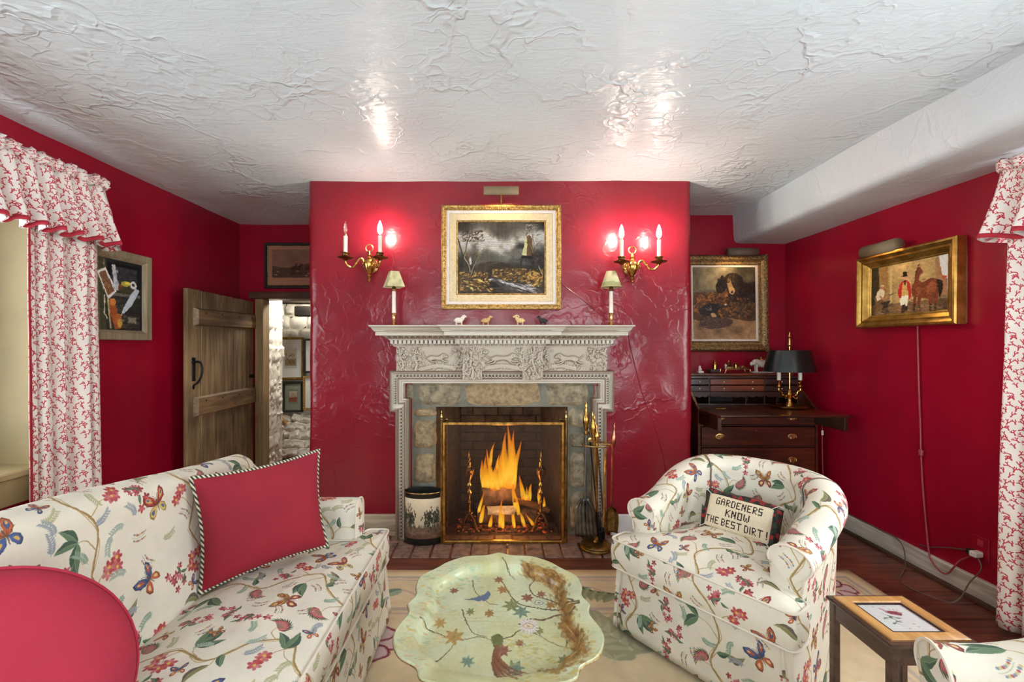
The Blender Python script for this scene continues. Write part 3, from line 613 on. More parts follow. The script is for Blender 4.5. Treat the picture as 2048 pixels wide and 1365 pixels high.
def relief_map(W=900, H=104):
    """carved hunting frieze as heights 0..1: hounds running between leafy trees"""
    R = np.random.default_rng(91); c = Cv(W, H, (28, 28, 28), 2); hh = H/W; g = lambda v: (v, v, v)
    def scroll(x, y, r, s, v):
        t = np.linspace(0, 3.6*math.pi, 34); q = np.stack([x+s*r*np.cos(t)*(1-t/14), y+r*np.sin(t)*(1-t/14)], 1); c.line(q, r*.42, g(v), .95, r*.2)
    def tree(x, wide):
        tw = curve([(x, hh*1.0), (x+.006, hh*.7), (x-.006, hh*.45), (x+.004, hh*.12)], 20); c.line(tw, .013, g(170), 1, .007)
        for i in range(int(60*wide/.05)):
            a, b = x+R.normal(0, wide*.5), R.uniform(.04, .95)*hh; v = R.uniform(90, 235)
            leaf(c, a, b, R.uniform(.010, .02), R.uniform(0, 6.28), g(v), g(v*.6), .55, .2, False)
        for i in range(3): scroll(x+R.normal(0, wide*.35), R.uniform(.2, .8)*hh, .009, 1 if i % 2 else -1, 215)
    def hound(x, y, k, f, lie=False):
        T = lambda P: rot2(P, 0, k, (x, y), f)
        c.poly(curve(T([(-1, -.08), (-.6, -.28), (0, -.22), (.5, -.3), (.85, -.5), (1.15, -.42), (1.42, -.22), (1.35, -.1), (1.05, -.12), (.85, .05), (.5, .2), (0, .12), (-.5, .22), (-.95, .15)]), 56), g(205))
        c.poly(curve(T([(-.95, .0), (-.6, -.2), (-.3, 0), (-.5, .22), (-.85, .2)]), 20), g(232)); c.poly(curve(T([(.3, -.2), (.65, -.26), (.8, 0), (.5, .16)]), 16), g(228)); c.poly(T([(.85, -.44), (1.0, -.38), (.95, -.1), (.85, -.2)]), g(150))
        L = ([(-.8, .15), (-1.15, .35), (-1.5, .4)], [(-.6, .18), (-.8, .45), (-1.15, .55)], [(.6, .1), (1., .3), (1.4, .3)], [(.45, .14), (.8, .42), (1.2, .5)]) if not lie else ([(-.8, .15), (-.4, .35), (.1, .36)], [(.6, .1), (1.0, .3), (1.45, .34)])
        for q in L: c.line(curve(T(q), 10), k*.17, g(206), 1, k*.08)
        c.line(curve(T([(-.98, 0), (-1.3, -.15), (-1.6, -.42)]), 10), k*.08, g(190), 1, k*.04); c.ell(*T([(1.14, -.3)])[0], k*.04, k*.04, g(70))
    for i in range(240):
        x = R.uniform(0, 1); v = R.uniform(60, 170); leaf(c, x, hh*R.uniform(.78, 1.0), R.uniform(.01, .022), R.uniform(-2.6, -.5), g(v), g(v*.6), .3, .1, False)
    for x in (.22, .75, .5): c.line(curve([(x-.1, hh*.95), (x, hh*.8), (x+.09, hh*.92)], 12), .018, g(110))
    hound(.205, hh*.5, .043, 1, True); hound(.505, hh*.5, .045, 1); hound(.80, hh*.52, .05, -1)
    for x, wd in ((.03, .05), (.1, .045), (.345, .06), (.665, .06), (.93, .03), (.985, .025), (.58, .02), (.42, .02)): tree(x, wd)
    a = c.out()[..., 0]/255.
    b = a.copy()
    bl = lambda q, n: q if n == 0 else bl((q+np.roll(q, 1, 0)+np.roll(q, -1, 0)+np.roll(q, 1, 1)+np.roll(q, -1, 1))/5, n-1)
    return .5*bl(b, 2)+.62*bl(b, 14)-.04
def painterly(a, amp=5., seed=1, tone=10.):
    """drag the paint about a little, so that edges are brushed and not cut"""
    h, w = a.shape[:2]; o = np.zeros_like(a)
    for k in range(2):
        dx = (fbm(w, h, w/12, 3, seed+k*7)-.5)*2*amp; dy = (fbm(w, h, w/12, 3, seed+50+k*7)-.5)*2*amp
        yy, xx = np.mgrid[0:h, 0:w]
        o += a[(yy+dy).astype(int) % h if amp < 4 else np.clip((yy+dy).astype(int), 0, h-1), (xx+dx).astype(int) % w if amp < 4 else np.clip((xx+dx).astype(int), 0, w-1)]
    o /= 2
    return o+(fbm(w, h, w/10, 4, seed+99)[..., None]-.5)*2*tone
# ------------------------------------------------------------------ materials
class N:
    def __init__(s, name):
        s.m = bpy.data.materials.new(name); s.m.use_nodes = True; s.t = s.m.node_tree; s.b = s.t.nodes['Principled BSDF']
        s.co = s.t.nodes.new('ShaderNodeTexCoord')
    def n(s, typ, **k):
        x = s.t.nodes.new('ShaderNode'+typ)
        for a, v in k.items(): setattr(x, a, v)
        return x
    def l(s, a, b): s.t.links.new(a, b)
    def map(s, scale=(1, 1, 1), src='Object', rot=(0, 0, 0)):
        x = s.n('Mapping'); x.inputs['Scale'].default_value = scale; x.inputs['Rotation'].default_value = rot; s.l(s.co.outputs[src], x.inputs[0]); return x.outputs[0]
    def noise(s, vec, scale, det=4, rough=.55, dist=0.):
        x = s.n('TexNoise'); x.inputs['Scale'].default_value = scale; x.inputs['Detail'].default_value = det; x.inputs['Roughness'].default_value = rough; x.inputs['Distortion'].default_value = dist
        s.l(vec, x.inputs['Vector']); return x.outputs['Fac']
    def ramp(s, fac, stops):
        x = s.n('ValToRGB'); e = x.color_ramp.elements
        while len(e) < len(stops): e.new(.5)
        for i, (p, c) in enumerate(stops): e[i].position = p; e[i].color = c
        s.l(fac, x.inputs[0]); return x.outputs[0]
    def mathn(s, op, a, b=None, c=None, clamp=False):
        x = s.n('Math', operation=op); x.use_clamp = clamp
        for i, v in enumerate((a, b, c)):
            if v is None: continue
            if isinstance(v, (int, float)): x.inputs[i].default_value = v
            else: s.l(v, x.inputs[i])
        return x.outputs[0]
    def mix(s, fac, a, b, typ='MIX'):
        x = s.n('Mix', data_type='RGBA', blend_type=typ)
        for i, v in ((0, fac), (6, a), (7, b)):
            if isinstance(v, (int, float)): x.inputs[i].default_value = v
            elif isinstance(v, tuple): x.inputs[i].default_value = v
            else: s.l(v, x.inputs[i])
        return x.outputs[2]
    def bump(s, h, strength=.4, dist=.01):
        x = s.n('Bump'); x.inputs['Strength'].default_value = strength; x.inputs['Distance'].default_value = dist
        s.l(h, x.inputs['Height']); s.l(x.outputs[0], s.b.inputs['Normal']); return x
    def set(s, col=None, rough=None, metal=None, spec=None, coat=None):
        if col is not None:
            if isinstance(col, tuple): s.b.inputs['Base Color'].default_value = col
            else: s.l(col, s.b.inputs['Base Color'])
        if rough is not None: s.b.inputs['Roughness'].default_value = rough
        if metal is not None: s.b.inputs['Metallic'].default_value = metal
        if spec is not None: s.b.inputs['Specular IOR Level'].default_value = spec
        if coat is not None: s.b.inputs['Coat Weight'].default_value = coat; s.b.inputs['Coat Roughness'].default_value = .15
        return s
def simple(name, c, rough=.5, metal=0., var=.15, ns=18., bump=.0, bs=80., spec=.5, stretch=(1, 1, 1), coat=None):
    g = N(name); v = g.map(stretch); f = g.noise(v, ns)
    a, b = lin(c), lin(tuple(x*(1-var) for x in c)); a2 = lin(tuple(min(255, x*(1+var*.6)) for x in c))
    g.set(g.ramp(f, [(.25, b), (.5, a), (.75, a2)]), rough, metal, spec, coat)
    if bump: g.bump(g.noise(v, bs), bump, .004)
    return g.m
def wood(name, dark, light, axis=0, rough=.45, scale=1., grain=1., coat=None, bump=.15):
    g = N(name); s = [9*scale]*3; s[axis] = .7*scale; v = g.map(tuple(s)); f = g.noise(v, 3., 6, .65, .6); k = g.noise(g.map((1, 1, 1)), 2.2, 2)
    f2 = g.mathn('ADD', g.mathn('MULTIPLY', f, grain), g.mathn('MULTIPLY', g.mathn('SUBTRACT', k, .5), .7))
    mid = tuple((a+b)/2 for a, b in zip(dark, light))
    g.set(g.ramp(f2, [(.28, lin(dark)), (.5, lin(mid)), (.72, lin(light))]), rough, 0, .5, coat); g.bump(f, bump, .003)
    return g.m
def plaster(name, c, rough, var, dist=.012, strength=.7, scale=1., spec=.5, plates=1.):
    """hand-trowelled plaster: overlapping skims with raised lips, and brushed ridges between them"""
    g = N(name); p = g.map((scale,)*3)
    wn = g.n('TexNoise'); wn.inputs['Scale'].default_value = 1.9; wn.inputs['Detail'].default_value = 4; wn.inputs['Roughness'].default_value = .6; g.l(p, wn.inputs['Vector'])
    a = g.n('VectorMath', operation='MULTIPLY_ADD'); a.inputs[1].default_value = (.95,)*3; g.l(wn.outputs['Color'], a.inputs[0]); g.l(p, a.inputs[2]); wp = a.outputs[0]
    h = None
    for sc, wt in ((2.1, .62*plates), (5.3, .26*plates)):
        vo = g.n('TexVoronoi'); vo.inputs['Scale'].default_value = sc; g.l(wp, vo.inputs['Vector'])
        se = g.n('SeparateColor'); g.l(vo.outputs['Color'], se.inputs[0])
        ve = g.n('TexVoronoi', feature='DISTANCE_TO_EDGE'); ve.inputs['Scale'].default_value = sc; g.l(wp, ve.inputs['Vector'])
        lip = g.mathn('MULTIPLY', g.mathn('SUBTRACT', 1., g.mathn('MULTIPLY', ve.outputs['Distance'], 16., clamp=True), clamp=True), g.mathn('SUBTRACT', g.noise(p, 2.6, 2), .36))
        k = g.mathn('ADD', g.mathn('MULTIPLY', g.mathn('MULTIPLY', se.outputs[0], g.mathn('SUBTRACT', g.noise(p, 1.3, 1), .3, clamp=True)), wt*1.6), g.mathn('MULTIPLY', lip, wt*1.5))
        h = k if h is None else g.mathn('ADD', h, k)
    st = g.noise(g.map((2*scale, 9*scale, 5*scale), rot=(.3, .2, .6)), 3.4, 4, .7, 1.2)
    h = g.mathn('ADD', h, g.mathn('MULTIPLY', st, .16)); h = g.mathn('ADD', h, g.mathn('MULTIPLY', g.noise(p, 14, 3, .65), .12))
    h = g.mathn('ADD', h, g.mathn('MULTIPLY', g.noise(p, 2.2, 2), .35))
    g.bump(h, strength, dist)
    f = g.noise(p, 2.3, 4); g.set(g.ramp(f, [(.3, lin(tuple(x*(1-var) for x in c))), (.7, lin(c))]), rough, 0, spec)
    return g.m
def image_mat(name, arr, rough=.6, weave=0., coat=None, spec=.4, emis=0, thr=False):
    g = N(name); t = g.n('TexImage'); t.image = to_image(name, arr); t.interpolation = 'Cubic'; g.l(g.co.outputs['UV'], t.inputs[0])
    k = g.noise(g.map((1, 1, 1)), 6, 3); c = g.mix(1., t.outputs[0], g.ramp(k, [(.3, (.9, .9, .9, 1)), (.7, (1, 1, 1, 1))]), 'MULTIPLY')
    g.set(c, rough, 0, spec, coat)
    if weave: g.bump(g.noise(g.map((1, 1, 1)), weave, 2), .25, .002)
    return g.m
def gild(name, c, dark, rough=.38, ns=40., metal=.85):
    g = N(name); v = g.map(); f = g.noise(v, ns, 5, .6)
    g.set(g.ramp(f, [(.35, lin(dark)), (.6, lin(c)), (.8, lin(tuple(min(255, x*1.15) for x in c)))]), rough, metal); g.bump(g.noise(v, ns*2.5), .3, .003); return g.m
M = {}
M['red_wall'] = plaster('red_gloss_plaster', (138, 22, 38), .24, .12, .013, .55, .95, .5)
M['red_smooth'] = plaster('red_gloss_wall', (164, 12, 42), .32, .12, .005, .4, 1., .38, .5)
M['ceiling'] = plaster('white_ceiling_plaster', (214, 223, 227), .28, .03, .022, .9, .9, .28)
M['beam'] = plaster('white_beam_plaster', (214, 222, 226), .5, .03, .010, .5, 1.2)
M['white_paint'] = wood('whitewashed_wood', (150, 140, 124), (222, 216, 204), 1, .6, 1., 1.)
M['white_paint_x'] = wood('whitewashed_wood_x', (140, 122, 100), (206, 188, 160), 0, .6, 1., 1.)
M['cream'] = simple('cream_window_paint', (146, 128, 90), .5, 0, .08, 4, .1, 40)
M['white_trim'] = simple('white_trim_paint', (228, 226, 220), .4, 0, .05, 5)
M['floor'] = wood('dark_floor_board', (62, 30, 22), (140, 76, 56), 0, .32, 1.4, 1., None, .2)
M['gap'] = simple('dark_gap', (20, 13, 10), .9)
M['brick'] = simple('hearth_brick', (130, 100, 84), .75, 0, .4, 22, .6, 60)
M['soot'] = simple('sooty_brick', (84, 62, 44), .9, 0, .4, 18, .6, 50)
M['mortar'] = simple('grey_mortar', (120, 118, 104), .85, 0, .2, 14, .5, 40)
M['stone'] = simple('buff_stone', (156, 134, 102), .85, 0, .3, 34, .9, 90)
M['stone_grey'] = simple('grey_stone', (142, 130, 106), .85, 0, .38, 26, 1., 70)
M['lime'] = simple('limewashed_stone', (236, 230, 214), .8, 0, .1, 12, .6, 40)
M['lime_mortar'] = simple('limewash_mortar', (222, 214, 194), .85, 0, .12, 12, .6, 40)
M['carved'] = None
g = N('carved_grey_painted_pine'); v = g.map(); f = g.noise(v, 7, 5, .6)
ge = g.n('NewGeometry'); po = g.ramp(ge.outputs['Pointiness'], [(.44, lin((112, 88, 70))), (.5, lin((190, 180, 162))), (.56, lin((212, 206, 192)))])  # shading put into the colour: crevices of the carving darker, edges lighter
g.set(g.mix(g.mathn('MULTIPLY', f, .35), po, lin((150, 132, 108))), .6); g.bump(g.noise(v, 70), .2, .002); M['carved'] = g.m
M['door_wood'] = wood('old_door_board', (82, 64, 42), (166, 138, 98), 2, .5, 1., 1.)
M['door_wood_h'] = wood('old_door_batten', (82, 60, 38), (168, 134, 92), 1, .45, 1., 1.)
M['post'] = wood('bare_door_post', (110, 88, 56), (168, 142, 98), 2, .6)
M['lintel'] = wood('dark_lintel', (44, 24, 16), (104, 66, 42), 0, .5)
M['beam_dark'] = wood('dark_hall_beam', (26, 20, 16), (62, 48, 38), 0, .6)
M['iron'] = simple('black_iron', (42, 42, 44), .4, .8, .3, 40)
M['mahogany'] = wood('mahogany', (40, 15, 9), (104, 48, 26), 0, .28, 1.2, 1., .4, .06)
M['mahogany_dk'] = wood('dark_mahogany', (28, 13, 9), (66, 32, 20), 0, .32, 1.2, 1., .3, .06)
M['mahogany_lt'] = wood('red_mahogany', (74, 28, 14), (138, 66, 34), 0, .28, 1.2, 1., .4, .06)
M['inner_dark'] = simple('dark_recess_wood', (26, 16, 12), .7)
M['brass'] = gild('polished_brass', (214, 170, 92), (146, 104, 48), .24, 24, 1.)
M['brass_old'] = gild('tarnished_brass', (166, 132, 76), (100, 76, 42), .34, 24, 1.)
M['brass_pale'] = gild('pale_brass', (226, 196, 130), (170, 136, 78), .26, 24, 1.)
M['gilt'] = gild('gilt_frame', (206, 172, 104), (140, 104, 52), .38, 60, .75)
M['gilt_dark'] = gild('antique_gilt_frame', (160, 130, 84), (92, 72, 44), .45, 70, .6)
M['gilt_bright'] = gild('smooth_gilt_frame', (196, 158, 80), (150, 112, 48), .32, 14, .85)
M['steel'] = simple('burnished_steel', (112, 112, 112), .3, 1., .25, 30)
M['copper'] = gild('copper_red_brass', (214, 140, 112), (160, 92, 70), .28, 24, 1.)
M['ivory'] = simple('ivory_candle_sleeve', (236, 230, 212), .45, 0, .05, 8)
M['white_china'] = simple('white_china', (232, 226, 214), .3, 0, .1, 40)
M['linen'] = simple('cream_linen_liner', (222, 200, 158), .8, 0, .08, 60, .2, 200)
M['linen_pink'] = simple('pale_inner_liner', (226, 214, 204), .8, 0, .05, 60)
M['olive_frame'] = wood('grey_oak_frame', (118, 104, 80), (168, 152, 122), 2, .6, 1.6)
M['black_frame'] = simple('black_frame', (34, 30, 28), .4, 0, .3, 30)
M['green_frame'] = simple('dark_green_frame', (46, 52, 44), .4, 0, .3, 30)
M['putty_metal'] = simple('putty_enamelled_metal', (132, 114, 86), .6, 0., .08, 8)
M['grey_metal'] = simple('grey_brown_metal', (104, 88, 72), .6, 0., .08, 8)
M['black_shade'] = simple('black_tole_shade', (22, 26, 26), .3, .1, .1, 8)
M['black_lacquer'] = simple('black_lacquer', (24, 22, 20), .3, 0, .2, 20)
M['red_cloth'] = simple('crimson_twill', (146, 20, 40), .85, 0, .1, 3, .25, 500)
M['rose_cloth'] = simple('rose_crimson_twill', (164, 34, 56), .85, 0, .08, 3, .3, 420)
M['red_band'] = simple('red_binding', (176, 40, 56), .85, 0, .1, 30)
M['lining'] = simple('white_curtain_lining', (226, 222, 218), .85, 0, .06, 20)
M['red_cord'] = simple('rose_painted_cord', (166, 74, 80), .5, 0, .1, 20)
M['grey_cord'] = simple('brown_flex', (104, 86, 76), .5, 0, .1, 20)
M['white_plastic'] = simple('white_plastic', (226, 222, 212), .4)
M['dark_wood'] = wood('dark_table_wood', (44, 28, 22), (92, 66, 52), 1, .35, 1.2, 1., .2)
M['honey_wood'] = wood('honey_frame_wood', (156, 104, 50), (206, 156, 92), 1, .4, 1.5, 1., .2)
M['bark'] = simple('charred_bark', (112, 84, 66), .9, 0, .5, 26, 1., 40, stretch=(1, 1, 1))
M['split_wood'] = wood('split_log', (120, 76, 36), (190, 134, 72), 0, .8, 2.)
M['ash'] = simple('pale_ash', (186, 176, 168), .95, 0, .3, 40, .8, 60)
M['sheep_white'] = simple('white_wool', (236, 226, 212), .8, 0, .12, 150, .8, 300)
M['sheep_tan'] = simple('tan_wool', (206, 168, 108), .8, 0, .2, 150, .8, 300)
M['sheep_cream'] = simple('cream_wool', (226, 200, 140), .8, 0, .2, 150, .8, 300)
M['sheep_black'] = simple('black_wool', (52, 44, 44), .8, 0, .2, 150, .8, 300)
g = N('twisted_cord_green_cream'); wv = g.n('TexWave'); wv.inputs['Scale'].default_value = 34; wv.bands_direction = 'DIAGONAL'; wv.inputs['Distortion'].default_value = .4; g.l(g.map((1, 1, 1)), wv.inputs[0])
g.set(g.ramp(wv.outputs['Color'], [(.45, lin((40, 48, 44))), (.55, lin((206, 196, 168)))]), .8); M['twist'] = g.m
def emit(name, c, strength):
    g = N(name); g.b.inputs['Emission Color'].default_value = lin(c); g.b.inputs['Emission Strength'].default_value = strength; g.set(lin(c), .3); return g.m
M['bulb_on'] = emit('lit_candle_bulb', (255, 238, 218), 230)
M['strip'] = emit('picture_lamp_tube', (255, 214, 150), 48)
def glass(name, c=(1, 1, 1, 1), fac=.1, rough=.03):
    g = N(name); tr = g.n('BsdfTransparent'); tr.inputs[0].default_value = c; gl = g.n('BsdfGlossy'); gl.inputs['Roughness'].default_value = rough
    fr = g.n('LayerWeight'); mx = g.n('MixShader'); g.l(g.mathn('ADD', g.mathn('MULTIPLY', g.mathn('POWER', fr.outputs['Facing'], 4.), .7), .03+fac*.3), mx.inputs[0]); g.l(tr.outputs[0], mx.inputs[1]); g.l(gl.outputs[0], mx.inputs[2])
    g.l(mx.outputs[0], g.t.nodes['Material Output'].inputs[0]); return g.m
M['glass'] = glass('clear_glass')
M['bulb_off'] = glass('clear_bulb_glass', (.95, .93, .9, 1), .25)
# fine woven wire of the fire screen: part of the light passes, the wires hold a brownish sheen
g = N('fire_screen_wire_cloth'); tr = g.n('BsdfTransparent'); tr.inputs[0].default_value = (.92, .88, .84, 1)
g.set(lin((74, 58, 48)), .45, .4); mx = g.n('MixShader'); f = g.noise(g.map((14, 14, 5)), 3, 4); g.l(g.mathn('ADD', g.mathn('MULTIPLY', f, .12), .13), mx.inputs[0]); g.l(tr.outputs[0], mx.inputs[1]); g.l(g.b.outputs[0], mx.inputs[2]); g.l(mx.outputs[0], g.t.nodes['Material Output'].inputs[0]); M['wire'] = g.m
# flame: glowing gas, yellow at the root and orange to the tip, thin at its edges
g = N('flame'); se = g.n('SeparateXYZ'); g.l(g.co.outputs['UV'], se.inputs[0]); em = g.n('Emission'); f = g.noise(g.map((30, 30, 9)), 1.2, 3)
g.l(g.ramp(g.mathn('ADD', se.outputs[1], g.mathn('MULTIPLY', g.mathn('SUBTRACT', f, .5), .5)), [(.0, lin((255, 150, 30))), (.2, lin((255, 206, 60))), (.5, lin((255, 176, 30))), (1., lin((236, 104, 16)))]), em.inputs[0])
lw = g.n('LayerWeight'); lw.inputs[0].default_value = .35; tr = g.n('BsdfTransparent'); mx = g.n('MixShader')
fc = g.mathn('POWER', g.mathn('SUBTRACT', 1., lw.outputs['Facing']), 1.6); em.inputs[1].default_value = 1.15
fc = g.mathn('MULTIPLY', fc, g.mathn('SUBTRACT', 1.15, g.mathn('MULTIPLY', se.outputs[1], .75))); fc = g.mathn('MULTIPLY', fc, g.ramp(f, [(.3, (.35,)*3+(1,)), (.6, (1, 1, 1, 1))]), None, True)
g.l(fc, mx.inputs[0]); g.l(tr.outputs[0], mx.inputs[1]); g.l(em.outputs[0], mx.inputs[2]); g.l(mx.outputs[0], g.t.nodes['Material Output'].inputs[0]); M['flame'] = g.m
g = N('glowing_ember'); f = g.noise(g.map(), 40, 4, .7); g.set(lin((96, 74, 64)), .9); g.l(g.ramp(f, [(.5, (0, 0, 0, 1)), (.62, lin((230, 80, 24))), (.75, lin((255, 170, 70)))]), g.b.inputs['Emission Color']); g.b.inputs['Emission Strength'].default_value = .75; M['ember'] = g.m

M['chintz'] = image_mat('flowered_chintz', painterly(chintz(), 3., 2, 3.)*.85+np.array([20, 19, 15]), .62, 700, None, .35)
M['coral'] = image_mat('coral_print_cotton', coral(), .8, 500)
M['landscape'] = image_mat('stormy_landscape_oil', painterly(landscape(), 5., 5, 14.)*1.55, .35)
M['dog'] = image_mat('dog_oil', painterly(dog_picture(), 6., 6, 12.)*1.3, .4)
M['stable'] = image_mat('stable_yard_oil', painterly(stable_picture(), 7., 7, 20.)*1.2, .4)
M['cabinet'] = image_mat('cabinet_still_life_oil', painterly(cabinet_picture(), 7., 8, 18.)*1.25, .35)
M['hunt'] = image_mat('hunting_print', painterly(hunt_print(), 5., 9, 8.), .3)
M['hall_print'] = image_mat('hall_print_mounted', small_print(3, (206, 196, 176), (150, 130, 96), (240, 238, 230)), .4)
M['hall_print_green'] = image_mat('hall_print_green_mount', small_print(5, (206, 190, 170), (160, 90, 70), (150, 160, 140)), .4)
M['bird'] = image_mat('bird_needlework', bird_panel(), .8, 600)
M['motto'] = image_mat('motto_needlework', pillow_text(), .9, 700)
M['tray'] = image_mat('painted_tole', painterly(tray_print(), 7., 12, 9.)*np.array([.92, .92, .87]), .3, 0, .35)
M['rug'] = image_mat('flat_woven_rug', painterly(rug_print(), 2., 13, 4.), .95, 400)
M['basket'] = image_mat('painted_basket_scene', painterly(basket_print(), 4., 14, 6.), .4)
M['shade_plain'] = simple('green_cream_shade', (206, 200, 150), .6, 0, .18, 24)
M['shade'] = image_mat('painted_paper_shade', shade_print(), .7)
g = N('dark_floral_border'); vo = g.n('TexVoronoi'); vo.inputs['Scale'].default_value = 60; g.l(g.map(), vo.inputs['Vector']); se = g.n('SeparateColor'); g.l(vo.outputs['Color'], se.inputs[0])
g.set(g.ramp(se.outputs[0], [(.3, lin((28, 26, 24))), (.55, lin((40, 62, 44))), (.72, lin((60, 30, 26))), (.85, lin((150, 36, 40)))]), .9); M['border'] = g.m
# ------------------------------------------------------------------ the room
YF = 3.07            # face of the chimney breast
XL, XR, YL, YR, ZC = -2.41, 2.44, 4.17, 3.85, 2.405
def skin(name, path, z0, z1, m, amp=.007, step=.035, parent=None):
    """rough plaster: a wall surface along a plan path, its normal side (right of travel) uneven by amp"""
    p = [np.array(path[0], float)]
    for a, b in zip(path[:-1], path[1:]):
        a, b = np.array(a, float), np.array(b, float); k = max(1, int(round(np.linalg.norm(b-a)/step)))
        p += [a+(b-a)*i/k for i in range(1, k+1)]
    p = np.array(p); t = np.gradient(p, axis=0); t /= np.linalg.norm(t, axis=1, keepdims=True); n = np.stack([t[:, 1], -t[:, 0]], 1)
    nzv = max(2, int((z1-z0)/step)+1); G = np.empty((len(p), nzv, 3))
    for i in range(len(p)):
        for j in range(nzv):
            z = z0+(z1-z0)*j/(nzv-1); x, y = p[i]
            d = amp*(nz(x, y, z, 1.3)+.6*nz(x, y, z, 3.7)+.35*nz(x+9, y, z, 9.))
            G[i, j] = (x+n[i, 0]*d, y+n[i, 1]*d, z)
    return struct(MB().grid(G).build(name, m, parent, 60))
def sheet(name, x0, x1, y0, y1, z, m, amp=.01, step=.05):
    nu, nv = int((x1-x0)/step)+1, int((y1-y0)/step)+1
    G = np.array([[(x, y, z+amp*(nz(x, y, 0, .9)+.5*nz(x, y, 5, 2.8))) for y in np.linspace(y0, y1, nv)] for x in np.linspace(x0, x1, nu)])
    return struct(MB().grid(G).build(name, m, None, 60))

# floor: a dark bed with every board laid on it
floor = struct(MB().box(-2.9, 2.6, -1.3, 4.3, -.06, -.012).build('floor', M['gap']))
R = random.Random(2); y = -1.25; k = 0
while y < 4.2:
    wd = R.choice((.118, .122, .14, .13)); cut = R.uniform(-1.5, 1.8)
    for a, b in ((-2.85, cut), (cut+.003, 2.55)):
        MB().box(a, b, y, min(y+wd-.0035, 4.2), -.03, R.uniform(-.0015, .001), .002).build('floor_board', M['floor'], floor)
    y += wd
# ceiling, beam along the right wall
ceil = sheet('ceiling', -2.6, 2.6, -1.35, 4.4, ZC+.01, M['ceiling'], .012)
P = []
for yy in np.linspace(-1.35, 3.95, 90):
    row = []
    for x, z in ((1.985, 2.44), (1.99, 2.38), (1.993, 2.3), (1.997, 2.22), (2.005, 2.185), (2.022, 2.168), (2.06, 2.162), (2.15, 2.16), (2.3, 2.16), (2.5, 2.158)):
        row.append((x+.008*nz(x, yy, z, 1.5), yy, z+.007*nz(x+4, yy, z, 1.7)))
    P.append(row)
struct(MB().grid(np.array(P)).build('ceiling_beam', M['beam'], None, 60))

# walls
wl = skin('wall_left', [(XL, -1.3), (XL, .42)], -.05, 2.5, M['red_smooth'])
for nm, a, b, z0, z1 in (('wall_left', 2.33, 4.25, -.05, 2.5), ('wall_left', .42, 2.33, -.05, .56), ('wall_left', .42, 2.33, 2.1, 2.5)): skin(nm, [(XL, a), (XL, b)], z0, z1, M['red_smooth'], .004)
for a, b, z0, z1 in ((-1.3, .5, -.05, 2.5), (1.82, 3.95, -.05, 2.5), (.5, 1.82, -.05, .78), (.5, 1.82, 2.06, 2.5)): skin('wall_right', [(XR, b), (XR, a)], z0, z1, M['red_smooth'], .004)
skin('wall_back', [(1.2, YR), (2.55, YR)], -.05, 2.5, M['red_smooth'], .006)
skin('wall_back', [(-2.5, YL), (-2.245, YL)], -.05, 2.5, M['red_smooth'], .004)
skin('wall_back', [(-2.245, YL), (-1.2, YL)], 1.79, 2.5, M['red_smooth'], .004)
for a, b, z0, z1 in ((-2.5, -1.52, -.05, 2.5), (.02, .48, -.05, 2.5), (1.82, 2.5, -.05, 2.5), (-1.52, .02, -.05, .58), (.48, 1.82, -.05, .58), (-1.52, .02, 2.12, 2.5), (.48, 1.82, 2.12, 2.5)):
    skin('wall_rear', [(b, -1.25), (a, -1.25)], z0, z1, M['red_smooth'], .003, .12)
# chimney breast: one rough skin wrapped round its two soft corners
cx0, cx1 = -1.312, 1.313
def around(xa, xb):
    q = []
    if xa == cx0: q += [(cx0, 4.25), (cx0, YF+.03), (cx0+.012, YF+.008), (cx0+.035, YF)]
    else: q += [(xa, YF)]
    if xb == cx1: q += [(cx1-.035, YF), (cx1-.012, YF+.008), (cx1, YF+.03), (cx1, 3.95)]
    else: q += [(xb, YF)]
    return q
skin('wall_chimney', around(cx0, cx1), 1.1, 2.45, M['red_wall'], .009, .03)
skin('wall_chimney', around(cx0, -.60), -.02, 1.1, M['red_wall'], .009, .03)
skin('wall_chimney', around(.64, cx1), -.02, 1.1, M['red_wall'], .009, .03)
# an old wire run and a crack, both painted over
struct(MB().tube(spline([at(1120, 566, YF-.004), at(1165, 600, YF-.004), at(1215, 640, YF-.003), at(1250, 655, YF-.003), at(1262, 700, YF-.004), at(1285, 790, YF-.004), at(1318, 880, YF-.004), at(1335, 960, YF-.003), at(1350, 1040, YF-.003)], 50), .0035, 6).build('trim_1', M['red_wall']))

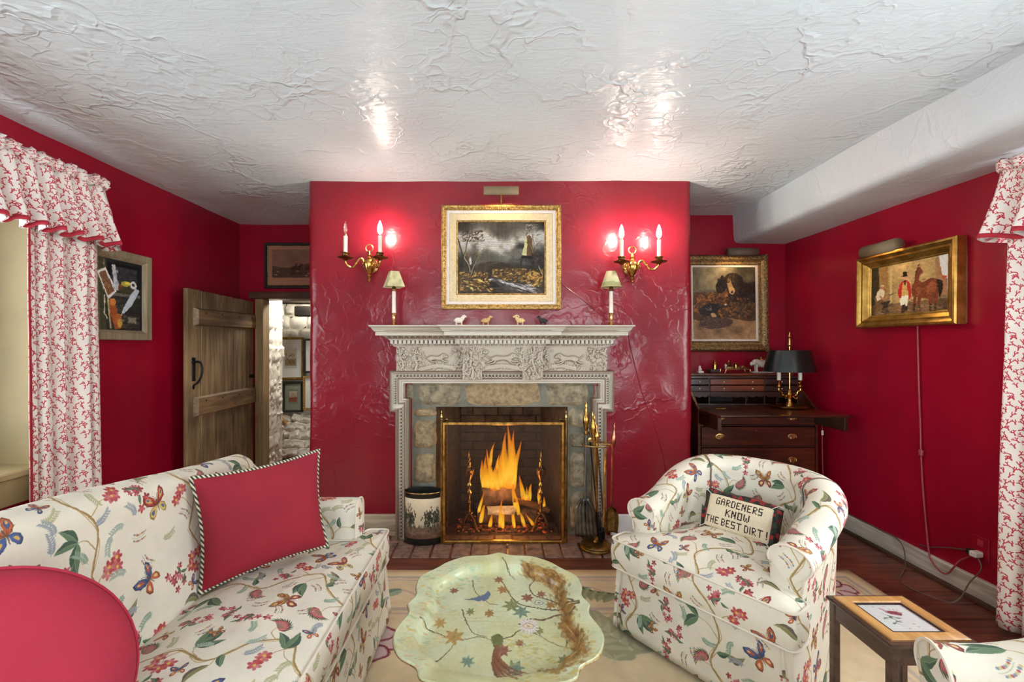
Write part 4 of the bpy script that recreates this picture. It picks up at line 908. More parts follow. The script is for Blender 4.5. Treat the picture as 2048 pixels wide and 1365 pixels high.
# fire opening: mortar face, firebox, stones
mort = struct(MB().box(-.70, -.438, YF+.01, YF+.12, -.01, .875).box(.464, .72, YF+.01, YF+.12, -.01, .875).box(-.70, .72, YF+.01, YF+.12, .875, 1.15).build('trim_2', M['mortar']))
R = random.Random(5)
def stone(x0, x1, z0, z1, yf, m, parent, proud=.018, rough=.008, n=7, back=.08, name='stone', T=None):
    G = []
    for i in range(n):
        row = []
        for j in range(n):
            u, v = i/(n-1), j/(n-1); e = min(u, 1-u, v, 1-v)
            d = sm(0, .16, e)*proud+(rough*(nz(x0*7+u*3, z0*9+v*3, yf*5, 1.3)+.6*nz(u*7+x0, v*7, z0*11, 1.2)) if e > 0 else 0)
            cu, cv = u-.5, v-.5; sh = 1-.10*(abs(cu)*2)**4*(abs(cv)*2)**4
            jx = .012*nz(v*2.2, x0*9, z0*7) if u in (0, 1) else 0; jz = .012*nz(u*2.2, z0*8, x0*5) if v in (0, 1) else 0
            row.append(((x0+x1)/2+cu*sh*(x1-x0)+jx, yf-d, (z0+z1)/2+cv*sh*(z1-z0)+jz))
        G.append(row)
    G = np.array(G); b = MB(T).grid(G); ring = [(i, 0) for i in range(n)]+[(n-1, j) for j in range(1, n)]+[(i, n-1) for i in range(n-2, -1, -1)]+[(0, j) for j in range(n-2, 0, -1)]
    b.grid(np.array([[G[i, j], G[i, j]+np.array([0, back, 0])] for i, j in ring]), None, True)
    return b.build(name, m, parent, 55)
def pxrect(a, b, c, d, Y): p, q = at(a, d, Y), at(c, b, Y); return p[0], q[0], p[2], q[2]
for a, b, c, d, m, pr in ((836, 763, 921, 811, 'stone_grey', .03), (929, 764, 1083, 812, 'stone', .02), (1092, 764, 1177, 812, 'stone_grey', .028), (812, 766, 826, 800, 'stone_grey', .02), (1188, 766, 1200, 812, 'stone_grey', .015),
                   (826, 817, 872, 833, 'stone', .02), (825, 842, 872, 898, 'stone', .035), (828, 909, 872, 968, 'stone', .03), (826, 980, 872, 1066, 'stone_grey', .03),
                   (1139, 818, 1172, 856, 'stone_grey', .03), (1141, 866, 1171, 896, 'stone_grey', .03), (1141, 906, 1172, 977, 'stone_grey', .03), (1141, 984, 1171, 1068, 'stone_grey', .03), (1178, 826, 1194, 900, 'stone_grey', .02), (1178, 910, 1194, 1000, 'stone_grey', .015)):
    stone(*pxrect(a, b, c, d, YF), YF+.012, M[m], mort, pr, .012)
fb = MB()
for q in ([(-.438, YF+.02), (-.31, 3.56)], [(-.31, 3.56), (.335, 3.56)], [(.335, 3.56), (.464, YF+.02)]):
    (a, b), (c, d) = q; fb.add([(a, b, -.01), (c, d, -.01), (c, d, 1.), (a, b, 1.)], [(0, 1, 2, 3)])
fb.box(-.438, .464, YF+.02, 3.6, .985, 1.0)
fbx = struct(fb.build('wall_firebox', M['soot'], None, 0))
k = 0
for r in range(13):                                # fire bricks of the back and of the two cheeks
    z = .003+r*.068; x = -.312-(.1 if r % 2 else 0)
    while x < .33:
        a, b = max(x, -.308), min(x+.2, .332)
        if b-a > .04: MB().box(a, b-.008, 3.535+R.uniform(-.004, .004), 3.57, z, z+.06, .004).build('brick', M['soot'], fbx)
        x += .2
hearth = struct(MB().box(-.80, .95, 2.74, 3.56, -.05, -.012).build('hearth', M['mortar']))
for r, (y0, y1) in enumerate(((2.742, 2.95), (2.955, 3.06), (3.065, 3.27), (3.275, 3.48))):
    x = -.785-(.06 if r % 2 else 0)
    while x < .93:
        wd = .118*R.uniform(.95, 1.06)
        if r < 2 or -.4 < x < .36: MB().box(x, x+wd-.009, y0, y1-.005, -.02, R.uniform(.003, .009), .006).build('brick', M['brick'] if r < 2 else M['soot'], hearth)
        x += wd

# baseboards
struct(MB().box(-1.316, -.70, YF-.022, YF+.01, .035, .145, .006).box(-1.31, -.70, YF-.012, YF+.01, 0, .04).build('baseboard_chimney', M['white_paint_x']))
struct(MB().box(.75, 1.318, YF-.022, YF+.01, .0, .145, .006).build('baseboard_chimney', M['white_trim']))
struct(MB().box(2.414, 2.45, -1.2, 3.85, .012, .115, .005).build('baseboard_right', M['white_paint']))
struct(MB().tube([(2.405, -1.2, .004), (2.405, 3.85, .004)], .016, 8).build('trim_3', M['dark_wood']))
struct(MB().box(-2.42, -2.39, -1.2, 4.17, 0, .12, .005).build('baseboard_left', M['white_paint']))
struct(MB().box(1.3, 2.44, YR-.022, YR+.01, 0, .12, .005).build('baseboard_back', M['white_paint_x']))

# windows: deep painted recess, sash with bars and panes
def window(name, T, wd, z0, z1, depth, apron=True):
    """local frame: x along the wall, y outwards through it, z up"""
    w0 = struct(MB(T).box(-.04, .0, -.0, depth, z0, z1, 0).box(wd, wd+.04, -.0, depth, z0, z1).box(-.04, wd+.04, 0, depth, z1, z1+.04).build(name, M['cream'], None, 0))
    MB(T).box(-.05, wd+.05, -.05, depth, z0-.035, z0, .006).build('window_sill', M['white_trim'] if not apron else M['cream'], w0)
    if apron: MB(T).box(-.03, wd+.03, -.03, .02, z0-.165, z0-.035, .004).build('sill_apron', M['cream'], w0)
    f = MB(T).box(0, .05, depth-.05, depth, z0, z1).box(wd-.05, wd, depth-.05, depth, z0, z1).box(.05, wd-.05, depth-.05, depth, z0, z0+.06).box(.05, wd-.05, depth-.05, depth, z1-.05, z1).box(.05, wd-.05, depth-.06, depth, (z0+z1)/2-.025, (z0+z1)/2+.025).build('sash', M['white_trim'], w0, 0)
    nx, nzz = 3, 4
    for i in range(1, nx): MB(T).box(wd*i/nx-.011, wd*i/nx+.011, depth-.04, depth-.005, z0+.06, z1-.05).build('glazing_bar', M['white_trim'], f, 0)
    for j in (1, 3): zz = z0+(z1-z0)*j/nzz; MB(T).box(.05, wd-.05, depth-.04, depth-.005, zz-.011, zz+.011).build('glazing_bar', M['white_trim'], f, 0)
    for i in range(nx):
        for j in range(nzz): MB(T).box(wd*i/nx+.01, wd*(i+1)/nx-.01, depth-.026, depth-.022, z0+(z1-z0)*j/nzz+.01, z0+(z1-z0)*(j+1)/nzz-.01).build('pane', M['glass'], f, 0)
    return w0
window('window_1', TR((XL, .42, 0), PI/2), 1.91, .68, 2.1, .5)
window('window_2', TR((XR, 1.82, 0), -PI/2), 1.32, .78, 2.06, .3, False)
window('window_3', TR((.02, -1.25, 0), PI), 1.54, .58, 2.12, .2, False)
window('window_4', TR((1.82, -1.25, 0), PI), 1.34, .58, 2.12, .2, False)

# doorway: post, lintel, open plank door
struct(MB().box(-2.245, -2.172, 4.12, 4.24, 0, 1.72, .004).build('trim_4', M['post']))
struct(MB().box(-2.30, -1.2, 4.11, 4.30, 1.72, 1.785, .006).build('trim_5', M['lintel']))
door = frame_empty('door_1', (-2.25, 4.12, 0))
xd = -2.262; edges = [3.25, 3.405, 3.60, 3.815, 4.0, 4.135]
for i in range(5): MB().box(xd-.03, xd+R.uniform(-.001, .002), edges[i]+.003, edges[i+1]-.003, .03, 1.712-.004*i, .004).build('board', M['door_wood'], door)
for z0, z1 in ((1.44, 1.575), (.765, .912)):
    b = MB(); V = [(xd, 3.32, z0), (xd, 4.13, z0+.005), (xd, 4.13, z1+.005), (xd, 3.32, z1), (xd+.03, 3.335, z0+.012), (xd+.03, 4.13, z0+.015), (xd+.03, 4.13, z1-.008), (xd+.03, 3.335, z1-.012)]
    bt = b.add(V, [(4, 5, 6, 7), (0, 1, 5, 4), (3, 7, 6, 2), (0, 4, 7, 3), (1, 2, 6, 5)]).build('batten', M['door_wood_h'], door, 0)
    for yy in (3.42, 3.62, 3.85, 4.05):
        MB().ball((xd+.031, yy, z1-.035), (.004, .007, .007), 8, 5).build('nail_head', M['iron'], bt)
lat = MB().box(xd+.002, xd+.007, 3.30, 3.335, 1.03, 1.19, .002).tube(spline([(xd+.004, 3.315, 1.18), (xd+.05, 3.325, 1.165), (xd+.062, 3.325, 1.10), (xd+.04, 3.32, 1.03), (xd+.005, 3.315, 1.0)], 24), [.006]*3+[.008]*19+[.006]*3, 8).ball((xd+.006, 3.315, 1.195), (.004, .022, .016), 10, 6).ball((xd+.006, 3.315, .99), (.004, .012, .02), 10, 6)
lat.tube([(xd+.01, 3.29, 1.17), (xd+.014, 3.38, 1.172)], .006, 6).build('latch', M['iron'], door)
MB().box(xd+.002, xd+.006, 4.06, 4.13, 1.0, 1.03).build('hinge', M['iron'], door); MB().box(xd+.002, xd+.02, 4.115, 4.14, .80, .93).build('hinge', M['iron'], door)

# stair hall behind the doorway: limewashed rubble
hall = struct(MB().box(-3.3, -.4, 5.36, 5.45, -.1, 2.3).box(-3.4, -3.3, 4.2, 5.45, -.1, 2.3).box(-.4, -.3, 4.2, 5.45, -.1, 2.3).box(-3.4, -.3, 4.2, 5.45, 2.1, 2.2).box(-2.45, -2.235, 4.25, 4.62, 0, 2.1).box(-3.4, -2.3, 4.2, 4.25, -.1, 2.2).build('wall_hall', M['lime_mortar'], None, 0))
struct(MB().box(-3.3, -.4, 4.25, 5.4, -.1, -.01).build('floor_hall', M['floor']))
R = random.Random(9); z = .0
while z < 2.0:                                       # far wall
    h = R.uniform(.09, .17); x = -2.95+R.uniform(-.1, 0)
    while x < -1.7:
        wd = R.uniform(.11, .27); stone(x, x+wd-.012, z, z+h-.012, 5.36, M['lime'], hall, R.uniform(.02, .05), .02, 6); x += wd
    z += h
z = .0
while z < 1.72:                                      # left reveal of the doorway, thick and uneven
    h = R.uniform(.09, .2); y = 4.26
    while y < 4.58:
        wd = R.uniform(.1, .2); T = TR((-2.235, 0, 0), PI/2)     # local x runs along +Y, face looks to +X
        stone(y, min(y+wd, 4.62)-.01, z+R.uniform(-.02, .0), z+h-.01+R.uniform(0, .02), 0, M['lime'], hall, R.uniform(.0, .02), .026, 7, .05, 'stone', T); y += wd
    z += h
for k in range(34):                                  # bulging footing stones under the prints
    u = k % 6; r = k//6; x = -2.62+u*.125+(r % 2)*.06+R.uniform(-.02, .02); z = .02+r*.092; yy = 5.30-.035*(5-r)
    T = Matrix.Translation((x, yy, z+.05)) @ Matrix.Rotation(R.uniform(-.5, .5), 4, 'Y') @ Matrix.Rotation(-.35, 4, 'X')
    stone(-.085, .085, -.055, .055, 0, M['lime'], hall, .05, .025, 6, .1, 'stone', T)
struct(MB().box(-2.46, -.5, 4.74, 4.84, 1.735, 1.83, .01).build('ceiling_beam_hall', M['beam_dark']))
struct(MB().box(-2.28, -.5, 4.98, 5.08, 1.615, 1.73, .01).build('ceiling_beam_hall', M['beam_dark']))
rail = thing('stair_handrail', 'short sloping brown wooden handrail on the whitewashed stone hall wall', 'handrail', tuple(at(560, 835, 5.24)))
a, b = at(543, 815, 5.2), at(575, 851, 5.2)
MB().tube([a, b], .02, 8).build('rail', M['honey_wood'], rail); MB().tube([at(553, 862, 5.2), at(556, 858, 5.34)], .013, 8).build('bracket', M['brass_old'], rail)
MB().tube([at(560, 836, 5.2), at(560, 838, 5.36)], .01, 6).build('bracket', M['iron'], rail)
# ------------------------------------------------------------------ carved chimneypiece
CV = M['carved']
mant = thing('fireplace_surround', 'carved grey painted mantelpiece with running hounds, dentils and eared frame', 'mantelpiece', (0, YF, 0))
YA, YB, YC = 3.02, 2.985, 2.955     # face of the eared frame, of the frieze, of the frieze's middle
prof_e = [(0, -.06), (0, .035), (.004, .04), (.016, .04), (.02, .034), (.024, .018), (.05, .018), (.053, .028), (.060, .030), (.064, .022), (.072, .022), (.076, .012), (.086, .010), (.087, -.06)]
xo0, xi0, xo1, xi1, ze, zt = -.733, -.694, .757, .706, .853, 1.128
path_e = [(xi0, .0), (xi0, ze), (xo0, ze), (xo0, zt), (xo1, zt), (xo1, ze), (xi1, ze), (xi1, .0)]
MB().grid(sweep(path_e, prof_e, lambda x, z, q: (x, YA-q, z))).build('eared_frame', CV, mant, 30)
# carved leaf-and-dart run inside the frame's sunk band, and a bead row beside it: far too many leaves to part singly
def leaf_run(a, b, n, proud, wd, bb):
    a, b = np.array(a), np.array(b); d = (b-a)/np.linalg.norm(b-a); s = np.array([-d[2], 0, d[0]])
    for i in range(n):
        c = a+(b-a)*(i+.5)/n; L = np.linalg.norm(b-a)/n
        for sg in (-1, 1):
            ang = sg*.6; u = d*math.cos(ang)+s*math.sin(ang); v = np.array([-u[2], 0, u[0]])
            V = [c-u*L*.55, c+v*L*.24, c+u*L*.55, c-v*L*.24, c+np.array([0, -proud, 0])]; bb.add(V, [(0, 1, 4), (1, 2, 4), (2, 3, 4), (3, 0, 4)])
        bb.ball(c+s*wd*.36, (L*.16, proud*.8, L*.16), 6, 4); bb.ball(c-s*wd*.36+d*L*.5, (L*.14, proud*.7, L*.14), 6, 4)
bb = MB(); yq = YA-.017; o = .037
leaf_run((xo0+o, yq, zt-o), (xo1-o, yq, zt-o), 62, .014, .026, bb)
for sx, xo, xi in ((1, xo0, xi0), (-1, xo1, xi1)):
    leaf_run((xo+sx*o, yq, ze+.05), (xo+sx*o, yq, zt-.05), 11, .014, .026, bb); leaf_run((xi+sx*o, yq, .01), (xi+sx*o, yq, ze+.03), 38, .014, .026, bb)
for xx in np.arange(xo0+.07, xo1-.07, .0115): bb.box(xx, xx+.007, YA-.033, YA-.02, zt-.0645, zt-.058)
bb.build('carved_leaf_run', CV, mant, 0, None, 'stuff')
# frieze: the hunt cut in relief, its middle and two tablets standing forward
rel = relief_map(); RH, RW = rel.shape
def relief(name, x0, x1, z0, z1, y, u0, u1, depth, step=.0021, v0=0., v1=1.):
    nx, nq = int((x1-x0)/step)+2, int((z1-z0)/step)+2
    U = np.linspace(u0, u1, nx)*(RW-1); Vv = (v0+(v1-v0)*np.linspace(1, 0, nq))*(RH-1)
    ui, vi = np.clip(U.astype(int), 0, RW-2), np.clip(Vv.astype(int), 0, RH-2); fu, fv = (U-ui)[:, None], (Vv-vi)[None, :]
    h = rel[vi][:, ui].T*(1-fu)*(1-fv)+rel[vi][:, ui+1].T*fu*(1-fv)+rel[vi+1][:, ui].T*(1-fu)*fv+rel[vi+1][:, ui+1].T*fu*fv
    X, Z = np.meshgrid(np.linspace(x0, x1, nx), np.linspace(z0, z1, nq), indexing='ij')
    G = np.stack([X, y-h*depth, Z], -1); b = MB().grid(G)
    b.box(x0, x1, y+.001, YF+.02, z0, z1); return b.build(name, CV, mant, 35)
zf0, zf1 = 1.128, 1.29
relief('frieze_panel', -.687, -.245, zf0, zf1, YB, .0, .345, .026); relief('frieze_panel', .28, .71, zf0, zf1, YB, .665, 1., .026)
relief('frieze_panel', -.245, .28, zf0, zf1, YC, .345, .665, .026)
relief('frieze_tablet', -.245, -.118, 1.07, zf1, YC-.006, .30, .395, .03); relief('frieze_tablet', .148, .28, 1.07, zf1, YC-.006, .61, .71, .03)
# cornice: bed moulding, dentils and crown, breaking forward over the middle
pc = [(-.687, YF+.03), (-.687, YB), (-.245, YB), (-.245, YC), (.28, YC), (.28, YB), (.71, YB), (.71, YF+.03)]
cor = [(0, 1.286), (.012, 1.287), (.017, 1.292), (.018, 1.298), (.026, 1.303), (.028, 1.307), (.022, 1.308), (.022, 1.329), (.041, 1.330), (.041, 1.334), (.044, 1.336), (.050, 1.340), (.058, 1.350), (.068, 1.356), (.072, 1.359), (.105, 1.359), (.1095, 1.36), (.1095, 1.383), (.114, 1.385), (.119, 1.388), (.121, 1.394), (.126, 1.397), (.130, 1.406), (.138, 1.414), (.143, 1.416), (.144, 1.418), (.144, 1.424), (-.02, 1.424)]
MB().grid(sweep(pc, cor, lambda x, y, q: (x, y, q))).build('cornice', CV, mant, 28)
MB().box(-.70, .72, YB+.01, YF+.03, 1.40, 1.4235).box(-.24, .275, YC, YB+.02, 1.40, 1.4235).build('shelf_top', CV, mant)
bb = MB()
def along(x0, x1, y, out, z0, z1, wd, pitch, dep):
    n = int((x1-x0)/pitch)
    for i in range(n): c = x0+(x1-x0)*(i+.5)/n; bb.box(c-wd/2, c+wd/2, y-out, y-out+dep, z0, z1)
along(-.724, -.245, YB, .041, 1.3075, 1.329, .017, .0272, .03); along(.28, .747, YB, .041, 1.3075, 1.329, .017, .0272, .03); along(-.284, .319, YC, .041, 1.3075, 1.329, .017, .0272, .03)
for s, x in ((-1, -.687), (1, .71)):
    for i in range(3): bb.box(x+s*.022, x+s*.041, YB+.0+i*.027, YB+.017+i*.027, 1.3075, 1.329)
bb.build('dentil_row', CV, mant, 0, None, 'stuff')
bb = MB()
for x0, x1, y in ((-.74, -.25, YB), (.29, .765, YB), (-.30, .335, YC)):
    n = int((x1-x0)/.036)
    for i in range(n):
        c = x0+(x1-x0)*(i+.5)/n
        for k, sg in ((0, -1), (1, 1)): bb.tube([(c, y-.070, 1.355), (c+sg*.011, y-.062, 1.3475), (c+sg*.013, y-.050, 1.339)], [.003, .0042, .0022], 5)
        bb.ball((c, y-.058, 1.3455), (.0045, .006, .008), 6, 4)
    n = int((x1-x0)/.0105)
    for i in range(n): c = x0+(x1-x0)*(i+.5)/n; bb.ball((c, y-.1215, 1.3915), (.0036, .003, .003), 5, 4)
    n = int((x1-x0)/.014)
    for i in range(n): c = x0+(x1-x0)*(i+.5)/n; bb.ball((c, y-.024, 1.2985), (.005, .005, .006), 5, 4)
bb.build('carved_bead_row', CV, mant, 0, None, 'stuff')

# ------------------------------------------------------------------ fire screen, andirons, logs, flames
scr = thing('fire_screen', 'brass framed fire screen of fine wire standing before the fire', 'fire screen', (0, 2.925, .006))
ys = 2.925; X0, X1, Z0, Z1 = -.374, .418, .008, .797
fpr = [(0, -.008), (0, .006), (.004, .010), (.016, .010), (.020, .006), (.022, -.004), (.022, -.008)]
MB().grid(sweep([(X0, Z0), (X0, Z1), (X1, Z1), (X1, Z0)], fpr, lambda x, z, q: (x, ys-q, z), True), None, True).build('screen_frame', M['brass'], scr, 30)
MB().box(X0+.018, X1-.018, ys-.001, ys+.001, Z0+.018, Z1-.018).build('wire_cloth', M['wire'], scr)
for sx, x in ((-1, X0-.006), (1, X1+.012)):
    p = MB().tube([(x, ys+.004, .004), (x, ys+.004, Z1+.012)], .0065, 8).build('hinge_post', M['brass_old'], scr)
    MB().lathe([(.006, 0), (.009, .006), (.006, .012), (.010, .022), (.006, .034), (.003, .045), (.005, .05), (.0005, .066)], (x, ys+.004, Z1+.008), 10).build('finial', M['brass_pale'], p)
    xe, ye = x-sx*.02, 3.055
    wi = MB(); wi.tube([(x, ys+.012, Z0+.01), (xe, ye, Z0+.01)], .007, 6).tube([(x, ys+.012, Z1-.01), (xe, ye, Z1-.01)], .007, 6).tube([(xe, ye, .004), (xe, ye, Z1)], .007, 6).build('side_wing', M['brass_old'], scr)
    MB().add([(x, ys+.012, Z0+.012), (xe, ye, Z0+.012), (xe, ye, Z1-.012), (x, ys+.012, Z1-.012)], [(0, 1, 2, 3)]).build('wire_cloth', M['wire'], scr)
andp = [(.030, 0), (.030, .008), (.012, .014), (.010, .06), (.016, .075), (.010, .09), (.010, .12), (.022, .14), (.010, .158), (.009, .175), (.020, .19), (.010, .206), (.010, .225), (.024, .25), (.032, .275), (.034, .295), (.038, .30), (.034, .306), (.016, .318), (.011, .34), (.016, .352), (.008, .362), (.012, .378), (.006, .398), (.001, .425)]
for x, lab in ((-.215, 'brass urn-topped andiron left of the burning logs'), (.285, 'brass urn-topped andiron right of the burning logs')):
    a = thing('andiron', lab, 'andiron', (x, 3.12, .005), 0, 'pair of brass andirons in the fireplace')
    MB().lathe(andp, (x, 3.12, .135), 16).build('urn_post', M['brass'], a)
    for s in (-1, 1): MB().tube(spline([(x, 3.12, .14), (x+s*.03, 3.115, .09), (x+s*.055, 3.11, .02), (x+s*.075, 3.11, .012), (x+s*.08, 3.11, .026)], 18), .009, 8).build('leg', M['brass'], a)
    MB().tube([(x, 3.12, .135), (x, 3.16, .12), (x, 3.46, .115), (x, 3.47, .008)], .011, 6).build('log_rest', M['iron'], a)
R = random.Random(14)
def log(a, b, r, label, m, split=False, ends='split_wood'):
    a, b = np.array(a, float), np.array(b, float); c = (a+b)/2
    t = thing('log', label, 'log', tuple(c-np.array([0, 0, r])), 0, 'firewood on the hearth')
    d = (b-a)/np.linalg.norm(b-a); u = np.cross(d, (0, 0, 1)); u /= np.linalg.norm(u); v = np.cross(u, d); P = []
    sd = R.uniform(0, 9); ns, nc = 16, 16
    for i in range(ns):
        q = a+(b-a)*i/(ns-1); row = []
        for j in range(nc):
            t_ = 2*PI*j/nc; k = r*(1+.14*nz(math.cos(t_)*1.2+sd, math.sin(t_)*1.2, i*.22, 1)+.07*nz(math.cos(t_)*4+sd, math.sin(t_)*4, i*.9, 1))
            y_ = math.sin(t_)*k
            if split: y_ = min(y_, r*.15)
            row.append(q+u*math.cos(t_)*k+v*y_)
        P.append(row)
    MB().grid(np.array(P), None, False, True).build('bark', m, t, 50)
    for i in (0, ns-1): MB().add(P[i]+[np.mean(P[i], 0)+d*(-.004 if i == 0 else .004)], [(j, (j+1) % nc, nc) for j in range(nc)]).build('sawn_end', M[ends], t, 0)
    return t
log((-.16, 3.22, .075), (.26, 3.24, .07), .06, 'thick charred front log lying low between the andirons', M['bark'])
log((-.10, 3.33, .075), (.30, 3.33, .08), .055, 'charred back log lying behind the front log', M['bark'])
log((-.13, 3.23, .205), (.14, 3.30, .215), .07, 'short thick log topmost in the fire under the tall flames', M['bark'], False)
log((.10, 3.20, .215), (.35, 3.24, .12), .034, 'pale split log slanting down to the right andiron', M['split_wood'], True)
log((-.09, 3.135, .155), (.10, 3.16, .15), .04, 'ashy split log with a pale broken face, low in front', M['ash'], True)
e = MB()
for i in range(520):
    k = R.uniform(.004, .013); e.ball((max(-.29, min(.31, R.gauss(.03, .16))), R.uniform(3.09, 3.38), R.uniform(.004, .022)), (k*1.5, k, k*.5), 6, 4)
tag(e.build('ember_bed', M['ember'], None, 0, None, 'stuff'), 'glowing orange embers and ash under the logs', 'embers')
fire = thing('fire', 'tall yellow and orange flames leaping from the logs', 'fire', (.03, 3.2, .03))
def flame(x, y, z, h, r, lean, sway):
    n, mseg = 14, 12; P, U = [], []
    for i in range(n):
        t = i/(n-1); rr = r*(math.sin(PI*min(1, t*.86+.14)**.8)**.9)*(1-.35*t)+.0006; ph = sway+t*4.2
        cx, cy = x+lean*t**1.3+.16*h*.35*math.sin(ph)*t, y+.03*math.cos(ph)*t
        P.append([(cx+rr*math.cos(2*PI*j/mseg)*(1+.2*math.sin(3*j+i*.4+sway)), cy+.6*rr*math.sin(2*PI*j/mseg), z+h*t) for j in range(mseg)]); U.append([(j/mseg, t) for j in range(mseg)])
    MB().grid(np.array(P), np.array(U), False, True).build('flame', M['flame'], fire, 180)
for f in ((.06, 3.22, .27, .47, .030, .02, .3), (.085, 3.23, .27, .42, .026, .035, 1.2), (.045, 3.21, .28, .40, .030, .0, 2.), (.02, 3.24, .27, .30, .030, -.01, 3.1), (.10, 3.24, .26, .36, .022, .035, 4.), (.07, 3.26, .26, .28, .045, .0, 5.1), (.03, 3.27, .26, .2, .05, .0, 1.7),
          (-.06, 3.22, .25, .31, .022, -.02, 1.), (-.085, 3.23, .25, .25, .026, -.02, 2.2), (-.11, 3.24, .25, .22, .022, -.03, 3.), (-.04, 3.21, .26, .23, .026, .01, 4.4), (-.015, 3.2, .27, .19, .024, .01, 5.), (-.075, 3.26, .25, .17, .045, .0, .2), (-.07, 3.23, .43, .17, .013, .03, 2.6), (-.02, 3.22, .40, .12, .010, .01, 3.6),
          (.115, 3.2, .10, .24, .020, -.02, 2.2), (.13, 3.18, .06, .26, .013, -.025, .9), (.165, 3.2, .20, .17, .020, -.02, 1.4), (.185, 3.21, .19, .10, .018, .01, .4), (.21, 3.2, .19, .12, .016, .012, 2.9), (.285, 3.22, .16, .11, .014, -.01, 3.3), (.31, 3.22, .14, .07, .014, .01, 1.),
          (-.15, 3.18, .10, .18, .012, .035, 5.2), (-.135, 3.16, .05, .15, .016, .04, 2.4), (.0, 3.11, .04, .19, .016, .02, 1.9), (.02, 3.11, .03, .13, .014, .0, 4.1), (.10, 3.12, .03, .15, .013, -.02, 3.8), (.17, 3.14, .03, .13, .014, -.05, 5.), (.23, 3.16, .03, .09, .014, -.05, .6), (-.07, 3.13, .03, .09, .016, .02, 2.)): flame(*f)

# waste paper basket
wb = thing('waste_basket', 'oval black-rimmed waste basket painted with a tree-lined field', 'waste basket', (-.50, 2.965, .006))
c = (-.502, 2.962, .008); ax, ay = .123, .068
MB().lathe([(.985, .0), (1, .004), (1, .035), (.995, .04)], c, 40, ax, ay).build('base_band', M['black_lacquer'], wb)
b = MB(); b.lathe([(.99, .038), (.992, .30)], c, 48, ax, ay, None, False); bo = b.build('painted_wall', M['basket'], wb)
uv = bo.data.uv_layers[0].data; vi = [l.vertex_index for l in bo.data.loops]
for l, i in enumerate(vi):
    a = math.atan2((bo.data.vertices[i].co.y-c[1])/ay, (bo.data.vertices[i].co.x-c[0])/ax); z = (bo.data.vertices[i].co.z-c[2]-.038)/.262
    uv[l].uv = ((a/(2*PI)+.25+.5) % 1*2.-.2, z)
for p in bo.data.polygons:                            # keep each strip of the print whole where the seam meets
    us = [uv[l].uv[0] for l in p.loop_indices]
    if max(us)-min(us) > 1:
        for l in p.loop_indices:
            if uv[l].uv[0] < .8: uv[l].uv[0] += 2
MB().lathe([(.995, .298), (1.01, .302), (1.015, .325), (1.03, .33), (1.03, .336), (1.0, .338), (.985, .33), (.96, .02), (.0005, .012)], c, 40, ax, ay, None, False).build('rim_and_lining', M['black_lacquer'], wb)
MB().lathe([(1.018, .326), (1.035, .329), (1.035, .333), (1.02, .336)], c, 40, ax, ay, None, False).build('rim_line', M['brass_pale'], wb)

# hearth tools on their stand
fx, fy = .615, 2.868
st = thing('tool_stand', 'round brass fire-tool stand with a ring, right of the fire screen', 'tool stand', (fx, fy, .006))
MB().lathe([(.105, 0), (.105, .010), (.098, .016), (.100, .022), (.092, .030), (.070, .036), (.020, .040), (.012, .05)], (fx, fy, .006), 36).build('base', M['brass_old'], st)
MB().tube([(fx, fy, .04), (fx, fy, .66)], .008, 8).build('rod', M['brass'], st)
MB().lathe([(.008, 0), (.018, .02), (.010, .035), (.014, .05), (.022, .075), (.014, .10), (.006, .115), (.007, .14), (.001, .155)], (fx, fy, .64), 12).build('finial', M['brass'], st)
t = np.linspace(0, 2*PI, 40); MB().tube(np.stack([fx+.09*np.cos(t), fy+.08*np.sin(t), 0*t+.665], 1), .005, 6, False).tube([(fx-.09, fy, .665), (fx+.09, fy, .665)], .004, 6).build('ring', M['brass_pale'], st)
def handle(b, x, y, z, d, k=1.):
    """turned brass grip from z upwards, leaning along d"""
    prof = [(.006, 0), (.009, .01), (.006, .022), (.010, .04), (.017, .07), (.018, .085), (.013, .11), (.007, .13), (.006, .15), (.008, .16), (.005, .175), (.001, .19)]
    a = Vector((0, 0, 1)).rotation_difference(Vector(d)).to_matrix().to_4x4(); return b.lathe([(r*k, h*k) for r, h in prof], (x, y, z), 10, 1, 1, a)
def dirn(a, b): v = np.array(b, float)-np.array(a, float); return tuple(v/np.linalg.norm(v))
# coal shovel, leaning dark blade foremost
top, bot = at(1172, 868, 2.86), at(1171, 1000, 2.83)
sh = thing('fire_shovel', 'dark steel shovel with fluted blade and twisted brass handle, leftmost on the stand', 'shovel', (bot[0], bot[1], .05))
MB().tube([top, bot], .007, 8).build('shaft', M['steel'], sh)
b = MB(); d = dirn(bot, top); handle(b, *(top-np.array(d)*.01), d, 1.15); b.build('grip', M['brass'], sh)
P = []
for i in range(14):
    t = i/13; z = bot[2]+.01-t*.235; hw = .026+.034*sm(0, .3, t)+.012*t; P.append([(bot[0]-.006+.012*t+hw*(-1+2*j/16), bot[1]-.012*t-.014*math.cos((-1+2*j/16)*PI*.5)*(.4+.6*t)+.004*math.cos(j*PI*.75), z) for j in range(17)])
s = MB().grid(np.array(P)).build('blade', M['steel'], sh, 60); sd = s.modifiers.new('thickness', 'SOLIDIFY'); sd.thickness = .002
